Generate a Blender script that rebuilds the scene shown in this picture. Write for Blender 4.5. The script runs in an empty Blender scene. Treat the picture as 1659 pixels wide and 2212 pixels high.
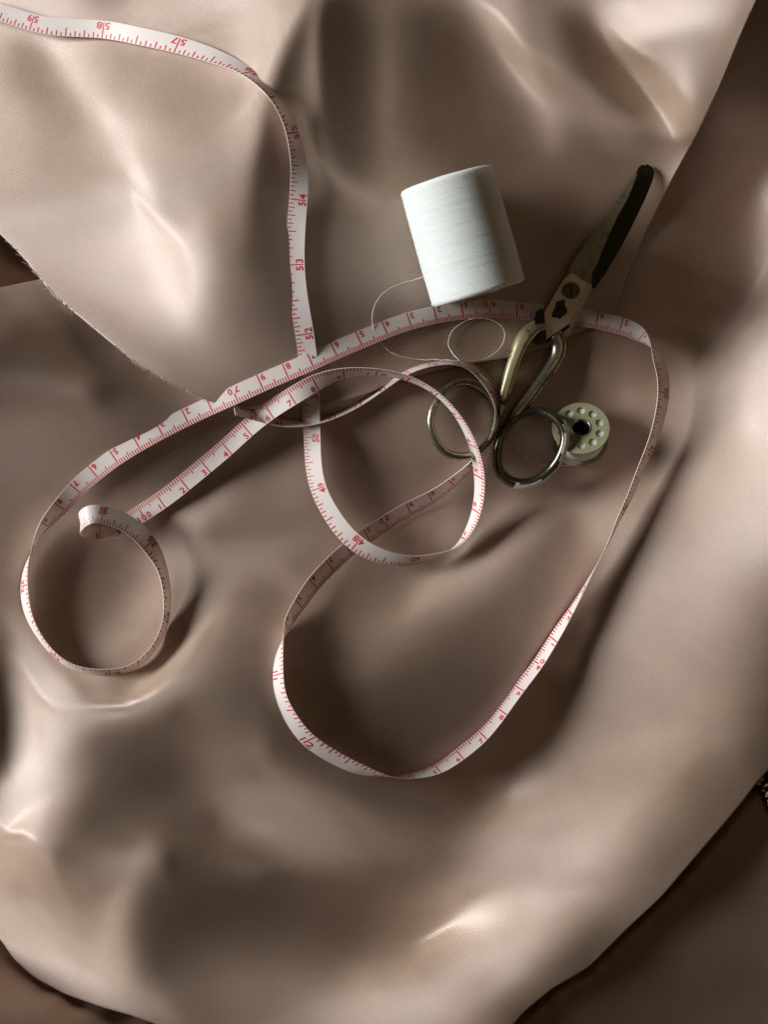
import bpy, bmesh, math, random
import numpy as np
from mathutils import Vector, Matrix

random.seed(7)
scene = bpy.context.scene
COL = scene.collection

# ------------------------------------------------------------------ camera
CAM_H = 0.62            # phone held this far above the cloth (metres)
PXM = 5770.0            # picture units (1659 wide) per metre at table height
cam_d = bpy.data.cameras.new('camera')
cam = bpy.data.objects.new('camera', cam_d)
COL.objects.link(cam)
cam.location = (0, 0, CAM_H)
cam.rotation_euler = (0, 0, 0)
cam_d.sensor_fit = 'VERTICAL'
cam_d.sensor_height = 24.0
cam_d.lens = 24.0 * CAM_H / (2212 / PXM)
cam_d.clip_start = 0.01
cam_d.clip_end = 50
scene.camera = cam

# ------------------------------------------------------------------ light
world = bpy.data.worlds.new('World')
scene.world = world
world.use_nodes = True
wb = world.node_tree.nodes['Background']
wb.inputs['Color'].default_value = (1.0, 0.62, 0.28, 1)
wb.inputs['Strength'].default_value = 0.015


def area_lamp(name, az, el, dist, sx, sy, power, color):
    d = bpy.data.lights.new(name, 'AREA')
    d.shape = 'RECTANGLE'
    d.size, d.size_y = sx, sy
    d.energy = power
    d.color = color
    o = bpy.data.objects.new(name, d)
    COL.objects.link(o)
    a, e = math.radians(az), math.radians(el)
    v = Vector((math.cos(a) * math.cos(e), math.sin(a) * math.cos(e), math.sin(e)))
    o.location = v * dist
    o.rotation_euler = (-v).to_track_quat('-Z', 'Y').to_euler()
    return o


# daylight through a window far to the left, an added weak warm fill from the right for room bounce
area_lamp('window_light', 169, 26, 4.5, 1.6, 1.5, 345.0, (0.945, 0.973, 1.0))
area_lamp('room_fill', 10, 62, 3.0, 1.6, 1.6, 2.3, (1.0, 0.70, 0.40))

scene.view_settings.view_transform = 'Standard'
scene.view_settings.look = 'None'
scene.view_settings.exposure = 0
scene.view_settings.gamma = 1
scene.view_settings.use_curve_mapping = False
scene.render.engine = 'CYCLES'
scene.cycles.max_bounces = 8
scene.cycles.diffuse_bounces = 5


# ------------------------------------------------------------------ helpers
def at(px, py, z=0.0):
    """point at height z on the camera ray through picture position (px, py)"""
    k = (CAM_H - z) / CAM_H / PXM
    return Vector(((px - 829.5) * k, (1106 - py) * k, z))


def tag(o, label=None, cat=None, kind=None, group=None):
    if label: o['label'] = label
    if cat: o['category'] = cat
    if kind: o['kind'] = kind
    if group: o['group'] = group
    return o


def new_mat(name):
    m = bpy.data.materials.new(name)
    m.use_nodes = True
    nt = m.node_tree
    nt.nodes.clear()
    out = nt.nodes.new('ShaderNodeOutputMaterial')
    b = nt.nodes.new('ShaderNodeBsdfPrincipled')
    nt.links.new(b.outputs[0], out.inputs[0])
    return m, nt, b


def satin_material(name, base, sheen):
    """satin: soft coloured body under a broad pale gloss, with a fine diagonal weave"""
    m = bpy.data.materials.new(name)
    m.use_nodes = True
    nt = m.node_tree
    N, L = nt.nodes, nt.links
    N.clear()
    out = N.new('ShaderNodeOutputMaterial')
    dif = N.new('ShaderNodeBsdfDiffuse')
    glo = N.new('ShaderNodeBsdfGlossy')
    mix = N.new('ShaderNodeMixShader')
    dif.inputs['Color'].default_value = (*base, 1)
    glo.inputs['Color'].default_value = (*sheen, 1)
    glo.inputs['Roughness'].default_value = 0.58
    mix.inputs[0].default_value = 0.25
    L.new(dif.outputs[0], mix.inputs[1])
    L.new(glo.outputs[0], mix.inputs[2])
    L.new(mix.outputs[0], out.inputs[0])
    # weave: fine ribs across the cloth, a slight slub and a faint unevenness of the dye
    tc = N.new('ShaderNodeTexCoord')
    hs = []
    for rot, scale, amt in ((62, 470, 1.0), (152, 620, 0.45)):
        mp = N.new('ShaderNodeMapping')
        mp.inputs['Rotation'].default_value = (0, 0, math.radians(rot))
        wv = N.new('ShaderNodeTexWave')
        wv.inputs['Scale'].default_value = scale
        wv.inputs['Distortion'].default_value = 1.2
        wv.inputs['Detail'].default_value = 1.0
        L.new(tc.outputs['Object'], mp.inputs['Vector'])
        L.new(mp.outputs[0], wv.inputs['Vector'])
        mu = N.new('ShaderNodeMath'); mu.operation = 'MULTIPLY'; mu.inputs[1].default_value = amt
        L.new(wv.outputs['Fac'], mu.inputs[0])
        hs.append(mu.outputs[0])
    nz = N.new('ShaderNodeTexNoise')
    nz.inputs['Scale'].default_value = 1500
    nz.inputs['Detail'].default_value = 3
    L.new(tc.outputs['Object'], nz.inputs['Vector'])
    hs.append(nz.outputs['Fac'])
    height_sum = hs[0]
    for x in hs[1:]:
        a = N.new('ShaderNodeMath'); a.operation = 'ADD'
        L.new(height_sum, a.inputs[0]); L.new(x, a.inputs[1]); height_sum = a.outputs[0]
    bp = N.new('ShaderNodeBump')
    bp.inputs['Strength'].default_value = 0.8
    bp.inputs['Distance'].default_value = 0.00008
    L.new(height_sum, bp.inputs['Height'])
    L.new(bp.outputs['Normal'], dif.inputs['Normal'])
    L.new(bp.outputs['Normal'], glo.inputs['Normal'])
    n2 = N.new('ShaderNodeTexNoise')
    n2.inputs['Scale'].default_value = 38
    n2.inputs['Detail'].default_value = 4
    L.new(tc.outputs['Object'], n2.inputs['Vector'])
    n3 = N.new('ShaderNodeTexNoise')
    n3.inputs['Scale'].default_value = 2600
    n3.inputs['Detail'].default_value = 2
    L.new(tc.outputs['Object'], n3.inputs['Vector'])
    av = N.new('ShaderNodeMath'); av.operation = 'MULTIPLY_ADD'; av.inputs[1].default_value = 1.25
    L.new(n3.outputs['Fac'], av.inputs[0]); L.new(n2.outputs['Fac'], av.inputs[2])
    mr = N.new('ShaderNodeMapRange')
    mr.inputs['From Min'].default_value = 0.82; mr.inputs['From Max'].default_value = 1.42
    mx = N.new('ShaderNodeMix'); mx.data_type = 'RGBA'
    mx.inputs[6].default_value = (base[0] * 0.78, base[1] * 0.76, base[2] * 0.74, 1)
    mx.inputs[7].default_value = (base[0] * 1.22, base[1] * 1.24, base[2] * 1.26, 1)
    L.new(av.outputs[0], mr.inputs['Value'])
    L.new(mr.outputs['Result'], mx.inputs[0])
    L.new(mx.outputs[2], dif.inputs['Color'])
    return m, nt, dif, glo


SATIN, SNT, SDIF, SGLO = satin_material('rose_beige_satin', (0.355, 0.232, 0.151), (0.88, 0.805, 0.775))


# ------------------------------------------------------------------ satin cloth
# Relief of the draped cloth on a regular grid: one table of numbers for each layer,
# the second differences of the heights in steps of a hundredth of a millimetre.
GX0, GY0 = -120.0, -120.0


def unfold(rows):
    """heights in metres from the table of second differences"""
    d = np.array(rows, np.int64)
    for ax in (1, 0):
        for _ in range(2):
            d = np.cumsum(d, axis=ax)
    return d * 1e-5


class Relief:
    def __init__(self, rows, step, first_row):
        self.a = unfold(rows)
        self.step = step
        self.y0 = GY0 + step * first_row

    def __call__(self, px, py):
        """cubic B-spline sample of the height"""
        px, py = np.asarray(px, float), np.asarray(py, float)
        h, w = self.a.shape
        x = np.clip((px - GX0) / self.step, 1, w - 2.001)
        y = np.clip((py - self.y0) / self.step, 1, h - 2.001)
        i, j = x.astype(int), y.astype(int)
        fx, fy = x - i, y - j

        def wt(t):
            return ((1 - t) ** 3 / 6, (3 * t ** 3 - 6 * t ** 2 + 4) / 6,
                    (-3 * t ** 3 + 3 * t ** 2 + 3 * t + 1) / 6, t ** 3 / 6)
        wx, wy = wt(fx), wt(fy)
        r = 0
        for b in range(4):
            jj = np.clip(j + b - 1, 0, h - 1)
            for a in range(4):
                ii = np.clip(i + a - 1, 0, w - 1)
                r = r + wy[b] * wx[a] * self.a[jj, ii]
        return r


relief_main = Relief([
[-3651,3659,86,-27,12,-29,-7,12,1,6,2,1,0,-1,-1,-1,-3,-3,-4,-5,-5,-5,-6,-6,-5,-5,-4,-4,-2,-2,-1,1,2,-3,-26,17,8,-2,10,15,11,12,-2,17,2,1,6,-1,6,-7,10,8,6,4,4,5,6,1,-1,-1,-5,-9,-24,-12,-32,-22,12,9,-15,-29,-64,9,10,-18,5,-1,2,2,5,3,3,3,3,9,10,12,10,7,4,2,-3,-3,5,1,1,0,11,0,-2,1,-1,0,-2,0,1,-1,0,1,0,2,1,5,6,8,6,7,3,-3,-2,2,1,8,-1,5,3,5,9,5,7,3,-1,1,3,2,8,-5,86,-25,-2,-6,6,-6,-13,10,6,-70,28,-12,-7,-57,-66,-9,-14,-15,-20,-16,-5,4,0,11,-34],
[3601,-3609,-89,29,-19,66,2,-33,5,-24,2,-6,8,6,-1,1,1,3,5,6,4,6,5,7,5,5,4,4,2,1,4,-7,15,-43,75,-32,-9,0,-7,-25,-7,-15,15,-26,3,1,-1,3,-20,12,-12,-7,-5,-5,-4,-7,-7,0,2,0,5,8,32,-5,55,9,-12,-5,12,-21,138,-7,-47,36,-13,3,-2,0,-8,-2,-3,-3,-2,-11,-9,-14,-10,-7,-3,-2,3,3,-4,-2,-2,2,-12,0,2,-1,1,0,2,0,-2,2,0,-1,1,-4,0,-6,-6,-9,-5,-7,-2,3,2,-2,-1,-9,2,-5,-3,-5,-9,-5,-7,-5,5,0,-6,2,-26,69,-138,28,1,8,-9,-6,54,-29,-69,152,-57,8,19,-10,137,-5,12,9,24,24,8,-6,-1,-12,37],
[14,-14,3,-5,10,-60,17,38,-11,35,-9,24,-39,-18,6,1,13,0,-7,0,4,-4,4,-2,-1,1,0,1,-1,3,-7,18,-53,79,-58,19,-4,8,-9,9,-5,11,-13,8,-3,4,-15,-10,27,5,2,-1,-6,-1,-4,-1,-7,-5,-2,-2,0,0,-6,34,-25,47,-32,-14,-39,121,-99,-17,87,-35,14,-3,-6,-8,-2,-4,2,2,0,2,-8,-3,-4,0,1,3,1,7,-3,0,5,1,-6,3,-1,-2,0,-1,1,-1,1,0,-2,-2,1,4,-2,-1,-5,-4,-2,-1,1,7,6,-2,2,-5,1,0,2,1,-2,5,-1,8,0,1,-2,-1,-9,13,-29,30,-5,-4,-6,72,-180,46,135,-93,19,24,-88,139,-91,19,-2,9,2,-6,-4,2,0,0,1],
[3,-4,-4,6,-17,39,-11,-26,7,-20,6,-32,64,36,-10,-8,-48,-1,32,-10,-5,5,-3,1,2,-1,-1,0,1,-2,2,-5,2,2,0,0,1,-4,9,-1,2,-8,2,5,-6,-17,14,22,-12,-11,-2,-6,3,2,3,1,6,6,-2,1,-1,-1,-6,-8,18,-42,48,-60,101,-89,42,45,-92,34,-10,-4,10,6,7,0,-7,-5,-1,-1,10,5,2,-4,-4,-1,3,-9,4,2,-5,1,7,-7,2,2,0,1,0,1,0,-3,5,6,-5,-7,0,2,6,3,-6,-1,0,-6,0,6,-6,6,-2,0,0,0,4,-6,2,-5,0,-3,12,-45,138,-187,125,-46,3,25,-8,-182,282,-22,-97,9,6,-32,53,-42,19,-5,3,1,-3,1,1,-2,1,1,-2],
[5,-5,-1,-6,19,-15,0,11,-6,3,1,12,-40,-35,17,22,88,-7,-110,45,8,-4,-4,2,0,0,2,-3,3,-5,16,-50,65,-35,12,-7,2,5,-6,3,2,1,-3,-12,0,25,-3,-14,-2,-1,-2,4,3,-3,0,1,4,-7,3,4,-2,1,13,2,-17,3,-41,96,-70,51,-15,-74,54,-23,3,15,-2,-2,-3,5,8,5,-2,-2,-9,0,5,6,0,-5,-1,5,-4,-4,2,-9,7,5,-1,0,0,2,-1,0,-1,5,0,-8,-3,4,-4,-5,-2,6,12,-1,-9,4,-7,2,1,3,1,0,-2,2,-4,0,2,3,-13,1,6,62,-114,78,-31,6,33,-95,5,209,-155,-27,35,-7,3,-6,12,-1,-4,-1,5,-2,1,-2,-1,1,0,-1,3],
[2,-2,0,2,-1,-2,-1,-1,5,0,-4,3,6,13,-14,-21,-71,29,183,-108,-45,22,13,-6,-2,-1,0,4,-8,12,-12,-10,31,-18,4,-6,11,-8,0,4,4,-7,-13,16,14,-16,-1,-2,-2,0,3,0,-2,3,-1,-2,-4,6,3,-2,7,-1,10,-17,-1,-14,19,22,-11,-40,-24,58,-5,11,3,-16,-6,1,2,-2,-4,-3,4,7,10,-5,-9,-6,6,3,-1,0,1,7,3,-3,-11,-7,7,3,2,-3,-2,1,0,-7,-11,4,13,6,13,10,2,-5,-15,5,14,-28,-5,2,10,-5,-1,3,0,-5,2,5,7,-10,8,-2,-32,15,18,4,-21,32,-87,78,64,-117,39,8,-10,-5,32,-85,106,-53,9,0,-1,3,-5,1,2,-1,1,0,-3],
[2,-1,-4,6,0,-1,0,-2,-1,-1,2,-3,2,-1,3,6,26,-30,-137,135,103,-100,-28,19,7,2,-3,-6,12,11,-103,167,-105,34,-14,3,2,-3,2,14,-23,-10,35,-4,-12,-1,-4,-1,2,0,-2,2,-1,-2,-1,5,3,4,-1,3,-5,12,-13,-6,-5,10,53,-39,-25,-14,30,-10,-9,-2,3,10,1,3,-1,1,0,1,-3,-8,-2,10,4,5,-9,0,-5,3,4,-9,-15,19,2,17,-10,-4,-1,0,4,-3,1,5,10,-2,-8,-8,-12,-6,0,-2,22,0,-11,45,14,-40,-26,15,7,-5,-2,4,2,9,-19,2,-3,15,-13,54,-119,79,-2,-27,11,63,-99,87,-62,21,-9,23,-77,125,-83,23,-4,2,2,-4,3,-2,-1,2,-1,-1,3],
[2,-2,0,3,-6,4,-1,1,1,1,-1,0,-1,-2,-1,1,-11,15,48,-82,-96,168,28,-46,-34,1,9,20,-29,-91,210,-146,57,-22,-10,29,-23,9,22,-52,11,47,-21,-10,-3,-6,3,2,-1,-2,5,-2,0,1,5,1,7,-4,-2,-4,4,4,-23,20,-8,81,-138,-59,142,32,-4,-46,12,-16,-10,-10,9,3,-1,1,2,1,0,5,-6,-3,6,-1,6,3,4,-14,3,6,9,-7,2,-16,6,2,-1,1,-3,3,-1,-2,-4,5,-6,5,8,1,-10,14,-13,-8,8,-26,-13,60,41,-53,-21,9,16,-7,7,-19,3,3,12,-34,86,-125,101,-71,57,-79,107,-82,46,-16,-3,2,-4,10,-34,53,-27,4,-2,4,-3,1,-2,1,1,0,-2,2,-2],
[-1,1,7,-7,1,-2,1,0,-2,1,1,2,-3,4,0,-1,6,-11,-12,26,38,-115,-5,60,55,-13,-30,-50,16,144,-135,41,-21,-11,36,-33,29,-3,-63,59,31,-35,-14,-5,-3,15,0,-2,0,2,-4,4,0,6,4,2,-6,-2,-1,0,-2,-11,21,-15,73,-245,203,69,-127,-14,-10,84,-29,22,-3,9,-16,-13,8,-3,-1,-3,0,-2,4,-7,-1,6,8,-1,-13,6,-7,9,12,-26,3,19,-10,0,1,0,2,-3,2,0,4,-15,-8,15,-6,2,24,-29,-4,19,-4,9,5,-25,-26,72,23,-27,-53,29,-13,-2,6,5,-2,1,17,-37,15,49,-119,100,-17,-30,80,-108,62,-22,17,-47,75,-45,12,-5,4,0,-1,-1,1,-2,1,-1,3,-1,-1],
[0,-1,5,-3,0,-1,0,0,1,-1,0,-2,5,-3,2,-3,0,4,2,-8,-6,32,-3,-42,-34,16,38,49,26,-103,35,-17,0,27,-17,27,-49,-14,90,-18,-40,-20,4,17,15,-13,-3,0,2,3,5,-3,9,0,-3,-7,-4,2,1,3,4,-4,-15,65,-245,355,-173,-18,37,5,7,-53,26,-19,21,1,9,14,-16,1,1,3,1,-1,1,6,-7,-9,-22,-5,15,6,1,6,-24,56,1,-67,45,-11,-1,2,-2,3,-2,0,-5,27,-6,-25,-3,2,-20,38,15,-36,8,3,11,-17,16,-30,-12,32,76,-77,-5,5,9,-4,-11,44,-68,31,45,-112,72,45,-75,61,-67,51,-26,5,3,-21,42,-23,1,2,1,-2,1,-1,0,1,-1,1,-2,1,0],
[-1,2,2,-4,1,2,-1,0,0,-1,0,1,-2,1,-2,5,-2,2,-2,-1,0,-5,1,18,7,-5,-19,-14,-21,48,-15,7,4,10,-14,-48,60,51,-63,-28,-10,30,20,-12,-15,6,2,5,1,4,-2,4,-3,-4,-2,4,-1,0,-2,4,1,-15,93,-289,389,-254,79,-2,-6,-4,-1,16,-19,41,-45,-30,33,2,20,2,-1,-11,-1,-1,-7,-3,2,-2,16,-4,10,-8,0,-18,37,-69,26,125,-158,65,-12,0,1,-2,2,0,3,-20,58,-43,27,-30,12,-30,-9,59,-41,-6,4,33,-22,0,10,-13,-50,82,1,-7,-27,14,-18,47,-83,114,-176,132,41,-90,31,10,-23,6,3,-8,29,-65,76,-38,7,0,1,-2,0,1,-1,1,-2,0,2,0,-1],
[-5,6,2,-1,-1,-1,0,0,0,1,0,0,-1,0,1,-2,2,-1,2,2,-1,-2,-3,-5,4,2,9,-1,5,-25,9,8,19,-61,18,67,-5,-78,7,7,39,-9,-20,3,6,1,4,0,5,-2,-6,4,-3,1,0,-2,4,-6,8,1,-19,71,-268,415,-276,91,-23,1,1,2,3,-19,57,-124,61,77,-48,-6,-12,-3,-4,14,-4,1,7,-1,2,7,-3,12,-18,6,-1,-8,-9,40,-57,-63,257,-221,66,-14,4,2,-3,2,0,-1,-31,89,-82,43,-26,16,-6,-41,74,-38,-8,-4,20,-6,-2,-5,25,-30,-5,15,26,-29,13,-19,50,-157,184,-32,-61,39,-30,54,-62,30,-18,55,-166,247,-157,42,-8,3,-1,1,-2,0,0,-1,1,1,-2,1,0],
[-3,3,-1,3,-1,-1,2,-1,0,0,-1,0,0,0,0,1,-2,2,0,0,1,1,2,-2,-5,-1,-4,6,-9,28,-2,-25,-38,76,7,-10,-88,58,-2,22,-24,-4,8,2,3,2,0,7,-6,-15,20,-7,1,-5,0,1,0,5,2,-15,26,-99,189,-165,73,-19,4,0,-1,2,-12,51,-145,161,-7,-75,25,-2,5,1,4,-8,2,1,-4,4,-2,-3,0,-6,5,0,2,9,-18,11,13,-24,-138,349,-267,94,-32,4,3,-2,-1,8,-13,-44,130,-122,63,-26,11,-5,-18,39,-30,6,4,-5,4,5,-23,20,0,-6,-7,-13,99,-118,-37,154,-59,-34,30,-37,95,-136,85,-28,17,-56,113,-96,41,-11,1,2,-1,-1,0,0,1,-1,1,-2,3,-3,1],
[-2,1,-3,6,0,0,-2,2,-2,-1,1,0,0,0,0,0,2,-2,2,-1,-1,2,-2,1,5,-2,1,-5,21,-44,-9,32,47,-31,16,-134,122,-17,-4,-10,5,4,3,1,2,3,9,-21,-6,36,-21,-3,-6,1,-2,2,2,3,-1,-11,40,-107,135,-66,10,-3,2,-1,2,-4,14,-56,89,-27,-43,35,-11,2,-2,1,-2,4,1,-2,1,-2,2,2,-1,1,0,-6,-3,4,-5,10,-2,10,-7,-175,412,-358,148,-36,5,0,1,-3,8,7,-97,185,-140,53,-17,13,-40,47,-15,-11,12,12,-34,27,-3,-21,32,-13,-9,42,-60,-66,174,-87,-11,21,-12,20,-27,12,-2,-1,4,-14,24,-7,-4,-2,6,-3,0,-1,1,-1,-2,3,-2,3,-4,3,0],
[4,-4,-5,3,5,-2,2,-3,4,1,-3,-2,0,-2,-2,-4,3,4,5,1,-1,-1,0,9,-15,4,-2,-11,-23,44,26,-4,-24,0,-150,222,-50,-69,45,-10,3,3,2,8,3,-8,-28,29,20,-38,7,-3,3,3,1,2,-6,10,-24,48,-136,224,-163,53,-10,2,-1,1,0,-3,16,-50,83,-65,28,-11,3,-1,-2,1,2,-1,1,1,2,-3,0,-3,2,-1,-1,6,-1,-6,8,-32,51,-32,8,-33,-104,356,-294,91,-20,5,0,0,-3,2,18,-51,70,-50,17,-5,8,-32,45,-41,18,22,-7,-38,30,13,-55,37,12,-7,-89,192,-124,15,7,-6,-2,17,-27,16,-7,-3,29,-76,103,-60,12,1,-1,0,-1,0,-1,2,1,-3,2,-2,2,-1,-1],
[11,-11,0,-2,0,7,-3,2,-9,-1,4,3,2,2,3,7,-16,-7,-9,11,7,2,3,-25,20,-5,2,28,11,-18,-23,-17,-24,-56,251,-142,-99,122,-46,15,5,13,-7,-23,-3,12,40,-29,-25,12,-3,6,0,0,4,0,5,-16,12,-12,19,-18,10,-2,-2,3,-2,1,-2,7,-19,35,-26,9,-4,-1,0,1,0,0,0,0,0,2,-1,4,-5,1,-1,1,-1,-3,5,0,1,-6,-17,46,-35,34,-158,210,-70,0,-9,2,-1,1,3,-5,4,-8,23,-8,-14,5,4,-26,40,-33,-20,64,-19,0,-18,-17,38,-19,2,5,22,-35,10,5,-5,5,-16,51,-79,51,-15,26,-91,145,-98,28,-7,3,0,0,-1,1,1,-4,2,1,-1,-1,2,0,-1],
[12,-12,-1,3,3,-13,1,-4,15,0,-1,-3,-1,-1,-2,-9,21,9,-7,-15,2,-1,-11,32,-9,6,1,-22,-5,-5,-2,-4,36,110,-198,-30,170,-61,10,-2,-8,-45,17,61,0,-12,-41,10,9,-8,-11,6,5,4,1,6,-5,-9,20,-53,77,-45,10,-3,3,-3,3,-1,-2,18,-69,113,-77,22,-4,-2,2,-3,3,-2,1,0,0,0,0,0,6,-5,0,-1,2,-1,-5,9,-6,11,-36,41,-4,-25,60,-318,579,-441,175,-49,9,0,-2,1,12,-61,132,-120,56,-28,14,-16,-2,58,-112,16,151,-130,30,10,-20,15,-12,-15,49,-32,7,-3,2,-4,18,-36,33,-17,0,10,-26,50,-35,6,0,2,-2,0,0,0,-1,4,-4,1,0,2,-4,2,0],
[9,-9,4,-8,-9,12,6,9,-12,1,-1,1,-1,0,-3,3,-12,-13,27,-11,8,3,7,-12,0,0,-4,3,-3,2,9,18,-17,-101,83,113,-110,-8,-2,-16,20,92,-5,-77,-10,-15,10,-8,-7,24,28,-4,-1,-1,-1,-17,-8,22,-16,16,-16,8,1,-2,0,2,-2,2,1,-14,45,-54,26,-5,-1,4,-4,2,-2,1,0,0,0,0,0,-1,0,5,-3,1,0,0,3,-11,9,-2,15,-64,90,-39,-4,-20,-176,475,-394,140,-29,6,-1,1,-7,45,-164,270,-184,57,-30,35,-92,111,-8,-167,72,242,-196,-44,104,-60,18,3,-13,7,1,-2,5,-24,73,-100,59,-18,18,-56,94,-67,22,-8,5,-2,2,-3,2,0,-1,-2,4,-3,2,-2,3,-2,-1],
[-4,4,-2,5,6,1,-6,-7,5,0,-1,0,-2,-6,2,-2,5,11,-25,37,-38,20,2,-7,6,-3,-1,0,3,1,-7,-12,-2,65,-18,-87,34,15,25,57,-10,-92,-19,14,-15,22,19,26,21,-17,-20,-3,0,-5,1,-10,16,0,-3,-26,57,-38,7,2,-1,-1,2,-3,8,-24,35,-18,4,-4,3,0,0,-3,1,1,-4,3,0,-1,0,2,-2,3,1,-1,-2,2,-1,3,-4,1,5,-5,-21,54,-39,40,-225,240,26,-86,12,-6,6,-1,-3,1,14,-50,81,-36,2,-27,60,-131,200,-151,-117,36,329,-118,-195,140,-42,3,4,0,-3,3,-6,34,-66,56,-23,3,1,-12,28,-18,-1,4,-1,2,-2,2,-2,-2,3,0,-3,4,-3,1,0,-1,1],
[12,-12,4,-2,0,-2,0,3,-3,-1,3,-4,-1,3,-1,2,-5,-4,9,-20,40,-35,15,11,-12,-1,1,0,1,-4,5,2,10,-32,-1,34,5,12,-8,-58,-19,23,-3,26,46,3,-13,-26,-19,5,9,2,-3,6,-13,9,14,-20,0,16,-16,7,2,-4,2,1,-1,1,-5,15,-14,2,-2,4,-1,-1,0,4,-3,-3,5,-4,2,1,3,-5,2,-1,1,-1,3,-1,-1,2,-2,2,-6,25,-65,59,18,-43,69,-372,628,-454,179,-47,4,2,2,-7,30,-120,231,-198,98,-26,-31,23,-80,256,-263,-6,-148,383,95,-361,148,-25,-4,2,1,1,-3,5,-1,-3,1,-4,16,-37,46,-26,5,0,1,-2,1,0,0,2,-2,-1,2,-2,1,1,-2,2,0],
[14,-13,1,1,-1,-4,2,-2,1,-1,-3,2,2,3,1,1,2,-4,-3,0,-18,23,2,-11,10,-7,5,-2,-5,3,-3,6,-12,10,10,0,-4,-11,-15,8,10,13,21,-9,-32,-11,-1,11,17,-2,-4,-1,1,-6,-1,21,-21,3,-29,73,-54,17,-7,4,-1,-1,1,1,1,-1,2,-4,2,-2,0,1,2,-4,2,1,-1,2,-2,-1,-4,8,-2,-1,1,2,-4,1,2,-2,3,-2,3,-7,33,-71,73,-9,-42,54,-412,822,-628,231,-59,11,2,-2,-7,43,-200,360,-273,126,-28,-16,-54,64,101,-240,152,-271,121,543,-541,130,-4,-8,2,2,-14,47,-62,35,-14,27,-92,144,-96,26,-5,2,1,1,-2,-1,2,-2,0,2,-1,1,-1,-1,3,-3,2],
[17,-17,3,-4,-1,2,-2,-1,1,0,-2,4,-2,2,3,0,3,4,-4,-6,9,-15,-10,17,-4,7,-7,-3,1,4,5,-4,9,-1,-3,-1,-3,-4,1,1,0,-6,-6,1,8,4,6,3,-11,1,-1,3,-3,-3,10,-2,-11,0,27,-29,11,-2,1,0,1,-1,1,-2,2,-5,12,-10,3,0,-1,0,-2,3,0,0,-2,1,-2,1,4,-6,3,0,0,-1,6,-3,-2,1,1,-1,0,-2,6,-3,-31,83,-29,-39,11,-286,624,-467,172,-47,4,5,-5,11,-2,-84,176,-146,81,4,-5,-162,293,-117,-199,209,-110,-288,741,-461,48,17,-5,0,17,-29,22,-8,0,-5,9,-5,0,0,1,2,-2,-1,1,1,-3,2,1,-1,0,-1,2,0,-3,3,-1],
[16,-16,0,-2,2,-2,-1,1,-2,1,4,-4,5,1,0,5,-4,-3,7,1,-16,9,-8,-1,0,4,-2,4,2,0,1,4,-2,3,-10,2,-2,-1,-3,4,3,4,-5,0,-1,3,-1,0,0,0,1,-2,-2,5,5,-21,1,30,-18,1,0,0,0,0,-1,2,-1,2,-3,4,-4,2,-1,0,1,-2,1,0,-1,1,0,-1,2,1,-4,4,-4,2,0,1,-5,6,2,1,-8,5,0,1,-7,21,-34,15,46,-43,13,-132,57,242,-273,111,-15,-7,6,-14,45,-151,268,-194,32,4,54,9,-262,455,-248,-141,222,-104,-324,651,-344,52,-9,-33,96,-116,63,-21,17,-43,61,-34,9,-4,1,0,2,-3,1,-1,1,-1,0,0,2,-1,1,-1,1,0,-1],
[12,-12,0,0,-3,-1,1,1,0,1,0,6,1,-2,2,-5,0,0,-4,4,5,-9,3,-13,11,-3,3,2,5,0,-2,-4,4,-5,9,-10,-4,2,4,1,-1,-4,6,-2,4,0,0,-5,2,-1,3,-5,6,-3,-16,16,-9,22,-7,-7,1,-1,2,-2,0,4,-3,-1,2,1,-3,1,0,0,1,0,-1,-2,2,-1,2,-1,1,-2,3,-3,3,-3,1,0,3,-6,-1,2,11,-4,-5,0,2,-5,16,-41,51,27,-83,86,-254,219,125,-180,11,39,-13,4,-25,108,-376,586,-373,90,-40,73,35,-290,463,-285,-110,183,12,-337,557,-386,129,13,-71,59,-21,2,-3,-13,34,-20,2,-1,4,-2,-3,3,-3,1,0,2,-1,1,-2,2,-2,2,0,-3,4],
[12,-12,-2,-1,-1,2,0,-1,4,0,2,-2,0,1,-3,2,-2,4,-1,-2,2,-2,-2,-2,-3,6,2,2,0,-1,0,0,-3,1,-7,6,6,-9,3,1,-1,2,-1,3,0,-3,-2,2,0,1,-4,3,-2,-8,23,-28,32,30,-113,79,-15,2,-1,1,12,-24,13,1,-2,0,1,-1,0,0,0,-1,2,1,-3,1,-1,1,0,1,-1,0,-1,2,-1,1,-3,5,0,-5,-4,3,12,-1,-7,-7,16,-15,-7,41,17,-101,98,-171,68,152,-10,-134,44,14,2,-38,148,-396,538,-336,93,-43,71,-2,-177,393,-413,122,27,15,-171,341,-240,94,-45,12,-9,-4,49,-89,82,-35,6,0,0,0,-1,-1,1,-1,1,-1,0,1,0,1,0,-2,1,2,-4],
[9,-11,-1,1,-1,2,0,3,-3,3,-2,1,0,0,0,-2,5,-4,0,0,4,-6,2,0,-8,4,7,-3,2,1,-1,-2,-6,4,7,-10,-8,18,1,-9,4,2,0,1,-4,1,0,-2,0,-1,2,0,-2,5,3,-41,162,-329,324,-151,34,-5,-1,12,-62,98,-52,5,1,-2,1,1,-1,0,-2,4,-1,-1,1,-2,1,0,0,1,-3,4,-1,-1,0,-1,3,-3,2,2,-2,-2,-10,10,12,4,-33,35,-38,27,25,16,-117,85,-16,-95,22,206,-88,-78,24,21,-24,45,-195,360,-244,55,-40,107,-115,37,162,-318,150,38,-137,208,-149,99,-88,47,-16,50,-186,272,-163,42,-9,4,-2,-2,2,-3,2,-1,1,-1,3,-3,2,-1,0,1,-1,1,0],
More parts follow.
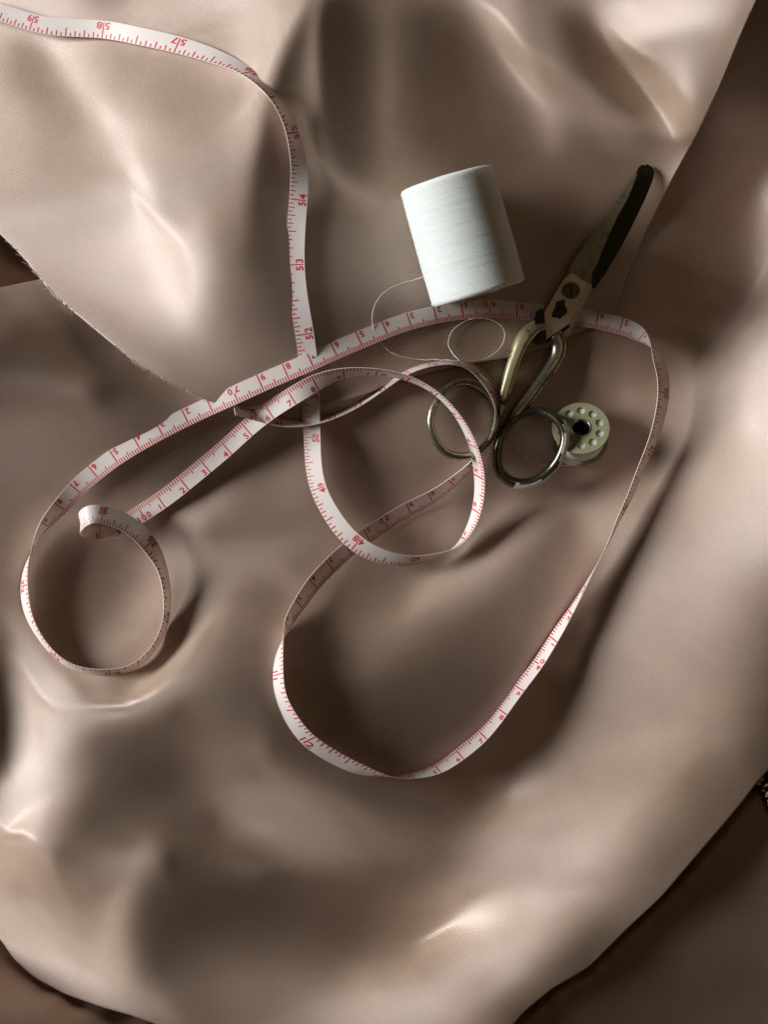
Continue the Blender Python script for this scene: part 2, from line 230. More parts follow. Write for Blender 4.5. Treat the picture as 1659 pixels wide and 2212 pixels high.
[4,-3,-6,5,0,-2,4,-4,5,-4,2,0,-1,0,1,0,0,1,3,-5,-3,10,-14,10,-5,-6,9,-3,2,2,-2,-6,22,-23,-22,30,19,-21,-16,28,-7,0,0,-3,1,-2,-1,2,-2,1,-2,2,-1,13,-45,107,-137,87,-46,27,-6,1,2,-22,56,-74,65,-33,7,-1,1,-1,0,-1,2,-1,-1,3,-1,0,-3,1,0,0,4,-4,2,0,-1,0,-1,3,-2,0,2,-1,5,-12,-4,8,30,-47,29,-31,34,25,1,-115,63,59,-36,-141,92,167,-106,-55,19,54,-111,70,71,-79,21,-84,254,-389,348,-96,-164,110,56,-192,334,-299,143,-44,16,-44,94,-84,39,-10,2,0,-2,1,-2,2,-3,3,-1,0,-1,2,-1,0,1,0,0,-2,1],
[1,-1,-1,0,1,2,-4,4,-3,2,-1,0,0,2,-3,4,-4,4,-3,6,-7,2,4,-13,11,-9,-6,23,-19,9,-6,23,-83,54,42,-28,-17,29,29,-62,23,-5,0,0,0,1,1,-2,1,-2,1,-1,1,3,-10,105,-333,406,-217,57,-12,-5,31,-74,90,-48,2,7,-2,4,-7,4,-1,1,0,-1,2,-3,1,-1,2,-4,3,0,0,1,-1,0,1,-1,2,-4,3,1,-2,2,-3,4,0,-12,-5,43,-39,5,1,3,55,-33,-83,47,24,31,-46,-154,186,75,-61,-105,133,-283,401,-188,-18,69,-122,179,-250,362,-316,42,25,78,-87,60,-28,2,8,-26,46,-19,1,-5,2,1,-1,-2,0,1,2,-2,-1,3,-3,3,-2,2,-2,1,-2,2,0],
[0,-1,2,-1,-1,1,2,-1,-2,1,1,-1,1,-2,3,-4,6,-5,3,-2,4,-7,8,0,-10,6,-5,-19,41,-31,27,-75,119,-42,-28,11,7,-23,-12,74,-58,16,-3,0,0,0,1,0,-1,1,-1,1,3,-13,52,-144,199,-149,61,-11,-2,20,-81,140,-108,41,-8,-3,3,-3,6,-5,1,1,0,-1,0,0,-1,1,-1,3,-2,-1,1,0,1,-2,2,0,-3,4,-2,-1,2,-1,1,0,-2,10,-17,-3,28,-16,-24,46,-41,73,-50,-36,23,2,5,63,-130,-37,78,157,-116,76,-368,425,-96,-32,-89,103,12,-168,375,-397,136,-118,229,-116,12,-10,47,-111,140,-77,12,2,1,-1,-2,3,0,-2,1,-1,0,0,2,-3,4,-3,2,-3,3,-2,-2],
[0,-1,0,2,2,-4,1,-1,3,-1,-1,-1,0,1,2,-1,-4,5,-1,-2,2,2,-2,0,2,-3,-6,10,-39,59,-37,34,-28,-1,11,-3,-2,10,-7,-22,40,-21,3,0,0,-1,-1,2,1,-2,2,-3,9,-29,124,-299,314,-143,33,-11,3,2,-1,2,-5,5,-19,33,-24,18,-20,11,-1,0,-1,1,-3,3,-2,2,0,-1,0,0,-1,1,-1,2,-2,2,1,-3,0,2,-1,1,0,-1,2,-8,19,-27,19,0,3,-43,71,-53,60,-51,-2,6,4,-19,37,10,-38,-126,99,103,26,-235,160,89,-75,-67,36,36,-45,122,-222,94,-3,6,7,34,-137,219,-147,44,-10,1,2,-1,1,1,-3,4,-3,1,1,-2,3,-2,1,-1,-2,2,-2,1,0],
[-11,22,-5,-9,-3,9,-2,1,-2,0,-2,3,-1,0,-3,4,-1,-2,1,3,-3,3,0,2,-1,-3,-2,1,0,-35,56,-9,-16,9,-5,0,2,-4,6,-13,21,-14,6,-3,0,1,0,-2,0,3,-1,6,-26,110,-324,415,-221,45,-6,-1,9,-38,67,-50,17,-6,-2,8,-6,7,-5,0,-2,2,-1,2,0,-3,4,-2,1,0,-2,2,-1,-1,1,1,-1,0,-1,2,-1,-1,2,-1,0,2,-4,7,-12,21,-38,44,-19,3,-27,46,-34,40,-37,4,0,15,-16,-13,12,60,-55,-96,60,85,17,-212,219,-27,-35,-5,-76,202,-98,-104,-62,238,-132,20,0,26,-23,3,-2,3,1,-2,4,-4,4,-2,1,-3,3,1,-3,4,-4,0,2,-2,0,0,1],
[36,-80,23,37,9,-31,3,2,0,2,2,-4,0,-2,3,-1,1,-1,0,0,2,0,0,2,-2,3,-1,-14,24,-27,-28,104,-87,30,-8,3,0,1,0,-3,-2,12,-11,6,-4,2,-2,2,0,-1,2,-11,46,-150,194,-75,-16,14,-5,1,-1,7,-10,6,-4,5,-1,-7,7,-2,2,-3,2,-3,4,-4,2,1,-2,2,-1,0,3,-4,1,1,-1,-1,2,-2,3,-4,3,-1,-1,1,0,0,3,-5,6,-6,17,-47,55,-15,-24,21,3,-18,25,-9,-8,-13,16,12,-16,-26,29,39,-24,-33,-39,95,-79,45,31,-54,92,-133,146,-94,-113,159,-40,-42,95,-70,23,-10,6,1,-1,0,2,-2,1,1,-2,3,-1,0,1,-1,-3,3,0,-1,-2,1,-2],
[54,-23,-26,-59,-28,114,-18,-10,2,-12,3,4,-1,1,-3,-1,3,-1,-1,1,2,-1,0,3,1,-1,-3,4,-15,15,-13,-8,40,-28,7,-1,-2,0,-1,11,-34,49,-26,-2,8,-5,1,0,0,2,-7,18,-43,6,83,-83,31,-7,-1,2,3,-21,40,-29,3,3,-3,13,-14,3,4,-4,1,1,-3,1,0,1,1,-1,2,0,-3,3,-1,-2,0,2,-3,3,-3,4,-3,1,0,-1,2,-1,0,2,0,-1,0,12,-45,49,6,-57,55,-20,-1,-12,6,12,-9,-6,21,12,-45,15,-34,113,-154,113,-18,-30,3,51,-88,76,52,-48,-93,-6,112,-91,88,-49,6,1,3,1,-3,1,-2,4,1,-3,0,3,0,-1,3,-5,2,1,-2,-2,2,-3,3],
[-22,27,13,32,44,-178,27,46,-8,48,-20,-15,5,-1,1,0,-2,2,0,1,-1,1,2,-3,5,-3,6,-8,2,-4,1,-48,116,-95,35,-8,3,-1,1,-5,19,-53,67,-21,-17,7,5,-4,1,-5,12,-15,-55,158,-131,46,-11,0,3,-2,-3,17,-20,4,3,-5,3,-6,20,-20,15,-11,4,-1,-2,2,1,-1,0,0,-1,4,-2,-1,-1,2,0,-3,4,-3,0,1,0,0,0,1,-2,1,0,2,-3,3,-1,4,6,-40,32,28,-64,57,-38,17,10,-14,-1,-1,-15,2,58,-90,139,-194,141,-104,60,38,-20,-9,23,-27,-71,216,-116,-141,82,76,-56,10,-3,4,1,-2,0,3,-3,3,-2,0,1,1,0,5,-8,3,1,-1,0,0,-3,0,2],
[7,-9,-4,-4,-26,112,-9,-80,14,-83,51,62,-25,-6,-6,6,-3,2,1,-2,1,2,-1,2,-3,4,-3,4,-5,11,-15,2,-69,158,-113,31,-6,3,-2,2,-5,17,-50,38,30,-23,-20,12,-3,12,-20,-39,136,-126,51,-12,1,1,-2,1,6,-10,4,2,-4,2,4,-10,10,-3,-2,4,-4,-1,2,0,0,-1,2,-2,2,-2,4,-2,1,-3,0,1,-1,1,1,-2,0,2,-1,-1,2,-2,2,-3,4,-1,0,-1,5,5,-28,11,32,-50,38,-4,-14,8,3,-4,-2,-10,-29,95,-68,-14,12,29,-48,-16,43,12,18,-19,11,-1,99,-186,14,110,-69,19,-6,5,-1,-1,1,-2,4,0,-2,-1,0,5,2,-6,4,-4,8,-5,-4,2,-1,1,0],
[-1,2,1,2,4,-28,-3,52,-8,59,-60,-116,62,37,15,-30,14,-4,0,2,0,-2,2,-1,3,-3,3,-1,1,-3,15,-19,5,-53,99,-55,11,-3,2,-2,2,-3,14,-21,-25,36,30,-33,3,-24,1,83,-92,41,-13,3,-2,2,-2,9,-39,71,-51,12,0,-2,0,2,-4,1,2,2,0,-2,1,-1,-2,4,-5,4,-1,1,-2,2,-1,1,-1,1,-2,0,2,-2,3,-4,2,1,-2,2,-2,2,-1,0,1,0,1,0,5,-18,4,16,-11,-1,5,1,1,4,0,1,-13,7,-52,95,-52,-11,14,-1,-25,-12,35,-14,39,-90,136,-8,-20,-59,27,-10,6,-1,-1,0,1,1,2,-5,0,1,4,0,-2,3,-6,17,-11,-11,5,6,-3,0,0],
[1,0,-1,-1,1,7,0,-12,-2,-17,28,91,-78,-91,32,74,-45,15,-3,0,0,1,-1,1,-2,3,-1,1,1,-1,1,1,0,-24,39,-29,14,-5,2,1,-2,0,0,3,8,-21,-20,39,-12,14,24,-55,29,-10,2,0,2,-2,-3,22,-55,40,1,1,-2,-6,7,-21,38,-30,20,-20,10,-2,0,-1,3,-5,4,-2,-1,2,2,-2,0,0,1,-1,0,1,-3,4,-4,3,-1,0,-1,0,2,0,-1,1,-2,2,-2,6,-9,10,-14,6,-3,6,0,2,-1,1,1,10,-32,74,-91,17,17,9,-7,2,-4,36,-61,14,-14,26,0,-36,90,-64,10,-2,3,-1,-1,2,-1,1,-3,1,1,-5,13,-5,0,-6,22,-19,-16,16,4,-6,6,-4,2],
[3,-5,3,0,1,-2,0,2,1,3,-8,-33,39,95,-124,-64,135,-64,22,-5,0,1,-1,0,0,1,-1,2,-1,4,-2,0,-8,23,-63,81,-46,14,-4,0,2,0,-2,0,0,4,8,-22,15,0,-17,19,-7,1,2,-3,1,0,10,-59,95,-62,16,-3,6,6,-8,2,-3,-9,17,1,-13,5,-2,2,-3,1,0,0,2,-3,1,2,-1,2,-2,-1,2,-1,1,-2,2,0,-2,0,2,0,-2,0,0,1,2,-2,1,-2,7,-12,8,-10,8,0,2,-2,2,-1,11,-52,166,-248,163,-42,3,-6,5,-2,5,-17,10,31,-23,18,-179,285,-164,42,-11,6,-1,-1,2,-3,2,-1,-3,0,-3,15,-7,-1,-1,20,-29,-11,27,-5,-7,7,-2,3,-3],
[-1,6,-4,1,-3,2,0,-1,0,-8,7,8,-8,-45,116,-13,-196,206,-86,21,-1,-2,1,0,-1,0,1,0,2,-1,1,1,-4,-4,18,-33,26,-7,0,2,-2,0,2,0,-1,-1,-3,9,-6,-1,7,-6,0,2,-1,1,1,-8,27,-63,77,-45,10,-1,-1,-1,2,13,-51,99,-95,50,-15,2,-3,1,0,0,-1,1,-1,0,0,-1,3,-2,2,1,-1,-1,0,-1,2,-3,3,-1,0,0,0,0,2,-3,1,-1,2,-1,1,0,-5,3,-1,2,1,2,-3,3,-14,63,-116,106,-50,7,-1,5,0,-9,21,-38,26,-34,24,-49,176,-149,34,-6,2,1,1,-1,-2,1,-3,-1,1,-1,4,3,-3,2,11,-24,-8,27,-13,3,1,-1,1,-1,0],
[22,-41,16,2,11,-9,-1,-5,-4,36,-35,-2,16,0,-46,52,121,-304,230,-71,11,2,-1,-2,3,-3,3,-1,3,-2,2,0,-3,-5,12,-25,23,-7,4,-3,1,1,-2,0,2,0,1,-5,4,4,-9,3,4,-3,-1,3,-5,17,-65,107,-71,18,-6,1,-2,3,-2,-1,20,-48,69,-54,34,-19,2,0,0,1,-3,2,-2,0,1,2,-2,1,1,-2,0,2,0,1,-3,2,-2,1,1,-2,2,-1,-1,2,-2,2,-2,1,0,5,-14,25,-24,7,1,-2,2,1,-3,20,-32,18,-2,2,-1,-3,-5,17,-28,21,-9,10,-17,35,-39,14,4,-3,3,-1,-3,1,1,-1,0,-2,0,1,4,-2,1,5,-9,-19,31,-15,4,-1,-1,1,1,2,-2],
[18,2,-27,2,-18,21,-2,14,31,-148,102,11,-10,29,37,-79,-30,203,-320,213,-52,-1,5,0,-3,5,-3,2,-2,3,-1,2,-4,2,-28,39,-16,4,-3,2,1,-1,1,-1,-1,2,-4,11,-12,-12,31,-12,-6,4,1,-2,-4,23,-54,76,-53,11,0,-2,2,-5,5,-4,2,-10,6,59,-83,48,-15,-4,3,-2,1,0,0,0,-3,0,4,-1,-2,3,0,-2,1,0,0,0,1,0,-3,4,-3,2,-1,0,1,-1,0,-1,-1,1,10,-23,48,-48,9,3,1,7,-31,74,-85,46,-9,2,-2,2,-3,3,-10,12,-9,3,-9,26,-18,5,-5,5,-2,-1,1,-1,-2,2,0,1,-1,2,-2,3,-1,2,-25,28,-12,3,1,-1,1,-2,2,-1,2],
[3,7,-11,9,11,-36,37,-65,-89,261,-119,-7,-3,-20,-43,113,2,-87,191,-303,162,-1,-21,12,-1,-2,2,2,-2,-1,0,-1,1,0,-27,42,-21,5,1,-1,0,-1,1,1,0,-4,12,-28,8,35,-42,36,-16,-1,-2,0,14,-62,107,-82,33,1,-10,1,-4,1,-7,8,-5,6,-23,-4,104,-108,47,-15,-3,3,1,-5,4,-3,1,0,-3,4,1,-1,-1,2,-2,0,1,0,-1,1,2,-3,4,-4,2,0,-1,0,0,2,-1,0,3,-5,-18,50,-35,-2,10,-46,163,-244,165,-50,12,-2,1,-5,11,-12,7,-7,4,-11,31,-30,10,-3,5,-2,0,-1,-1,1,1,-3,2,0,3,-5,10,-8,3,-17,11,2,-2,3,-1,0,1,-3,0,2,-2],
[-1,23,-35,14,-9,55,-147,106,117,-211,96,-8,0,3,24,-80,11,55,3,127,-252,93,40,-35,15,-2,0,-3,4,-1,-3,3,-1,8,-31,25,-5,4,-3,1,-1,3,-3,1,-1,6,-15,10,25,-37,22,-28,25,-10,6,-4,2,1,-3,1,-1,-9,16,2,-1,3,-8,-16,9,-1,9,-32,-12,123,-104,34,-10,-3,3,-1,-5,2,3,1,0,-5,0,0,3,-1,0,0,0,1,1,-1,0,1,-3,5,-2,-1,0,2,0,-3,3,-1,0,9,-17,-10,38,-18,-16,57,-113,106,-48,13,-2,2,2,-5,13,-22,16,-5,-2,4,-3,0,0,3,-2,0,0,-1,0,-1,0,2,-2,2,-2,6,-4,-2,-4,-1,5,-2,4,-3,1,1,0,-3,0,2,0],
[-3,12,10,-27,-5,-97,192,-44,-76,92,-91,35,8,-9,-4,25,-12,-23,-64,88,170,-262,48,68,-40,9,4,1,-10,-2,5,-3,3,-39,105,-80,21,-7,2,1,0,-3,3,0,-1,2,-12,32,-33,16,-7,3,-8,11,-5,2,0,-10,33,-29,6,3,-11,-6,12,-1,16,13,-34,-3,-4,22,-28,-26,87,-41,11,-3,-10,-1,13,-2,-21,3,0,10,4,2,-6,0,1,0,-2,-2,1,2,0,0,2,-3,0,2,1,-1,-2,4,-1,0,0,-4,12,-11,-18,35,-18,20,-34,16,-3,4,-1,0,-2,14,-20,15,-8,4,-7,14,-14,6,0,0,0,-1,-3,3,-1,0,-1,1,1,-1,-1,5,-6,2,-3,-7,12,-3,0,2,-2,0,-3,2,2,-2,0],
[2,-47,49,-17,-9,102,-81,-19,29,-28,65,-64,7,17,-8,-2,4,0,37,-100,-29,294,-249,-7,80,-26,-18,-5,17,6,-2,1,9,39,-59,13,-1,0,2,-4,2,1,0,-2,2,-5,16,-16,10,-10,7,-4,-5,7,-1,2,-5,21,-28,14,-4,2,1,3,-11,-2,-3,-8,47,-12,-5,-36,17,-18,29,-10,11,0,10,8,-61,8,39,-3,6,-12,-4,-3,8,-2,2,-1,5,2,1,-13,4,1,-2,2,2,-2,0,-1,4,-3,0,3,-1,1,-6,8,-2,-10,-6,61,-85,47,-11,0,1,1,-7,20,-22,12,-3,-2,3,3,-6,3,1,-1,-2,0,2,-3,2,-1,1,-1,-1,0,3,-2,2,-2,-13,15,-4,6,-5,-3,0,3,4,-6,-5,11,-2],
[0,-29,26,6,38,-52,-2,19,-10,10,-25,50,-37,-5,17,-7,1,0,-11,35,-7,-178,311,-135,-71,51,7,19,-16,-3,3,-1,-7,-15,23,-2,-1,-3,0,3,-3,2,-2,1,2,-5,18,-22,6,11,-9,-25,38,-17,4,-1,-3,18,-18,2,4,-3,3,-2,1,2,-3,6,-35,15,12,27,-13,-17,-38,74,-40,9,-25,-36,101,-8,-27,-5,-6,5,0,1,-4,3,-3,1,-2,-1,-3,21,-7,-6,3,-5,0,0,1,2,-1,3,0,-3,1,-1,4,-7,15,-50,151,-229,159,-52,13,-3,-1,-3,14,-22,15,-3,-1,-1,11,-15,10,-3,-2,2,0,-1,-1,1,-1,-1,2,-2,2,-1,2,-2,1,-9,4,3,5,-10,3,3,2,-4,-5,13,8,-46,10],
[-17,35,-28,16,-21,19,12,-26,12,-5,7,-18,35,-18,-17,20,-8,3,1,-7,-2,66,-172,147,6,-54,30,-31,16,-1,-2,5,6,8,-25,3,-15,30,-12,2,1,-2,2,0,-2,2,-5,26,-22,-20,-1,50,-35,9,-3,1,-3,11,-13,7,-4,2,0,2,1,-2,0,-4,17,-7,-23,-5,-3,34,-8,-37,51,-24,-11,77,-70,1,8,4,0,-1,0,2,-2,0,0,2,-4,-2,1,-11,4,11,-3,9,-4,4,-8,-2,2,-2,1,1,0,4,-3,3,-16,61,-118,109,-51,14,-3,-1,4,-7,22,-31,17,-4,2,0,-3,5,-4,1,3,-3,0,-1,1,-1,-1,3,-4,3,-2,2,0,3,-6,-5,2,8,-8,-3,8,1,2,3,17,-42,-26,133,68],
[-16,28,-10,-5,4,-6,-14,43,-25,-2,1,5,-12,18,5,-28,18,-5,1,0,1,-14,46,-59,20,7,-7,29,-24,2,-6,-5,-27,-5,51,-29,170,-216,83,-20,4,-1,0,0,0,4,-14,-13,20,19,6,-26,4,0,0,2,-4,10,-10,3,-2,2,-1,1,-1,1,1,0,-5,3,16,-3,-5,-28,9,1,-20,19,75,-83,18,7,-9,-3,0,2,-1,-7,7,-1,3,-3,7,4,0,1,-1,-8,1,-6,5,-6,15,2,-4,3,1,-3,1,-10,5,3,-1,2,-12,2,11,-6,-1,3,-4,17,-31,21,1,-9,8,-6,5,-6,6,-2,-2,1,0,0,-1,0,0,-1,3,-3,2,1,2,-3,-8,9,-16,16,-7,9,-4,-1,-3,-2,-34,131,130,-183,-150],
[-6,5,5,-3,-1,1,7,-30,30,-4,-7,1,2,-3,2,16,-24,12,-4,2,-2,3,-8,14,-19,63,-154,106,-15,5,7,2,42,3,-53,55,-263,407,-256,74,-15,4,-1,0,0,-1,4,4,-5,-7,0,5,2,-2,0,0,0,2,-2,0,0,-1,1,1,-1,1,-2,1,1,-4,-3,-1,12,10,-12,0,-25,17,-37,47,2,-15,6,5,0,-3,4,11,-7,0,-2,1,-6,-2,0,-1,0,3,0,0,-2,5,-10,-2,4,-3,1,10,1,16,-23,9,-38,94,-106,52,-16,10,-1,1,-8,16,-16,10,-9,13,-13,4,0,4,-4,4,-2,-2,0,1,0,-2,2,-1,-2,4,-1,2,-2,-3,3,-1,16,-51,37,-14,7,8,2,22,110,-130,-203,84,74],
[-1,-5,7,2,-1,-3,-1,8,-16,11,3,-6,1,0,0,-2,16,-18,5,0,1,-2,2,-6,25,-98,211,-255,176,-54,14,-3,-22,-1,16,-15,76,-191,199,-84,13,-3,1,0,0,0,0,-1,-1,4,0,-1,-2,1,2,-2,0,-1,2,-2,2,-1,0,-3,5,-3,2,0,-3,5,-3,-1,-6,-1,12,-8,24,-22,0,-6,1,12,3,-5,0,1,-3,-6,1,2,-1,0,3,0,0,1,0,-1,-2,3,-1,-2,2,2,-2,3,-3,-5,0,-13,42,-43,116,-197,135,-40,5,-1,0,-2,17,-20,3,2,-10,31,-28,18,-11,3,-1,0,1,-1,-1,1,0,0,-1,1,1,-2,4,-3,0,-4,3,-1,38,-52,17,24,4,-14,23,-11,-157,24,125,-4,-36],
[-4,3,1,-1,2,1,0,-2,2,-5,1,2,0,-2,2,0,-4,12,-6,-4,2,1,-2,0,7,-28,10,134,-244,167,-60,17,0,-1,3,-22,47,-94,140,-119,58,-16,2,0,1,-2,1,0,1,-1,-1,1,1,0,-3,2,4,-16,22,-11,1,0,-1,2,-3,4,-3,2,2,-4,4,1,-2,-2,-8,1,22,-2,-10,-8,4,-1,-4,4,-1,1,0,0,3,-3,2,1,-2,1,-1,1,0,-1,3,-3,1,0,0,-1,0,-2,3,0,0,6,-24,25,-14,21,-8,-6,0,-2,6,-11,19,-31,31,-10,13,-56,76,-43,12,-6,5,-3,-1,2,2,-2,0,1,-1,1,0,0,0,1,-7,1,3,14,-42,81,-39,-4,-37,8,-26,-12,90,4,-46,-4,24],
[-2,0,2,1,-2,2,0,0,-1,1,1,-1,-9,11,-6,2,2,-4,7,0,-7,4,-5,27,-108,186,-131,28,63,-144,117,-44,12,-4,-5,18,-32,68,-170,250,-174,56,-11,2,-1,2,-1,-1,1,0,0,1,-1,-1,3,-2,2,-4,1,1,0,-1,1,-1,1,-1,4,-3,1,1,-2,2,3,1,0,0,-34,25,11,8,-17,-3,4,-2,2,-1,0,1,-3,2,-1,0,3,-3,3,-1,-1,1,0,0,0,0,0,-1,1,0,-2,1,-1,2,-4,32,-61,38,-9,9,2,-3,-10,21,-28,23,-15,4,3,17,-45,34,-11,2,0,2,0,1,-1,1,-1,2,1,-2,-1,2,-3,-2,0,7,-6,3,-9,30,-44,-4,20,15,12,-2,-40,2,18,11,5],
[-2,3,-2,-1,2,1,-1,1,1,-2,0,2,8,-27,23,-10,3,2,-4,6,3,-12,18,-55,109,-103,52,-35,71,-66,-13,38,-19,8,9,-20,15,3,-16,-20,68,-42,4,0,-1,2,-2,1,1,-2,2,-2,1,1,-1,0,-1,2,-3,3,-1,-1,1,1,-1,-1,0,2,0,0,2,-3,-1,1,3,1,12,-23,-4,-1,24,-5,-6,-2,0,1,0,-2,3,-2,1,-1,-2,4,-3,1,1,1,-3,2,1,-1,-1,2,-2,1,0,-2,1,2,-14,49,-70,44,-10,1,-2,3,-1,5,-10,5,0,2,-9,4,5,-6,-1,4,0,0,1,1,-1,2,0,0,-3,2,1,-1,-2,-2,3,-1,5,-13,22,-35,14,16,-1,-2,-15,-3,10,8,2,-13,7],
[0,-1,-1,2,1,-3,3,1,0,-1,-2,2,-1,15,-38,32,-14,4,2,-4,4,7,-11,-15,43,-28,2,9,-45,133,-186,104,-6,-10,0,3,0,-8,38,-125,199,-157,68,-20,5,-3,2,1,-3,3,-1,0,0,1,-1,0,1,-2,2,-2,1,1,-2,-1,3,0,-2,1,0,2,-3,3,-1,0,-1,2,-3,7,-2,-2,-18,16,4,3,-4,-3,0,1,-3,2,0,1,-1,-2,2,-2,2,-3,4,-1,-2,2,1,-1,1,-2,-1,1,0,-3,18,-29,19,-6,1,3,-2,2,-2,7,-12,8,-4,9,-24,41,-49,23,-2,5,-2,-1,3,-2,2,-2,3,-1,3,-5,2,-2,-1,1,3,-6,7,-7,2,-18,33,-19,16,-8,-5,-3,4,1,-10,12,-2],
[1,-3,2,-1,0,3,-1,-1,-1,3,0,-3,0,4,15,-46,39,-17,5,2,-4,16,-67,122,-94,31,-8,3,8,-53,191,-264,125,4,-22,10,4,-1,-9,41,-170,286,-205,67,-16,5,-1,-2,4,-2,-1,1,1,-2,2,-1,0,2,-3,0,0,1,0,2,-4,2,1,-2,1,0,1,-2,3,-2,1,-1,2,-1,1,-1,6,-12,0,0,7,3,-2,0,1,-2,-3,-2,2,1,-1,1,-2,3,-2,0,1,-1,0,1,-1,1,3,-5,7,-39,118,-162,100,-27,8,-6,7,-13,34,-49,33,-10,4,2,-40,75,-59,17,4,-4,2,2,-3,2,0,2,-3,3,-3,3,-3,0,0,1,-2,2,-2,-3,0,-3,20,-16,18,-19,-2,3,1,-1,3,-1,2],
[2,-3,-1,4,-2,-1,0,1,1,0,-1,2,0,-4,5,17,-53,46,-19,8,3,-58,120,-96,37,-8,2,-3,-1,37,-107,219,-248,70,64,-46,13,3,-4,7,-3,-62,115,-67,15,-7,3,1,-3,1,2,0,-2,1,0,1,0,-7,13,-6,-1,-1,1,-1,2,-2,1,1,-1,-2,2,1,-2,1,0,2,-1,1,-2,2,-1,1,0,0,-6,-2,5,1,-1,3,2,2,-4,-2,-1,1,-1,1,-1,0,1,-1,1,-1,1,1,-5,7,-11,63,-129,110,-47,12,-4,5,-6,12,-19,18,-7,-4,23,-108,330,-481,320,-96,19,-2,-1,-1,2,-1,1,-2,3,-3,3,0,-3,2,-1,0,1,-2,-4,6,-13,22,-2,-8,13,-23,6,0,3,-1,1,-1,1],
[3,-3,2,-6,3,1,0,0,2,-3,3,-2,-1,3,-4,7,17,-55,47,-31,-7,74,-60,5,8,-6,3,-3,26,-54,54,-86,193,-155,-76,163,-84,23,3,-10,31,-104,165,-126,49,-10,0,0,1,1,-2,0,2,0,-2,1,2,-6,17,-23,12,-2,0,-1,1,1,-1,0,0,0,-1,-1,2,2,-1,-1,1,-1,2,0,-2,1,0,-2,3,2,-5,-1,2,-3,1,-3,7,1,1,-2,2,-6,1,1,-1,2,-1,-1,0,-1,9,-6,-14,5,24,-24,13,-4,-2,-2,5,-2,-2,2,-1,9,-40,191,-479,558,-307,84,-16,2,-1,1,-1,0,-1,2,-1,1,-1,-2,4,-4,3,-1,-2,4,-11,16,-22,46,-47,42,-37,3,3,4,-1,0,0,3,-2],
[5,-5,-1,3,-3,-1,1,0,-1,4,-1,0,1,-4,4,-5,8,11,-49,41,13,-35,10,21,-41,36,-20,35,-57,39,-14,23,-71,117,10,-220,211,-81,13,7,-10,29,-113,177,-117,36,-7,1,0,-2,3,-1,-1,1,1,-1,-1,8,-29,50,-37,10,-2,2,-2,1,-1,0,0,2,0,1,-3,0,1,0,1,0,1,-3,3,-1,-1,1,-1,-1,3,0,-2,1,-2,3,-5,-1,2,2,-3,8,0,-3,-3,-1,1,2,1,6,-35,22,56,-45,-64,83,-37,15,1,3,-20,28,-29,19,-6,6,-6,-68,195,-209,104,-23,3,-1,2,-2,0,0,1,-2,0,1,-2,2,0,1,-2,0,2,-4,2,0,2,25,-37,39,-61,29,2,0,1,1,-1,0,1],
[6,-5,1,-4,1,0,-1,2,-1,0,1,1,0,1,-3,2,-4,12,0,-15,-3,10,-3,2,22,-57,75,-78,50,-15,4,-5,19,-39,25,125,-283,211,-51,-16,11,18,-70,88,-35,0,0,1,-1,2,-3,3,0,-2,1,1,-3,5,-11,13,-1,-4,1,-1,1,-2,0,1,0,-2,1,1,3,-3,0,0,0,0,1,1,-2,1,-1,0,0,1,-1,-1,1,0,2,-2,1,2,-4,-1,3,-6,1,2,10,0,-6,-5,-1,-33,122,-40,-70,2,-10,3,53,-36,13,-10,30,-27,15,-12,3,3,-23,64,-88,63,-20,4,-1,0,-1,1,-1,0,-1,0,1,-3,2,2,-3,2,1,-1,-1,-2,12,-29,57,-33,3,-21,-5,20,-3,1,1,-3,4,-3,2],
[7,-4,-3,2,-1,-2,0,-3,3,-2,2,1,-1,3,-1,0,-2,-3,16,-12,-4,2,3,-11,14,41,-109,90,-32,7,-1,0,-2,8,-7,-36,197,-299,140,31,-53,15,38,-99,111,-55,13,-4,3,-2,2,-3,2,1,-1,-1,3,-5,13,-40,62,-38,6,1,-2,1,1,-3,0,3,-2,0,1,1,0,-1,-1,2,-1,2,-1,-1,1,-1,1,-1,-1,2,0,-1,-1,1,1,-1,2,0,-1,3,-2,1,-22,-2,20,15,11,86,-190,28,37,16,95,-147,3,78,-49,18,2,-15,21,0,5,-43,123,-232,212,-91,24,-6,1,0,0,-1,1,-1,-1,1,-2,0,2,-2,4,-3,0,1,2,-8,24,-42,78,-86,57,-62,39,-4,1,0,0,1,-1,3,-2],
[11,-8,-1,0,-2,0,-2,1,-2,2,-2,0,3,-3,2,2,1,-2,-2,6,2,-13,5,6,8,-35,57,-67,41,-9,0,2,-3,2,2,11,-72,194,-195,1,108,-71,28,-40,65,-41,13,-4,-1,2,0,1,-2,1,0,0,0,0,-2,11,-45,70,-35,-3,6,-1,-1,2,-1,-4,3,-1,-1,4,-4,4,1,-5,1,1,0,1,-1,2,-2,-1,2,-2,0,5,0,0,-6,0,0,0,-3,-3,2,-7,62,2,-28,-23,-17,-91,128,-8,-7,-3,-41,124,-95,-66,126,-60,10,2,-10,-3,15,-32,63,-17,-43,31,-7,2,0,-1,0,0,0,0,-1,0,-1,3,0,0,-3,3,-1,0,-1,12,-43,80,-26,-65,54,-31,26,-9,0,3,0,-2,3,-2,2],
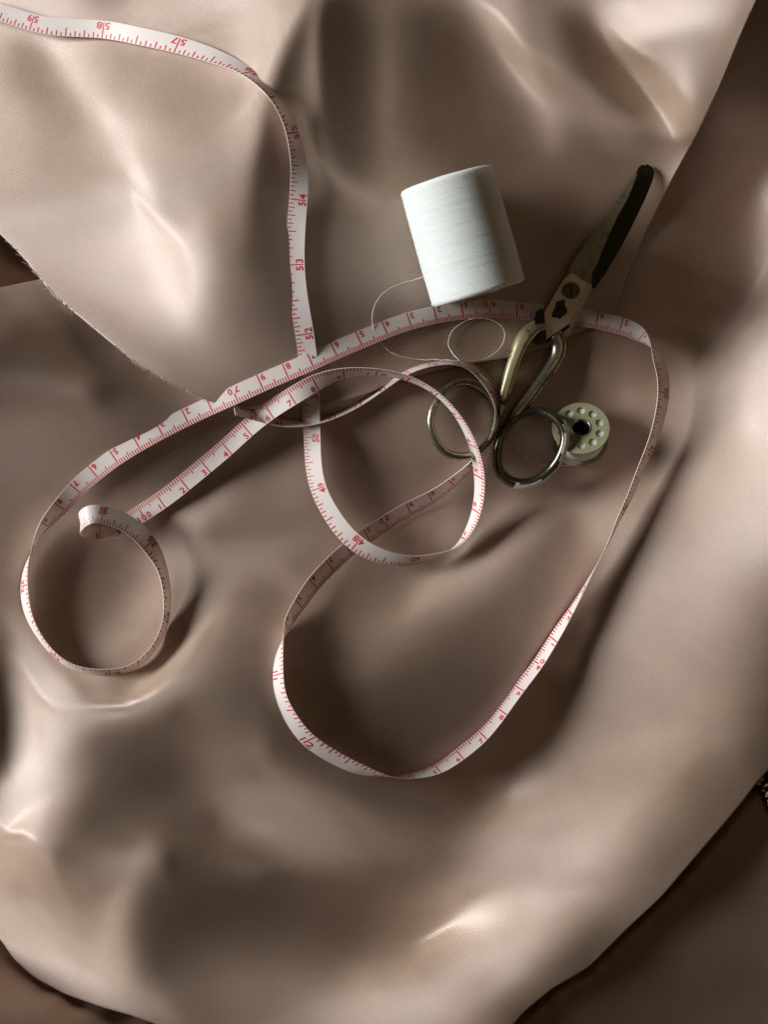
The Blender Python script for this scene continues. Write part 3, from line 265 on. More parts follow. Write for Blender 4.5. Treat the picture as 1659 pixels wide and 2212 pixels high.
[16,-13,-1,-3,1,0,1,-2,-1,-1,0,2,-2,1,2,-3,6,-4,1,0,-1,7,-11,16,-36,29,-7,29,-40,14,0,0,0,1,-2,0,16,-59,128,-78,-98,133,-50,0,15,-10,2,2,1,-1,-2,2,0,-1,2,-1,0,1,-1,-1,12,-50,62,-10,-15,1,1,0,0,2,-3,2,-4,-7,12,-3,-1,7,-4,-1,2,-1,-1,1,-1,2,-1,3,3,-21,2,-1,23,-1,1,-5,18,6,-7,28,-98,3,15,20,-8,54,-41,1,2,-2,16,-46,94,-30,-135,165,-83,27,-3,8,-45,183,-359,313,-125,32,-7,0,-2,1,-1,2,-2,1,1,-2,2,-1,-1,1,0,-1,1,4,-13,28,-60,143,-173,90,-32,3,14,-10,5,-1,3,-1,-1,3,-2],
[21,-19,-4,4,-3,1,-1,0,0,-1,0,0,2,0,-2,-1,-2,10,-5,4,-9,7,6,-28,25,-9,2,-4,13,4,-12,-3,9,-8,-1,2,5,11,-48,83,15,-183,146,-3,-121,183,-109,28,-8,3,1,-1,-1,2,-3,3,-2,2,-1,0,-4,18,-37,14,15,0,-2,-1,-1,-1,-1,-5,6,8,-10,0,2,-7,3,-3,3,5,5,-6,0,-1,-4,-6,-16,76,-11,4,-43,1,-2,9,-30,-8,10,-34,71,-5,-3,-11,22,-43,29,-5,-1,0,-3,17,-44,67,22,-186,189,-77,15,-5,32,-179,331,-251,87,-16,3,-2,0,1,0,-2,1,-1,1,1,1,-2,0,-1,2,0,0,-4,17,-55,143,-143,7,67,-70,45,-13,3,0,2,0,1,-2,1,2],
[24,-24,0,-2,4,-2,-1,2,-1,-1,1,-4,1,2,-1,2,-1,-1,3,-2,11,-18,-1,11,-7,2,1,-1,16,-34,39,-10,-23,24,4,0,-41,20,26,-39,16,135,-271,156,13,-50,21,4,-4,0,1,-1,2,-1,1,-2,1,-2,2,1,5,-9,-4,5,-1,-1,2,0,2,2,1,5,-6,-3,2,-1,-2,6,-3,4,1,-19,-7,15,22,-11,28,8,25,-119,15,-3,33,-2,2,-4,16,6,-4,10,-21,1,2,2,-6,13,-13,5,1,3,-8,-5,24,-31,49,56,-247,208,-53,5,-24,123,-217,143,-32,7,-2,1,0,-2,2,-2,3,-2,0,1,-2,3,-3,3,-2,0,2,-3,11,-12,56,-107,64,-13,-23,29,-10,5,0,2,-1,1,0,1,-2],
[19,-17,0,-1,-1,1,1,-2,-1,1,-2,3,-2,-2,3,0,1,-3,2,-6,3,10,-13,-2,-1,10,-2,5,-43,40,-38,38,33,-58,25,-4,87,-66,-53,38,-3,-33,190,-283,104,17,46,-68,38,-11,-1,0,1,-1,-1,3,1,1,1,-8,-15,15,15,-6,-5,0,1,0,0,-3,3,-5,5,-2,2,5,-4,-9,5,-9,-15,71,10,-25,-37,17,-48,-7,-12,77,-3,-6,-8,0,-1,0,-1,-3,0,-1,5,-1,-1,1,-2,5,-6,5,-4,-6,6,29,-29,7,-41,33,124,-252,133,24,-53,27,6,-16,12,-2,0,-2,2,1,-4,4,-4,4,-1,-1,1,-2,3,-2,2,-1,2,8,-36,99,-109,10,58,-83,58,-12,1,3,-1,1,1,5,-11,7,2],
[-2,10,-5,1,-1,0,0,-1,3,-2,-4,-2,0,3,-3,2,-1,2,1,2,-14,2,15,-8,4,-26,22,-17,47,-21,14,-34,-12,78,-87,23,-75,92,93,-86,-13,-24,-29,207,-168,-133,181,22,-91,34,2,3,-6,2,12,-17,0,-8,-3,16,20,-13,-7,-3,3,1,-2,1,0,2,-5,5,-1,6,-12,-20,24,24,-12,41,15,-109,-12,22,20,-4,27,6,-2,-20,-6,15,-6,3,0,-1,0,1,0,2,-5,3,0,-1,1,3,-8,-3,12,13,1,-53,32,-6,23,-26,-5,112,-109,-122,305,-330,216,-67,18,-8,1,2,-3,1,0,0,2,-2,0,1,-1,1,2,-3,1,5,-8,14,-11,38,-95,79,-47,10,16,-9,12,-5,2,-2,0,-2,17,-26,14],
[-20,17,7,3,-2,0,-2,2,-3,3,3,-6,-4,-4,2,-2,1,1,4,7,2,-12,-6,15,-8,25,-56,44,-11,-9,6,9,-7,-48,117,-82,41,-54,-74,114,28,36,-79,-65,93,91,-217,10,187,-91,-10,-9,21,-9,-38,37,0,17,1,-11,-11,4,1,2,-2,0,1,1,-2,2,6,-5,-7,-28,50,60,-54,-31,16,-69,2,68,9,-9,-5,0,-6,-4,3,4,4,-13,14,-7,0,2,0,-1,1,0,0,0,-3,3,-6,5,-3,35,-31,-14,-9,33,-7,-3,-9,10,13,-13,-71,302,-464,291,-92,44,-13,3,-3,0,4,-5,5,-3,0,0,1,-1,2,0,-3,4,0,-1,12,-32,66,-87,40,-5,-31,33,1,14,-11,-1,0,-2,2,1,-8,23,-26],
[-16,11,4,-2,5,-1,4,-3,0,-1,-1,4,-2,-3,-4,0,1,5,-3,1,9,5,-7,-11,12,-15,51,-69,-7,59,-36,10,1,15,-80,118,-60,5,39,-70,-12,-30,164,-50,-46,-38,92,33,-231,129,32,38,-78,19,51,-33,0,-12,0,2,3,-1,1,-1,2,0,0,-1,3,-9,-15,10,30,79,-84,-92,49,14,-6,44,-7,-19,-2,1,3,-1,2,2,-2,-2,0,3,-5,4,0,-1,1,-1,-2,-1,0,4,6,-4,12,-5,6,-59,40,3,9,-9,-10,18,1,13,-121,142,89,-377,344,-71,-35,12,-5,-2,3,0,-2,2,0,0,-1,1,-1,2,-2,1,1,1,1,-3,4,-13,35,-49,26,-54,35,32,3,-22,1,3,-2,2,-3,2,1,-9,26],
[-21,21,-2,2,-2,3,-3,4,1,-3,1,-1,0,0,2,2,1,-6,0,0,-2,6,6,-1,-12,11,-21,49,-18,-86,100,-40,8,-4,28,-73,77,-7,-45,38,-4,19,-125,92,42,9,-64,-25,151,-95,-47,-83,161,-13,-38,9,-3,2,0,0,-3,2,-2,1,-1,-4,1,-2,-6,29,49,-25,-32,-101,58,63,-19,-5,0,-10,2,5,0,0,-1,0,2,-3,1,2,-4,1,-3,4,-2,0,-2,7,5,1,2,-6,-7,1,-12,-2,13,6,2,-6,-3,4,7,-8,-26,-81,442,-510,100,166,-153,51,26,-15,0,1,0,0,-2,3,-3,2,0,-1,1,-1,1,-1,3,-4,3,4,-28,63,-54,18,-80,66,50,-26,-25,10,2,0,0,-1,0,-2,0,0,0],
[-8,5,1,-4,3,-3,7,-3,2,1,0,1,3,2,0,-3,-2,-1,0,-4,3,-2,2,3,3,-9,7,-12,22,35,-130,100,-22,0,-1,20,-46,35,33,-59,22,-9,40,-45,-8,1,47,-7,-62,45,29,82,-173,-8,50,10,9,-3,2,3,2,-2,1,1,-1,20,-7,10,13,-50,-58,33,-8,74,-21,-17,4,3,-2,2,0,-1,0,1,0,-1,1,-3,-1,-3,9,0,-2,7,-3,3,0,-8,-9,4,-8,6,6,2,6,1,-8,9,-21,12,9,-10,-15,-10,125,64,-653,693,-208,6,36,-25,-9,-3,0,0,-1,1,1,1,-1,-1,0,0,1,-1,1,0,-4,8,-5,-12,28,11,-35,-83,79,84,-71,-15,13,2,1,0,0,-2,2,-3,1,-2,-1],
[-24,25,0,4,-6,3,-14,12,-2,3,-1,3,3,1,-2,-1,-2,1,-3,2,-3,0,-1,3,0,3,-4,2,-6,8,59,-144,90,-8,-9,4,16,-31,7,63,-68,18,-8,11,-1,7,-30,28,-1,-10,-6,-35,103,9,-74,15,-11,2,1,-1,-1,3,-2,-1,5,-33,12,-13,-9,36,22,-11,13,-38,15,5,-1,-2,2,-2,1,1,-2,-2,1,-3,-2,12,5,1,-12,-1,3,-9,1,-3,2,5,5,-1,2,4,-16,1,-4,4,2,13,-14,7,-27,25,23,22,-186,57,384,-414,126,-4,3,-3,-6,-3,0,1,2,-1,1,-3,2,0,0,2,-2,1,-2,0,4,-2,-13,27,27,-67,-54,58,108,-102,0,14,5,-2,-1,-1,1,2,-3,1,-1,1,-8],
[-35,35,1,-2,5,-2,13,-23,4,2,6,-4,2,3,3,-1,-3,-4,2,-2,-1,2,1,-1,2,-4,0,1,2,-4,-8,97,-168,69,27,-27,6,11,-5,-40,90,-45,-10,1,6,-6,14,-31,48,-41,15,15,-41,3,43,-15,-8,5,-5,-2,1,-4,3,-1,-4,21,-7,3,4,-8,-9,1,6,-2,3,-6,5,0,-1,2,-6,-3,6,5,-2,10,4,-21,-9,1,7,3,-4,3,7,-3,1,-4,2,-4,4,-26,29,-3,7,-3,-8,-3,9,-13,35,-24,-11,-19,106,-74,-84,115,-23,-2,3,-8,-1,1,-5,2,-1,0,1,-1,1,0,2,-2,-1,2,-2,4,1,-17,36,10,-61,-32,36,99,-91,2,10,7,-2,-1,3,-1,0,-1,-1,0,0,3,-8],
[-38,38,0,2,0,-1,-5,18,-8,-7,-6,13,-5,-1,3,3,2,1,-5,-2,-2,-1,1,2,-6,6,1,-6,1,1,8,-34,123,-142,-3,72,-39,14,-12,27,-47,48,14,-20,-18,12,-4,6,-13,26,-19,-5,6,3,3,-20,16,-2,1,0,0,3,-2,1,0,-5,1,2,-4,3,3,0,-3,7,-12,10,-4,1,-4,-4,18,6,-11,-7,1,-12,-11,21,4,2,-3,-2,3,-6,0,3,-1,2,-8,3,5,17,-14,-7,-4,0,12,-5,10,3,-23,11,-1,4,-25,23,20,-21,2,1,-3,5,-2,-3,4,-3,-1,0,-1,3,-3,3,-2,0,2,-5,9,-2,-14,37,-4,-54,-15,32,52,-48,12,-13,11,4,-3,3,-4,2,-1,-1,1,-1,2,-4,2],
[-45,47,-1,1,-2,3,2,-8,7,5,1,-18,8,3,-5,2,4,0,4,0,0,-5,-2,-4,10,-7,0,1,-4,0,-2,14,-41,109,-76,-77,110,-53,8,6,12,-18,-3,26,14,-32,2,13,-32,53,-32,-7,12,-7,2,3,-3,-1,2,1,-1,0,1,-1,0,2,0,-1,2,-4,9,-13,8,1,0,-14,13,7,3,8,-30,-6,9,2,-2,1,13,-6,0,-2,3,-2,1,2,-2,-2,-5,0,12,-4,-8,-3,-2,18,1,-1,-7,3,-6,-3,9,-7,-1,0,9,-1,-1,2,-5,3,1,-3,2,3,-2,-2,0,0,-1,0,3,-3,0,1,0,6,-5,-5,30,-18,-43,-3,25,29,-9,-5,-11,1,15,-8,2,-1,1,0,-1,1,-2,0,-1,2,-2],
[-47,47,1,0,2,-1,-1,4,-3,-2,1,12,-11,-7,9,-3,-3,4,-1,2,1,3,1,-3,-5,7,-6,-1,2,-4,0,-4,18,-40,75,6,-168,142,-17,-21,-3,13,1,-7,1,29,-14,-24,26,-24,23,-10,3,-6,4,-4,3,-3,1,0,3,-2,0,2,-1,0,-1,3,-2,2,-3,2,-4,7,-23,55,-35,4,-18,-5,20,4,-9,0,3,7,-9,3,0,1,-2,2,-10,0,2,2,6,0,-9,4,8,4,2,-12,-2,2,1,-2,0,2,-6,1,3,3,4,-3,0,-2,2,-1,-1,2,1,-1,0,1,-2,0,2,-2,0,0,2,-2,3,1,-3,17,-25,-24,0,22,22,-3,-11,-1,-11,20,-9,4,0,-1,0,-2,0,0,2,-2,-3,5,-1],
[-47,48,0,-1,0,2,0,-1,1,1,1,-6,7,2,-8,2,2,-2,0,0,1,1,-1,5,0,-6,4,1,-4,0,-1,-2,-8,17,-20,16,113,-212,67,32,3,-23,8,6,0,-5,16,17,-34,-31,76,-35,-5,4,-6,5,-1,1,-2,2,-3,3,1,-2,2,-1,0,-3,3,-3,2,7,-2,2,36,-85,39,-11,29,-11,-4,-6,10,0,1,-3,2,-10,6,-7,0,-2,18,1,-6,1,-4,-1,3,0,-4,0,-3,4,1,-1,-1,0,1,-1,1,0,2,1,-5,6,-5,2,2,0,2,-4,2,0,-1,0,1,-1,-1,3,-2,2,-3,7,-1,-7,9,-26,-6,3,24,13,-6,-14,3,3,-3,-1,6,-2,-1,1,-2,1,0,-2,1,0,2,-4,2],
[-45,45,0,1,0,-1,1,-1,2,0,-1,2,-1,0,2,-2,-1,0,1,-1,1,0,2,-1,1,1,-1,-1,0,2,-1,-1,-3,-6,6,4,-34,129,-88,-70,20,55,-20,-11,8,5,-2,0,32,2,-92,92,-47,31,-20,7,-2,1,-1,-2,3,-2,0,2,-2,0,10,-2,1,4,-6,-6,3,-13,-12,32,-5,0,-8,1,7,3,-5,3,-13,-4,4,10,-7,9,2,3,-12,-1,4,-2,1,1,0,-1,-1,1,3,-4,1,0,0,1,1,-1,1,1,-4,1,2,-5,4,-1,0,3,-2,6,-6,0,1,0,0,1,-1,-2,3,-1,2,-3,-3,1,-16,6,8,16,0,-8,-11,6,1,0,9,-17,14,-5,1,-3,2,-1,0,2,-3,2,0,-1,-1],
[-37,36,1,-1,1,-1,0,3,-2,0,1,2,-6,8,-4,0,1,-1,1,0,-1,2,-3,5,-3,3,0,-1,0,-2,0,2,3,-5,-7,0,10,-25,38,56,-62,-81,44,36,-18,-4,6,3,-8,13,30,-52,63,-86,49,-9,0,1,1,4,-1,1,-1,0,2,4,-16,5,-5,0,5,2,-4,11,-2,-3,-9,-5,7,27,-30,5,-8,-6,20,9,-6,-5,2,-3,-2,-2,4,2,-3,1,1,-1,0,0,1,-2,-1,3,-1,-2,3,-2,1,0,1,1,-1,-4,1,-2,2,1,2,-3,0,4,3,-2,-2,0,-1,-1,2,2,-5,1,0,-2,-4,0,9,6,0,-9,-4,-6,11,2,-1,1,-1,6,-6,0,-1,2,-2,0,1,-1,0,0,1,-1,1],
[-32,32,-1,1,-1,1,0,-2,1,1,0,-6,18,-14,1,3,-3,0,1,1,1,-3,5,-5,6,-1,0,-2,2,-2,0,1,1,3,0,-6,-5,3,0,-17,46,39,-62,-67,48,13,-7,0,6,0,-2,1,-21,92,-83,17,-1,0,1,-7,0,1,1,1,0,-4,8,2,-4,0,-1,6,-12,1,0,22,-27,36,-39,-23,41,-10,17,6,-12,-8,3,3,-2,0,-1,1,-1,-3,3,0,0,1,-1,1,1,-2,1,-1,-2,4,-4,4,-3,2,0,0,2,-5,-4,4,-2,1,5,-5,3,-4,4,5,0,-4,1,0,1,-5,2,-4,3,-3,5,3,-3,-4,-10,6,1,13,-5,-1,3,-6,3,12,-12,0,0,-2,2,0,-2,1,0,1,-2,2,0],
[-10,7,1,-2,0,2,-2,3,0,0,1,12,-23,10,0,-2,2,2,-3,2,-2,3,-3,3,-2,1,2,3,-4,1,1,0,0,3,1,3,-2,-6,-4,2,-9,-1,32,45,-76,-25,19,6,-2,5,6,3,11,-62,70,-17,-1,-1,-5,7,-4,-2,0,-1,-7,7,1,-11,7,-1,2,4,8,4,12,-43,35,-77,74,11,-21,8,-10,-3,3,1,0,-4,3,-3,3,-1,-1,3,-1,-1,1,-1,2,-2,-1,4,-2,-1,2,-2,1,-2,2,0,0,0,0,6,-9,-5,0,6,-4,6,-1,-5,2,1,5,3,-3,0,-3,-1,-2,4,-4,1,1,-4,-2,-7,16,1,4,-4,-2,1,-1,3,1,-1,-3,0,-1,0,1,-1,2,-2,0,-2,3,-1,1],
[-18,21,-2,1,0,-4,3,-3,0,1,-2,-10,13,-4,4,-2,1,-1,2,-3,3,-3,2,-2,2,2,-3,-1,3,4,-1,2,0,-2,2,-1,3,3,-3,-1,-5,-2,-3,-15,47,7,-36,-14,8,-5,1,10,-19,68,-83,31,3,1,6,-13,8,1,0,2,16,-26,-8,17,3,4,-2,-7,8,-41,-16,47,-22,83,-59,-1,1,-2,1,0,-1,0,-1,2,-1,4,-2,1,0,-1,-1,2,-1,1,-2,2,0,-4,3,0,1,-2,2,-2,1,0,-1,2,-1,-1,9,-10,-3,-4,6,3,-2,1,0,1,-6,4,3,-3,-4,3,2,-2,0,1,-4,-1,1,13,-5,0,0,-4,3,-1,1,1,-2,-1,1,0,-1,2,-3,2,-2,0,3,-2,0,0,0],
[-8,5,1,0,-1,2,-1,0,0,-1,-1,3,-3,3,-2,5,-3,1,-2,2,-3,1,-3,1,-3,1,8,2,1,-1,4,-5,0,1,-3,1,0,0,4,-1,4,-5,-4,5,-15,2,19,3,-18,6,-2,-2,8,-38,86,-51,-6,-3,0,24,-16,-4,3,-21,-14,32,13,-12,-3,-13,-1,-1,-8,52,2,-18,16,-42,21,-5,1,-2,1,0,1,1,0,0,0,1,0,-2,2,-1,2,-2,0,1,1,-4,2,2,-4,2,-2,2,-1,3,-3,1,2,-4,3,-3,0,11,-5,-3,-5,-1,2,6,-8,-2,8,-7,0,1,3,-1,2,-1,0,-1,1,0,5,-4,1,1,-3,2,1,-1,-2,1,0,2,-1,-1,0,-1,2,-2,1,2,-4,4,-2,1,-1],
[21,-24,-1,-3,1,0,0,2,1,-1,4,-3,1,0,4,-5,4,-3,2,-3,2,-1,-1,0,-1,-3,1,10,3,-1,-4,1,-1,-3,5,-3,-2,2,1,1,-1,6,-2,-6,3,-1,-4,-1,8,-11,-2,-3,16,-10,-30,46,3,1,-6,-48,25,3,-8,37,2,-17,-7,2,0,13,0,2,3,-24,9,0,-6,8,-5,-1,1,2,1,0,0,1,0,-1,1,-4,3,2,-2,1,-1,2,-1,-2,1,3,-4,0,2,-2,1,0,0,-2,3,-2,0,2,-3,3,-2,0,5,1,-2,-5,2,-5,2,-3,-2,5,-2,3,0,3,-3,2,-2,0,0,4,-5,2,1,-1,0,0,0,1,1,-1,-2,2,-2,1,0,1,-2,2,-1,-1,2,-1,1,-1,0],
[26,-25,-2,2,-2,-1,0,0,-2,1,-5,5,1,-1,-4,5,-3,4,-2,3,-3,1,2,-2,0,2,-2,-2,2,3,-2,2,-2,5,-6,3,3,-4,-2,5,-2,0,2,3,-2,-2,0,1,-4,4,-2,-3,-18,11,10,-19,1,2,6,39,-17,0,6,-25,4,5,1,0,-2,-5,0,-1,0,6,-6,2,3,0,-4,4,0,1,-2,2,-2,2,-1,1,-3,3,-4,3,0,0,1,-1,1,1,-1,-1,1,0,-2,1,0,-1,-1,2,-1,2,-2,1,0,-1,3,-3,2,1,-2,3,-5,1,-2,2,-5,-1,4,1,2,-2,1,-1,1,1,-1,-2,3,-1,-1,0,2,-1,0,1,-1,-1,3,-3,2,-2,2,-1,0,-2,3,-1,0,0,-1,2,0],
[23,-25,1,0,2,0,0,-2,0,0,3,-3,-2,-2,1,-2,3,-2,2,0,2,0,0,-1,3,-3,1,-3,0,0,4,-2,2,-7,8,-1,-1,3,2,-6,5,-3,3,-1,1,2,-1,-3,3,-3,-1,0,3,-1,-7,6,2,-1,-3,-5,3,1,-3,8,-2,-2,-1,0,0,0,-1,-1,0,2,5,1,-2,-2,3,-3,1,-2,2,-1,2,-3,3,-1,1,-3,3,-5,4,1,-3,2,1,0,-1,1,0,-1,1,0,-2,0,1,0,-1,0,0,0,1,1,-3,4,-1,-3,3,-1,2,-4,3,-7,3,0,1,0,0,1,1,0,-1,-2,3,0,-1,0,-1,0,-1,3,-2,1,0,0,2,-1,-2,1,-1,-1,2,1,-2,1,-1,0,3,-3,3],
[25,-28,2,-1,0,2,0,1,0,0,-1,0,0,1,-3,-1,0,0,1,-1,1,-1,1,2,-2,2,-5,0,2,0,-1,1,0,6,-9,5,0,3,-2,0,-1,3,-1,1,0,0,-1,3,-1,-1,1,-2,-2,-1,2,-2,-2,3,1,0,0,0,1,-2,-1,3,-3,0,0,-1,1,4,3,-3,0,-2,0,0,0,0,-1,3,-3,1,-1,2,-1,0,1,1,-2,1,-3,1,3,-3,1,1,0,1,0,0,0,-2,2,1,-3,-1,3,-3,3,-2,0,-1,3,-1,0,1,0,-2,-2,4,-4,3,-3,2,1,-2,2,0,-2,-1,3,1,-3,0,1,-1,1,1,0,-3,2,0,2,-7,8,-5,1,0,1,1,-2,1,-2,2,0,0,-1,3,-4],
[16,-17,1,-1,2,-1,0,-1,1,-1,1,0,0,-1,3,-1,-2,1,-3,2,-2,3,-2,1,-1,-1,2,-3,-3,5,1,-1,0,-2,6,-4,2,-4,1,5,-1,-2,-1,4,-1,-1,4,-1,-5,4,0,-1,0,-1,-2,-1,4,-3,3,-3,2,-1,1,1,-1,-3,4,1,1,1,2,-3,-2,-1,-5,2,1,2,-2,2,0,-2,3,-3,4,-2,0,1,-1,1,0,0,-1,-2,1,2,-2,0,3,-2,1,0,0,2,-2,-1,3,-2,-2,4,-4,2,0,1,-1,-1,1,0,-2,1,1,-3,2,0,2,1,-4,3,-2,-2,3,0,-2,0,1,1,-1,1,0,-2,1,1,2,-2,-2,-5,6,-2,0,3,-2,0,2,-3,3,-3,1,2,-1,-2,1],
[2,1,0,-1,-2,0,-1,1,-1,1,-1,1,-1,3,-2,1,-1,-1,1,-2,3,-3,1,0,1,0,-2,0,-1,-5,4,4,0,-1,-1,1,-1,2,2,-4,0,2,2,-3,4,0,-4,-1,6,-3,-2,3,0,-2,1,-2,-2,2,-2,3,-1,2,-2,0,3,3,1,1,1,-3,-4,-2,-3,-1,0,-2,1,2,3,0,0,1,0,2,-3,1,1,0,0,0,-1,2,0,-3,0,0,0,1,-2,2,0,0,2,-2,1,0,1,1,0,-4,3,-1,0,0,-1,2,-3,2,0,-1,-2,3,0,-1,2,-1,1,-1,-2,2,-2,1,0,-1,1,0,0,1,0,2,-1,2,-3,0,-4,12,-23,12,-2,2,2,2,-4,3,-2,0,2,-3,-1,1,-2],
[1,-1,2,-2,2,-1,-1,-1,2,-2,2,-2,3,-3,1,0,1,-1,2,-2,-3,1,2,-1,0,0,2,-1,-1,-2,-3,0,1,5,-1,1,0,1,-3,2,-1,0,0,0,-1,3,1,1,-2,1,1,-1,0,4,-5,3,-2,-1,-1,0,2,0,5,-4,-5,0,7,2,-7,-2,-2,1,1,-1,1,-3,-2,-2,3,2,3,0,1,2,0,0,-2,-1,2,-1,3,-2,-1,3,-4,-1,1,-1,1,1,0,1,-2,2,1,0,-1,1,-3,4,-1,-1,-1,1,0,-1,2,-2,-1,1,2,-3,0,4,-1,-1,1,-3,2,-1,-1,0,0,2,-1,0,3,-2,1,0,-1,0,0,-2,1,7,-9,-3,4,-2,1,-1,5,-2,1,-2,-3,2,0,-1,-1],
[1,1,-2,2,-2,0,1,0,-3,2,-1,3,-4,2,1,0,-2,3,-5,2,2,0,-2,-1,2,0,-1,1,0,1,-1,-3,0,-3,2,0,1,0,3,-1,3,-3,0,2,0,-1,4,-1,0,0,-1,0,0,-4,4,-3,1,1,4,-1,-1,1,-2,9,10,-12,-18,-3,6,-3,8,-2,0,3,-1,2,0,-2,-4,-3,1,1,2,2,1,2,-1,2,-2,1,-1,1,1,-1,0,-1,-1,-1,0,0,1,2,0,0,-1,3,-2,-1,4,-3,-1,1,2,-3,1,-1,1,-1,0,0,0,1,1,-1,-1,1,-1,1,-1,-1,2,-2,1,0,1,1,-2,2,0,0,1,-4,-1,1,4,-5,5,-3,-1,2,-2,-2,2,0,-1,3,-2,-1,-2,0,-1],
[3,-3,0,2,-1,-1,-1,1,0,1,-2,-1,4,-2,-1,-1,4,-5,4,0,-2,1,0,2,-3,0,1,0,0,1,-1,2,0,-1,0,-1,-1,0,0,1,-1,3,-1,-2,3,-2,-2,1,-2,1,0,2,2,1,3,4,0,-2,-3,1,-2,-2,0,-9,-10,17,5,-10,-4,12,-8,3,2,-3,1,0,0,3,-1,2,-5,1,-5,-2,4,0,5,-2,2,0,1,-1,1,1,1,-2,0,-1,1,-4,2,-2,3,1,1,-3,3,0,-1,0,1,-1,-2,2,0,1,-2,0,1,-1,0,1,-1,1,0,0,-2,1,1,0,-2,2,-1,1,0,-1,2,0,0,-4,1,1,2,0,-1,-8,9,-1,1,-3,0,2,-5,4,0,-1,2,-3,0,2,0],
[4,-3,-2,2,-1,0,2,-3,3,-4,2,-1,-2,3,0,2,-5,5,-2,0,1,-1,0,-1,1,1,-2,1,0,-1,2,-1,1,2,-1,0,0,-1,-2,1,0,-1,1,2,-7,3,-3,2,2,0,4,-1,-1,5,-1,-2,0,3,0,2,2,-3,-6,2,3,-17,-5,4,10,-1,3,0,-3,3,0,-1,1,-3,2,-1,2,-2,3,-2,-6,0,0,3,1,1,2,1,-1,-1,2,4,-3,1,-4,4,-5,1,0,-2,3,1,-1,2,-2,1,0,0,0,1,-2,0,0,1,0,0,-1,0,2,-2,2,-3,2,0,-2,1,1,-1,1,0,0,2,-3,1,-3,3,-2,1,-1,0,-1,0,2,3,-2,-1,1,-1,0,-2,2,0,1,1,1,-4,3],
[3,-3,1,-1,0,2,-2,1,-2,2,-1,-1,1,-2,2,-2,4,-3,0,1,0,0,1,-1,0,0,1,-2,1,1,-1,0,0,0,0,0,0,0,1,-1,-2,2,0,-4,4,-3,4,-2,2,0,-2,4,4,-2,1,2,2,0,0,-12,-8,-4,1,2,4,9,7,0,-9,0,1,-1,1,-1,-1,2,-2,1,0,-1,0,-1,-1,1,2,-2,-3,1,-1,1,-3,5,3,1,-3,0,3,0,2,-4,2,-1,-3,3,-2,0,1,-1,3,-1,-2,3,-1,-1,1,0,0,0,-1,0,2,-1,-2,2,-2,3,-1,-2,1,1,-2,3,0,-1,1,-2,1,-4,2,0,1,0,-1,0,-2,3,0,0,2,-1,-1,0,2,-3,0,2,0,0,0,3,-1],
[4,-3,-2,1,1,-2,2,1,-1,-1,0,1,-1,0,-3,1,1,0,2,-1,0,2,-3,2,0,-2,1,1,-2,-1,2,0,0,-1,1,0,0,0,0,-1,3,-3,-1,1,0,1,0,1,1,2,5,-3,1,2,0,-1,-4,-13,-11,4,5,10,3,-2,-2,3,3,2,-1,-5,-1,3,0,-2,1,-1,1,-1,0,-1,0,0,1,-2,1,0,2,-4,0,-1,2,-6,3,3,4,-3,2,-2,0,3,0,-1,1,-2,-3,4,-2,1,-1,1,3,-4,3,-2,2,-2,1,-1,0,2,-2,1,0,0,0,-1,-1,3,-2,-1,5,-3,0,-1,0,-2,0,1,0,0,0,1,-1,0,0,2,0,-1,0,1,0,0,-2,2,-2,0,-1,3,1,-1,1],
[2,-2,2,-3,2,0,-1,0,0,1,0,-2,1,-1,1,0,-2,2,0,0,1,-2,2,-1,1,0,-2,1,2,-1,-3,2,-2,2,-2,2,0,0,-1,1,-1,2,-3,2,0,3,-1,2,1,2,-2,4,-2,0,-7,-11,-10,6,12,5,1,-4,-1,3,-4,1,4,3,0,-1,-2,-4,2,3,-1,-1,-1,2,-1,0,-1,1,-4,3,-3,2,-1,3,-1,0,-2,3,-6,-2,1,5,-2,3,0,-1,0,1,1,-1,3,-5,3,0,-1,1,-2,2,-1,2,-3,3,-2,1,1,-2,0,0,3,-2,1,-3,3,-4,3,2,-3,0,-1,1,-3,2,-1,2,-1,0,1,-2,1,-1,3,0,-1,1,-1,1,-1,0,0,-1,2,-2,1,0,-1,0,-1],
[2,-2,-1,4,-5,3,-1,0,1,0,-2,3,-3,0,0,2,-1,0,0,0,0,-1,2,0,-1,1,1,-2,-1,2,1,-3,2,-3,3,-4,2,-2,2,1,0,-2,3,1,1,-2,2,2,1,0,-1,1,-5,-13,-5,4,11,6,-3,-1,0,0,2,-3,3,-2,-5,3,5,1,1,-1,-3,-2,1,1,1,-1,-1,3,0,-3,2,-3,2,-3,1,-1,1,0,1,0,-1,1,-4,-1,1,1,1,0,1,1,-2,3,-1,0,-1,0,3,-2,3,-2,-1,0,2,-3,3,-1,-1,1,1,0,-2,1,-1,2,-2,1,0,0,-3,0,0,-1,2,-1,3,-3,2,0,-1,0,1,1,0,-2,2,-1,-1,2,0,-2,0,1,-2,1,0,-1,1,1,0],
[1,-1,1,-1,1,-1,1,-1,0,0,1,-2,1,1,-1,-2,2,0,-1,1,0,2,-2,0,0,0,1,0,1,-3,2,0,0,1,-4,3,-4,2,0,-1,-3,3,5,1,-3,4,1,-1,-1,0,2,-13,-5,2,6,4,1,-2,0,0,2,-1,0,0,0,-1,1,-2,0,2,3,1,0,-1,-1,-1,0,-1,2,-2,0,3,-1,-1,-1,2,-3,-1,2,-1,0,-2,6,-6,3,-3,0,0,0,1,1,-1,3,-4,2,2,-2,-1,-1,3,-1,3,1,-1,-1,1,-1,-1,2,-1,0,1,-1,1,-1,0,-2,3,1,-9,3,-1,2,1,1,1,-4,4,-2,1,-1,1,-1,2,-2,2,-1,0,3,-5,1,1,0,-2,1,0,1,-2,2,1,0],
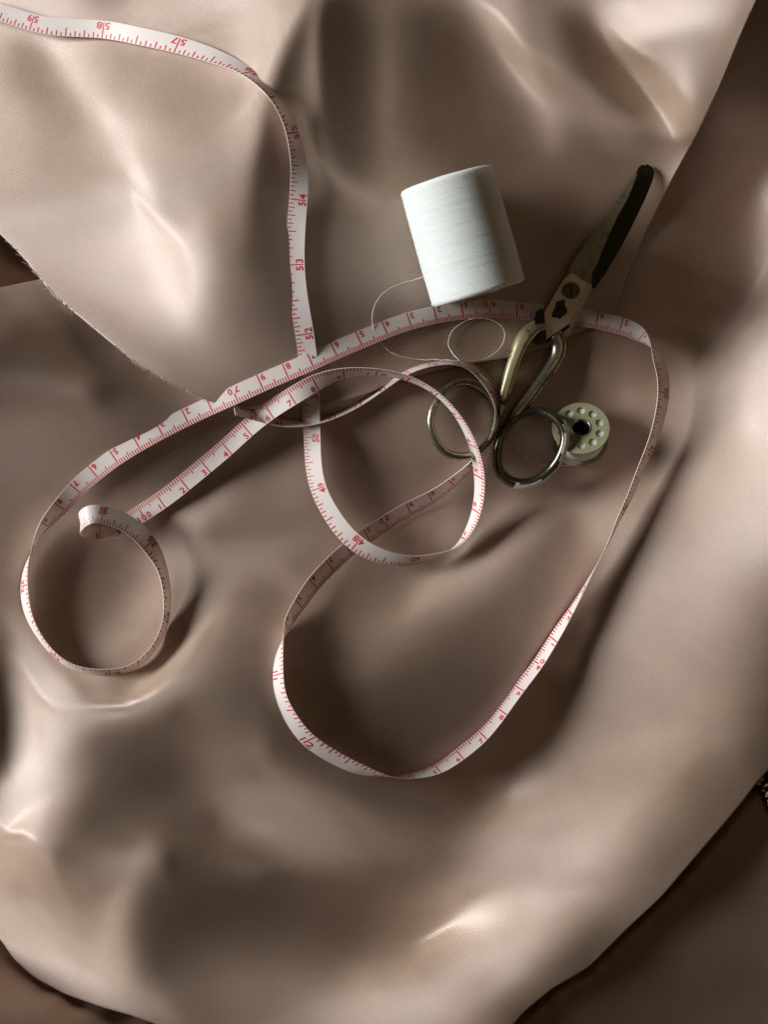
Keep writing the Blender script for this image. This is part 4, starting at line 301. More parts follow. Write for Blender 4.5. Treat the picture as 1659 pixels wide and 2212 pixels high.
[1,0,-2,1,1,-1,-1,3,-2,-1,1,0,1,-1,1,-1,0,0,0,0,-1,0,0,2,-1,1,-2,3,-3,4,-4,3,-3,1,2,-2,3,0,-3,-4,5,1,-3,1,6,-3,1,2,0,-5,-11,2,-1,4,3,2,-1,0,1,1,-1,0,-1,0,1,0,-1,0,0,1,-1,3,0,2,-1,0,-1,0,-2,0,1,-2,2,3,-3,-1,2,1,-5,2,-1,1,-5,7,-4,2,-1,-3,1,1,0,2,-2,4,-2,-2,2,-1,0,-1,-1,1,1,1,2,-1,0,3,-2,2,-2,-1,0,-1,1,-1,2,-2,-8,7,-3,4,-1,1,-2,0,4,-4,3,-2,1,0,1,-2,1,1,-1,1,-3,4,-4,1,-1,3,-1,0,-2,5,-3,1,1],
[2,-2,0,0,0,0,1,-3,2,1,-1,1,-1,1,-1,2,-2,-2,2,-1,1,-1,2,-3,2,0,1,-2,2,-2,3,-4,4,-2,0,3,-4,0,0,6,-2,1,1,-1,-1,5,-3,-6,-8,-4,5,0,7,2,0,0,-1,0,1,0,-4,2,0,3,-3,1,0,-1,0,1,0,-1,4,-3,2,0,1,1,-1,-2,-2,3,-3,0,4,1,-3,-2,3,-2,1,-2,3,-5,4,-2,0,2,-3,0,0,0,1,-2,1,2,-2,3,-2,1,0,-1,0,0,-1,4,-1,0,1,-2,2,-2,2,-2,0,0,-2,-4,6,-4,5,-2,1,-2,2,1,-3,3,-3,2,0,0,-1,1,2,-2,1,-2,1,-2,3,-2,2,-1,0,0,2,-2,2,-3,1],
[6,-8,2,-2,3,-2,1,0,0,-1,2,-1,0,1,0,-1,0,3,-4,1,-1,1,-3,3,-1,0,0,1,0,0,-1,3,-2,0,1,-4,5,-1,2,-1,2,-1,3,1,-2,-8,-4,-4,4,3,2,4,-1,0,0,-2,2,0,-1,-2,3,-1,0,-1,2,-2,1,0,1,-3,2,1,-3,4,-1,1,0,-2,3,0,0,-5,4,-1,-1,-2,4,2,-2,-1,0,1,-4,5,-3,0,0,-2,0,-1,2,1,0,1,-1,-2,4,-2,2,-4,-1,-3,0,1,4,2,2,0,-1,1,0,0,-4,1,-4,-1,0,4,-2,5,-3,1,-1,2,-1,-2,2,-1,2,-1,0,-1,2,-1,-1,1,0,1,0,-2,0,1,1,-2,2,0,0,-1,1,0,-2],
[6,-6,-1,2,-3,2,-1,1,0,1,-3,2,1,-2,2,-1,3,-4,2,0,-1,-1,1,-2,2,-2,1,0,0,1,0,-1,0,1,0,3,-3,1,1,1,2,2,-3,-6,-2,-1,0,4,1,1,-5,0,4,0,0,1,0,-1,0,1,0,-1,0,-2,2,1,-2,2,-2,2,0,-2,2,-1,1,0,-2,3,-2,2,-1,3,-2,-1,0,1,-3,-1,3,1,-2,1,3,-2,0,3,-1,0,-1,-4,-6,-1,2,1,1,3,-3,1,1,5,4,7,-4,-1,-4,-5,1,-4,-1,-4,-1,1,1,-1,4,1,4,-3,3,-1,1,0,-1,-1,-1,3,-2,2,-2,0,1,1,-2,2,-1,0,0,1,-3,1,2,0,-1,3,-4,1,0,1,-2,1,2],
[9,-10,1,-1,0,1,-1,1,-1,0,3,-2,-1,2,-2,2,-3,4,-1,-1,0,0,1,-2,-2,3,0,-2,2,-2,2,-1,-1,3,-1,1,3,2,-1,2,-4,-2,-5,2,0,0,2,0,-4,0,2,1,-3,3,1,1,-2,3,-1,-1,-1,1,0,1,-2,0,2,-1,1,1,-4,3,-2,2,-1,0,1,-1,0,0,2,0,-2,2,0,0,1,-1,-2,1,1,-1,0,-1,4,-4,3,2,3,5,0,-5,-2,1,3,0,3,1,-2,-3,-12,-18,2,-4,-3,4,0,6,4,7,2,1,3,2,-2,2,-4,4,-3,1,0,-3,3,-1,1,-2,2,-3,2,2,-3,1,1,-2,2,-1,1,-3,1,3,-2,2,-2,-3,4,0,-1,0,1,0,-1],
[9,-8,-2,-1,3,-2,2,-3,3,-1,-2,2,2,-3,3,-1,1,-4,3,-1,1,-1,-2,3,-1,-2,-1,2,-1,2,-3,2,2,-3,2,-1,1,3,9,-7,-4,-7,4,3,-2,2,-2,-2,4,-6,2,0,3,0,0,0,2,-3,1,1,0,-1,1,-2,2,0,0,-1,0,-2,4,-2,1,-2,1,-1,2,-1,0,1,-1,-1,3,-2,1,2,-1,2,-2,0,-1,1,-1,1,-4,5,-3,0,2,-1,1,8,-1,-4,-8,-3,-3,2,0,-18,-1,22,-4,-3,17,-2,2,-1,1,-2,-3,2,-3,0,3,-3,2,-2,3,-2,-1,3,-4,1,1,-1,-1,2,0,-3,3,-1,0,1,-2,2,-1,-1,3,-3,2,-3,1,1,1,-1,2,-2,1,-2,2],
[8,-9,3,-2,-1,1,-1,2,-2,1,1,-1,-1,3,-2,-1,0,3,-3,1,0,1,1,-2,1,-2,1,-1,-1,1,-1,2,-1,-1,-2,0,-1,0,-5,11,8,0,-7,-6,5,0,2,0,-9,3,2,2,0,0,0,-1,-1,2,1,-2,2,0,-4,4,-3,2,0,0,0,0,-1,-1,2,-2,1,1,-2,0,3,-3,1,1,-2,1,1,-1,1,-1,3,-2,2,-3,2,-2,2,-3,1,0,-3,-2,6,-4,3,1,5,7,7,-14,-24,10,11,-20,-2,23,-13,9,-2,1,-3,2,3,-2,3,-1,-1,2,0,0,-1,1,0,-3,3,-1,-2,2,0,-1,0,1,0,-1,-1,1,2,-2,-2,2,-1,2,-3,1,1,3,-3,1,-3,3,-1,1,-2],
[6,-5,-2,2,-1,0,0,0,0,0,1,-1,1,-2,0,1,1,-1,1,-1,1,-1,-1,2,-1,3,-2,-1,0,-4,7,-3,-3,2,0,-2,2,-4,-4,-6,0,10,9,8,-5,-6,-2,-4,4,6,-1,-2,0,-1,-1,2,0,-2,0,3,-4,2,3,-3,1,-1,0,0,-1,0,-1,1,-1,2,-2,1,0,2,-4,2,1,-2,2,-1,-1,0,2,-1,-2,1,0,5,-3,3,-1,-2,0,0,0,9,-1,-4,-9,2,7,-11,-31,-6,16,22,15,5,14,-22,2,-10,2,-1,2,-4,1,-1,1,1,0,1,-1,2,-2,0,1,2,-3,1,0,-1,1,0,0,-1,-1,1,1,-1,-2,2,-1,2,-2,0,1,1,0,-2,2,-1,1,0,-2,2,0],
[5,-5,0,1,-1,0,0,1,-1,1,-2,2,-3,3,-1,1,-1,-1,1,1,-1,1,1,-1,0,-1,0,2,-1,2,-3,-4,4,0,-1,6,-7,1,2,-6,-1,-3,-4,-5,7,20,-2,1,-7,-7,6,4,-2,1,1,-3,0,2,-3,0,3,-2,0,0,1,1,-3,0,0,1,-2,2,-2,0,2,-2,1,-1,2,0,-3,4,-3,3,-4,-1,0,1,2,0,1,-2,2,0,0,5,-1,-4,6,-9,-10,5,12,-8,-24,1,24,10,36,-12,-41,9,-10,7,1,0,-2,3,-1,2,-2,3,-2,1,0,-1,1,-2,3,0,-1,0,1,-1,2,0,-2,2,-4,3,-2,1,0,0,1,-5,4,-2,3,0,0,0,0,0,-2,0,2,-2,2,-1,-1],
[4,-4,1,-2,2,-1,1,-1,0,-1,2,-2,3,-2,1,-2,1,2,-2,0,0,1,-1,0,2,-1,1,-1,0,-1,-3,4,-1,-1,4,-6,8,-4,-5,4,-6,0,1,4,-10,-19,19,7,28,-6,-13,-5,3,-3,1,0,0,-2,4,-3,2,0,0,0,-1,-3,3,0,-1,-2,4,-3,0,1,0,-1,2,-1,-1,0,2,-2,1,-2,3,-2,0,1,-2,2,-1,-1,2,-1,1,-2,2,6,-6,-1,10,-12,-18,15,24,-11,-4,27,-48,-19,37,2,5,7,-12,-1,-1,-4,1,2,1,-2,1,0,2,-2,-1,3,-2,0,2,-1,2,0,-1,0,1,-4,4,-4,2,0,-1,0,-3,5,-1,2,-2,0,2,-2,-1,1,1,0,-2,1,1,-3,4],
[2,0,-2,0,-1,3,-3,0,2,0,-1,1,-1,0,0,2,-2,-1,1,1,0,-2,3,-1,-1,1,0,-1,0,0,0,0,1,-1,0,2,-4,2,1,-2,3,-4,1,-5,7,4,-22,7,-20,29,10,1,-4,1,-5,1,0,1,-3,3,-3,2,-2,2,-4,0,0,-1,1,2,-3,2,1,-1,-2,3,-3,1,2,-1,-1,0,2,-2,1,1,-4,2,1,-1,-1,2,-1,0,4,-1,3,-1,1,-10,-16,23,27,-23,-29,19,10,-42,26,29,-11,-3,4,-10,4,1,-5,1,1,-4,2,1,-2,0,-2,4,2,-3,2,0,-1,1,-2,3,-1,-1,0,1,-3,2,1,-3,1,-2,4,0,0,-1,2,-2,-2,2,2,-3,1,0,0,0,-1,3,-4],
[4,-5,1,1,0,-3,3,0,0,-1,0,0,1,-1,0,-1,2,-1,1,-1,-1,2,-2,2,-1,1,-1,-1,2,0,-1,1,0,1,-4,3,-3,0,4,-1,0,1,1,-2,0,4,9,-8,10,-21,-5,0,1,1,6,0,1,1,1,-1,2,-4,2,-3,4,-2,-2,3,0,-2,2,-1,0,0,2,-2,2,-1,-2,1,2,-1,-1,2,-3,2,0,-3,2,0,2,1,-2,5,-3,2,-3,-2,-19,19,35,-22,-38,0,26,-5,-15,36,-3,-14,2,3,-5,3,1,-2,3,-3,-3,4,-4,1,2,0,-1,-1,0,1,-1,0,1,0,2,-3,2,0,-2,0,1,1,-3,1,0,2,-1,0,1,-1,-1,2,-1,0,-1,1,0,-1,1,1,-2,1,0],
[4,-5,1,0,0,1,0,-1,-1,2,0,0,-2,2,0,-1,-1,2,-2,0,3,-2,0,-2,3,-1,-1,3,-3,2,1,-1,-1,1,0,-3,2,1,-5,6,-2,2,-5,6,0,-2,0,3,-4,6,4,-4,-1,-1,-5,1,-2,-2,-1,0,-4,5,0,0,0,3,1,-2,1,2,-2,0,1,0,-1,2,-3,2,1,0,-2,1,0,-1,2,-4,2,1,1,2,0,-3,5,-4,-3,2,-2,-9,32,3,-46,-11,16,20,-6,0,22,-19,-2,6,1,-4,-1,-1,2,1,-1,-1,2,-3,2,-2,1,-1,2,-1,-1,1,0,1,-2,1,-1,2,-2,0,2,-1,1,-3,2,0,1,-1,1,-2,-1,2,-1,-1,2,1,-2,3,-2,1,-1,-1,3,-4,4],
[4,-5,2,-1,0,1,-2,2,0,-2,1,0,2,-3,1,1,-1,-1,2,0,-3,3,0,0,-1,-3,4,-3,4,-2,0,2,0,-2,2,-3,1,-1,3,-3,0,-1,4,-3,-1,1,1,0,0,0,-2,5,0,-2,1,-1,0,1,0,0,1,-6,-3,3,0,2,-1,2,-1,-1,2,0,0,-1,1,-2,3,-1,0,-1,2,-1,-1,0,0,3,0,2,1,-3,-3,5,-1,-4,9,-6,-5,14,-14,-30,6,20,14,-7,5,8,-17,6,1,-1,-1,-2,2,-2,2,-2,3,-1,-1,0,1,0,-1,0,-1,2,-1,-1,1,-1,2,-1,1,-3,2,0,-1,1,1,-1,-1,2,-2,1,-1,1,0,-2,0,2,0,-1,3,-3,1,1,0,0,-2,3,-3],
[4,-3,-2,2,-1,0,0,0,0,1,-1,0,-1,3,-3,1,0,1,-2,1,1,-1,-2,3,-3,3,-2,3,-4,3,2,-3,1,1,0,0,-2,0,0,-1,-1,1,-1,2,2,0,-1,-3,0,-1,1,0,2,1,-2,-3,2,-2,4,-2,4,3,0,-4,-1,-1,3,-3,1,0,0,0,-2,3,-3,3,-1,-1,-1,3,-3,1,2,1,-1,2,3,-2,-5,0,9,0,-7,11,-12,-11,6,-8,-16,8,25,6,-8,5,-2,-8,5,0,1,-1,-3,2,-1,0,-1,3,-3,3,-2,2,-3,2,-2,1,1,-3,3,0,-1,0,-1,1,-2,3,-2,1,-1,3,-5,3,2,-3,1,0,-1,0,-1,2,0,0,0,0,-1,1,1,0,-1,0,1,-1,0],
[5,-5,0,-1,2,-2,2,-1,-1,2,-1,0,0,-1,3,-3,2,-3,4,-3,2,-3,3,-3,2,1,0,-2,4,-3,0,0,1,2,-3,1,2,-3,2,-1,4,-7,0,1,0,2,0,1,-1,-3,-2,-2,-1,3,4,1,-3,2,-4,3,-1,2,2,2,-1,-2,-2,2,-1,1,-3,1,3,-3,2,-1,-2,1,2,-2,2,0,-1,1,3,-1,-1,0,1,10,-7,-4,8,-19,-14,15,-3,-11,13,22,-7,-7,5,-2,-2,1,2,-1,-1,0,0,-2,1,1,-1,-1,2,0,-1,0,2,-3,2,-1,0,1,-2,0,1,0,0,-2,2,-1,1,-1,2,-5,5,0,-2,2,-1,0,0,-1,2,-3,2,-1,0,1,0,2,-2,-1,3,-2,0,0,2],
[4,-3,-1,-1,1,0,0,0,1,-2,1,0,0,0,-1,2,-2,4,-5,3,-3,3,-1,1,-1,0,-1,2,-1,1,-1,2,-2,-1,2,2,-3,4,-3,2,-1,5,-4,-6,0,-1,3,1,0,1,2,2,-3,-5,-5,2,1,0,0,0,0,2,6,0,0,0,-2,-1,0,-1,3,-2,-2,3,-1,-2,3,0,0,-1,1,0,1,0,0,2,0,0,9,-12,5,-7,-18,-5,21,-7,-5,19,10,-13,-2,5,-3,-2,2,1,-1,1,-1,-1,0,1,-3,2,0,0,0,-1,3,-1,-2,2,-1,0,0,0,1,-1,-1,0,0,2,-2,1,-1,0,-1,3,-1,0,0,1,0,-2,2,-1,-2,3,-2,0,1,-1,2,-3,3,0,-2,2,-1,1,-2],
[4,-4,1,-1,-2,2,0,0,1,-1,-1,2,-2,2,-2,2,0,-2,2,-1,1,-2,0,0,2,-2,2,1,-2,1,-2,2,0,-1,1,-1,2,0,-1,1,-3,-1,1,2,-2,6,-4,0,0,1,0,-4,2,-2,2,-3,-1,0,1,0,0,-1,-2,6,3,-3,2,0,-2,0,0,1,0,-3,3,0,0,0,-1,1,-1,3,-2,2,1,0,-1,7,-13,6,-15,-9,7,15,-7,3,12,-2,-11,4,4,-4,0,1,-1,3,-3,1,1,-2,-1,1,0,-1,0,1,0,0,1,-3,4,-2,1,1,-2,0,-1,2,-2,1,0,-1,1,-2,0,2,1,-1,0,0,1,-2,1,2,-3,2,-1,-1,0,1,-1,1,-1,1,-1,0,1,0,0,-1,1],
[5,-5,-2,1,2,0,-1,0,-1,2,2,-5,3,-4,4,-2,2,-1,0,0,0,0,1,-1,-1,2,1,-4,2,-1,4,-4,1,1,0,1,0,-3,2,-3,2,-1,0,2,5,-6,2,0,-1,-1,-4,4,-4,1,1,0,2,-1,1,0,0,-1,-1,-4,3,5,-1,-1,2,-1,-2,1,0,2,-2,2,-1,0,0,0,2,-4,5,-1,-2,0,8,-16,6,-11,-6,16,3,-3,2,6,-4,-7,7,0,-2,1,-2,3,1,-4,3,-1,-2,2,-1,-1,1,-2,2,0,-1,2,-3,4,-3,3,-2,0,1,0,-1,-1,3,-3,1,-1,0,0,2,-2,1,1,-1,0,0,0,0,-1,2,-1,1,-2,2,-2,2,-2,-1,2,-2,2,0,-1,0,1,0],
[4,-5,2,-1,-2,1,1,1,0,-1,-2,4,-1,1,-3,-1,2,1,0,0,-1,0,-1,2,0,0,-4,4,-1,0,0,0,1,1,0,-2,1,-2,1,-1,-1,1,3,2,-1,-5,5,-2,-1,-1,3,-8,4,0,-1,5,-2,3,-3,-2,-1,2,-1,2,-3,2,1,1,-1,1,0,0,0,0,0,0,0,1,0,0,-3,3,-2,-1,2,6,-18,7,-2,-7,16,-2,-2,-1,6,-5,-4,8,-3,1,-1,-1,5,-4,0,2,0,-3,1,-3,6,-3,-2,2,-1,-1,2,1,0,-1,0,0,2,-2,1,-1,1,-1,-2,4,-4,2,0,2,-3,2,-2,0,1,0,0,1,-2,2,-1,-1,1,1,-1,1,-2,1,0,-1,1,-1,-1,0,1,0,0],
[5,-6,-1,1,3,-2,-2,1,2,-1,2,-1,-2,2,1,0,-5,3,-1,1,0,2,-2,0,1,-3,3,-1,0,1,-2,3,0,-2,0,0,-3,5,-2,0,0,-1,2,1,-3,8,-6,-2,0,-1,-5,8,-4,2,5,-3,4,-3,2,1,-1,-5,-1,-3,2,-2,3,-1,4,-1,2,1,0,-3,1,-2,2,-1,-1,1,2,-3,-1,3,3,-18,10,8,-15,16,-3,-11,3,11,-9,-2,11,-4,1,-3,1,2,-1,1,-1,-1,-1,2,-2,3,-6,3,2,-1,-2,1,1,0,4,-3,2,-4,1,2,-3,2,-2,1,1,-3,4,-2,0,-2,3,-2,1,1,-1,0,-1,0,3,-3,0,2,-1,1,-1,0,0,0,1,-2,1,-2,1,1,-1,-1,-1],
[6,-9,3,0,0,-1,2,-4,0,4,1,1,1,-4,0,0,1,-4,4,-1,0,-1,2,-1,-2,4,-1,-2,2,0,-1,3,-4,3,-6,4,3,-3,-3,5,-7,8,-2,1,0,1,-5,0,-1,-3,6,-1,4,2,-4,4,-3,-1,0,-1,0,3,-1,0,-3,0,-2,3,-4,4,3,-4,-1,2,0,1,-2,1,3,-2,-1,0,1,-3,-12,15,9,-23,18,-10,-17,19,8,-14,10,8,-8,-1,-1,3,0,1,-2,0,0,0,-1,-1,1,-1,1,-2,0,-1,1,3,0,2,-2,3,-4,4,-4,-1,1,-2,2,1,-1,-1,1,0,0,0,0,0,1,-2,1,0,0,1,-3,2,0,0,1,-1,1,0,-1,0,-1,0,1,0,0,-1,-1,2,-1],
[5,-5,-1,1,-2,2,0,3,-5,1,-1,4,4,-3,-4,0,2,-2,-1,0,2,0,0,1,0,-2,1,2,-3,2,3,-6,3,-6,9,-1,-7,2,3,-5,8,-7,5,-1,5,-9,-2,2,-4,11,0,0,-2,-2,2,-2,1,2,-2,0,0,-2,0,2,-1,1,0,-2,2,0,-6,2,4,0,-1,1,1,0,-3,4,-2,2,-7,-1,11,1,-23,17,-24,-3,37,-8,-9,14,-3,-7,1,2,1,1,0,-2,-1,0,1,-2,2,-1,-1,0,0,2,-6,5,2,-2,3,-1,0,-1,2,-5,4,-4,2,1,-1,-2,1,3,-3,1,-1,3,-3,2,-3,2,0,0,0,-1,1,1,0,-1,-1,2,0,-2,1,0,0,2,-4,2,-1,0,2,-3,2],
[4,0,-3,0,-4,0,1,3,4,-5,-1,0,1,5,-4,-2,-2,5,-5,2,0,1,1,-2,2,-1,0,0,4,-4,-1,1,-2,6,0,-10,6,-2,2,-4,4,3,-3,3,-5,-3,3,-5,14,6,-14,1,-5,5,1,-2,1,0,2,-1,2,-2,1,-3,2,-2,0,1,2,-7,4,3,-3,1,2,-1,0,-1,1,-4,3,-2,5,2,3,-22,3,-27,31,26,-21,5,6,-6,-6,3,1,1,1,-4,3,-2,2,0,-4,3,-3,1,1,-1,-1,0,5,-5,3,2,-2,3,-1,-3,-1,3,-5,4,-1,-2,1,2,-1,0,0,0,1,-3,2,0,1,-1,0,-1,2,-2,2,-3,2,1,1,-3,0,2,-1,1,-2,0,1,1,-2,1,0,1,-2],
[-3,16,-12,2,-3,-2,-1,-2,0,3,4,-7,5,4,4,-3,-5,-3,4,-3,2,-3,3,0,0,2,-1,1,-4,3,0,0,6,-5,-11,8,0,0,-3,5,-5,4,4,-5,1,-10,8,2,45,-66,17,-2,3,6,-5,2,0,0,0,2,-3,3,0,-1,0,0,-2,1,-4,7,-3,-1,2,1,-2,1,-2,-1,1,0,-2,3,2,2,-27,-4,1,49,-6,-16,7,-4,-4,-3,4,2,-1,0,-2,3,-4,4,-4,0,3,-3,1,-1,0,0,2,-3,4,0,-2,0,6,-5,-1,1,-2,-1,1,1,-2,3,0,-3,3,-2,1,0,0,0,1,-3,3,-1,-1,1,-1,2,-2,3,-2,0,-1,3,-2,0,0,-1,2,-2,3,-4,3,-1,-1,2,-1],
[-6,10,1,0,-1,-1,-2,-3,0,-3,-1,-1,-3,13,3,-2,3,-5,-2,2,-5,4,-3,3,-1,0,2,-2,2,0,1,3,-9,-3,5,-1,-2,5,-3,-7,12,-1,-4,5,-14,6,11,59,-94,5,30,-15,15,-9,4,-1,-1,0,1,0,2,-1,-2,3,-2,-1,3,-3,2,-2,3,-1,-1,-1,0,0,-1,2,-1,0,3,-4,-4,-22,11,26,21,-27,-4,4,-5,1,-1,3,3,-4,2,-2,2,-1,1,-4,3,-2,-1,1,-1,3,-3,2,-1,4,-5,5,1,1,-2,-5,-1,1,2,-2,3,-2,2,-2,0,2,-2,1,0,0,0,1,-2,2,-2,0,2,-1,0,0,1,-2,1,0,1,-2,1,0,1,-1,0,1,-3,3,-1,0,1,-2,1],
[-10,6,7,-1,6,-3,-3,-2,-1,1,-2,4,-13,-2,16,5,-5,3,-3,-4,3,-1,-2,1,1,1,-3,2,2,1,-1,-9,0,5,1,-1,7,-13,-12,21,-1,-1,2,-3,-29,73,26,-78,-78,123,-47,11,1,-1,0,0,0,1,-1,-1,0,1,1,-1,0,3,-4,2,0,0,-1,0,-1,0,0,-1,3,-2,-1,0,-3,-1,-2,17,9,-7,-16,3,3,-4,2,-2,5,0,-4,4,-3,2,-2,0,-1,1,0,2,-2,0,1,-3,4,-3,2,1,1,0,0,4,-6,-1,0,-2,1,3,-3,2,-1,1,0,1,-1,0,-1,1,-1,0,1,1,-2,2,-1,0,1,-2,1,1,-1,0,0,-1,3,-3,1,0,1,-1,1,-2,0,2,-2,1,1],
[-11,5,5,0,2,6,-2,-3,-2,-2,1,0,10,-18,-3,18,1,-4,0,0,-1,-2,1,0,-1,-1,4,1,-1,-6,-7,6,4,-1,2,5,-27,-3,33,-1,-11,4,9,-42,86,41,-115,-99,154,-28,-18,19,-8,-1,1,0,1,-2,0,1,1,-2,2,-1,1,-2,2,0,0,-1,1,-2,1,-1,0,0,-2,1,0,1,0,2,1,1,-3,-2,4,4,-5,2,-2,2,-3,-1,3,-4,3,-2,0,0,0,2,-3,-1,2,1,-2,1,0,2,0,-3,4,1,1,0,-7,2,-2,3,-3,1,3,-2,1,0,1,-3,2,0,2,-3,1,0,1,-3,3,-1,0,1,-2,2,-1,-1,2,-1,-1,3,-4,4,-2,1,-3,2,0,0,1,-2,1,0,0],
[-20,18,-2,2,0,2,3,2,-1,-1,-3,1,1,4,-9,-7,19,-4,-3,2,-4,3,-2,-1,2,0,0,-4,-5,1,5,-1,0,0,-9,-20,27,26,-12,-11,8,9,-46,71,101,-229,-24,120,45,-79,33,-6,-5,5,-2,0,-1,1,0,1,-3,3,-1,0,1,-1,2,-2,0,1,-2,1,-2,1,0,0,2,-2,0,0,-1,1,1,-2,3,2,-1,-2,3,-2,1,-1,2,-1,-1,1,-2,0,1,-2,1,-3,3,-1,0,-2,3,0,-1,1,-1,1,2,1,2,-5,-4,2,2,-3,3,0,-2,1,2,0,-3,4,-2,-1,-1,2,1,0,-3,4,-2,0,-1,1,0,1,-1,1,-1,0,0,-1,2,-1,0,-1,3,-2,0,1,-1,0,0,0,-1],
[-22,18,2,-4,0,-1,7,1,5,-2,5,0,-4,-3,0,-7,-4,19,-2,-7,3,-4,4,-4,0,1,-4,-2,3,-1,2,-1,-6,-8,7,23,-1,-11,-1,4,16,-52,67,123,-295,59,62,81,-85,19,6,-8,2,-1,1,1,-2,2,-1,-2,4,-2,-1,2,-1,1,-2,3,-2,-1,1,-1,2,-2,0,1,-2,1,1,-1,0,-1,2,2,-2,0,2,-1,-1,1,1,-1,0,1,0,-1,0,1,-2,1,-1,0,-1,0,1,-1,0,-2,2,1,-1,3,1,-2,3,-10,7,-4,1,2,-1,-1,3,0,-3,1,3,-3,0,2,0,-1,-1,0,3,-3,1,0,1,-1,1,-2,1,0,0,0,1,0,-2,1,-1,2,-1,1,-1,1,-1,0,1,-1,-1],
[-18,14,0,-1,-2,-4,3,10,-2,8,-1,2,3,-7,-2,-1,-8,2,10,0,-4,1,-3,1,0,-5,0,3,-2,4,-5,-3,3,12,2,-7,-3,3,-1,22,-59,83,107,-324,132,1,84,-41,-19,16,-3,-2,2,-1,0,-3,5,-4,2,2,-3,1,2,-2,-1,2,0,-2,1,2,-4,3,-3,2,0,0,-2,2,-1,1,1,0,-1,-1,1,1,-1,0,0,1,0,2,-4,3,-3,3,0,-2,1,1,-2,1,-1,1,-2,1,-2,2,0,-5,5,2,-1,4,-9,2,-1,3,0,0,1,-2,-2,2,2,-1,-1,1,1,-1,-1,2,-1,0,-1,1,1,0,-1,-1,1,1,0,-1,-1,1,1,-3,4,-3,2,0,-1,0,1,-2,2,0,-1,-1,3],
[-9,4,1,3,-2,2,-6,0,4,-1,2,5,7,14,-29,9,-5,-2,5,4,-6,0,0,-2,-1,4,-2,0,1,-3,1,4,5,-4,-3,3,3,-5,26,-65,87,86,-304,157,-13,17,59,-76,30,-4,-4,4,1,-3,-1,4,-3,3,-2,-1,1,0,-1,1,3,-3,0,1,0,-4,5,-4,3,-2,1,-2,3,-1,2,-2,0,-1,0,1,0,0,0,1,1,-2,0,0,2,-3,4,-4,1,1,1,-3,3,-2,2,-2,0,2,-3,2,-6,5,1,0,1,-2,-3,1,1,0,0,1,0,2,-2,-2,0,1,0,1,1,-2,2,-1,0,1,0,-1,0,-2,3,0,-1,-1,0,2,0,0,-3,4,-3,0,3,-3,2,-1,0,2,-2,1,-2,3,-2],
[-2,-4,6,-2,4,0,-2,-6,-1,2,0,-5,5,18,17,-43,16,-10,2,13,5,-16,-1,5,-5,4,3,-3,-1,0,4,1,-4,1,2,1,-3,22,-58,92,73,-293,143,22,-76,164,-113,26,-10,7,1,3,-8,3,2,0,-1,0,1,0,-1,1,0,-1,-1,1,2,-3,1,2,-3,1,0,0,-1,1,1,0,-2,1,-1,0,2,0,0,-1,1,-1,-1,3,-2,0,1,0,-3,4,-1,-1,-1,3,-3,3,-3,2,1,-4,6,-7,2,2,0,2,-2,-2,-3,1,1,3,-1,1,1,-3,1,0,-2,0,3,-2,-1,4,-3,1,1,-1,-1,2,-2,3,-3,1,0,1,0,-3,2,-1,2,-1,-1,4,-5,4,-2,1,0,-2,2,-2,4,-3,-1],
[5,-10,6,1,2,-2,-3,-7,2,7,-4,1,-10,-18,64,-29,9,-27,11,-9,16,13,-16,-7,8,-9,6,3,-3,3,-3,0,2,-1,2,-1,13,-34,66,74,-276,129,57,-128,166,-56,-32,12,8,2,0,-10,9,2,-2,-3,3,-3,1,0,1,-1,0,2,-2,1,-2,2,-1,0,0,1,-2,2,-1,0,-1,0,0,-3,5,2,-2,-1,2,-1,0,0,1,-3,3,-2,0,0,2,-2,-1,2,-1,-1,2,-2,2,0,-1,2,-4,2,1,2,-1,-1,-1,-3,2,0,1,-2,2,0,-2,4,0,-3,2,-2,-3,4,1,-3,4,-3,2,-2,1,0,1,-2,1,1,-2,1,-1,2,-1,0,0,0,1,-2,3,-3,1,1,-1,1,-1,2,-4,3,1],
[2,1,-1,2,-3,1,-2,-9,13,-2,-2,-3,-3,-4,-60,192,-220,162,-86,22,-7,9,15,-14,-7,8,-9,3,6,-4,2,-2,1,1,0,8,-12,36,88,-276,123,79,-157,135,41,-111,38,9,1,-4,-4,9,-2,-3,0,2,-3,3,-1,-1,1,0,0,-1,0,1,-2,1,0,-1,1,1,-1,-1,0,-1,1,0,-1,7,-5,-1,2,3,-4,3,-2,1,-2,3,-4,3,-2,1,-2,0,2,-1,1,-2,1,2,-2,0,-1,2,-2,2,2,-1,1,-2,0,-5,3,-1,2,-1,2,-2,2,-2,0,3,-2,1,0,-4,1,3,-3,3,-2,2,0,-2,0,2,-1,-2,3,-2,1,1,-2,1,0,-1,2,-1,0,1,0,-2,2,0,-1,-1,4,-4,2],
[1,4,-3,-1,1,-4,5,2,-1,-4,-1,-2,0,3,-19,-56,239,-269,130,-32,1,3,7,10,-14,-4,6,-4,1,3,-2,2,0,-1,10,-6,11,99,-253,108,92,-180,109,97,-148,55,16,-5,-3,-2,5,-2,-3,0,0,-1,1,0,1,2,-3,-1,-2,1,2,-3,2,0,-2,2,0,-4,4,-2,2,1,0,-1,2,-4,1,3,1,-3,3,-2,1,-1,2,-3,2,-2,1,-1,1,0,-2,0,1,2,-2,-2,3,-2,3,-3,1,3,0,2,-4,-2,-1,1,-1,3,-3,3,-2,1,-1,1,1,0,-1,0,0,2,-3,-1,2,0,-1,0,1,1,-2,0,1,1,-2,2,-1,-2,2,0,0,1,-2,3,-2,0,0,0,0,-1,2,0,-2,3,-2],
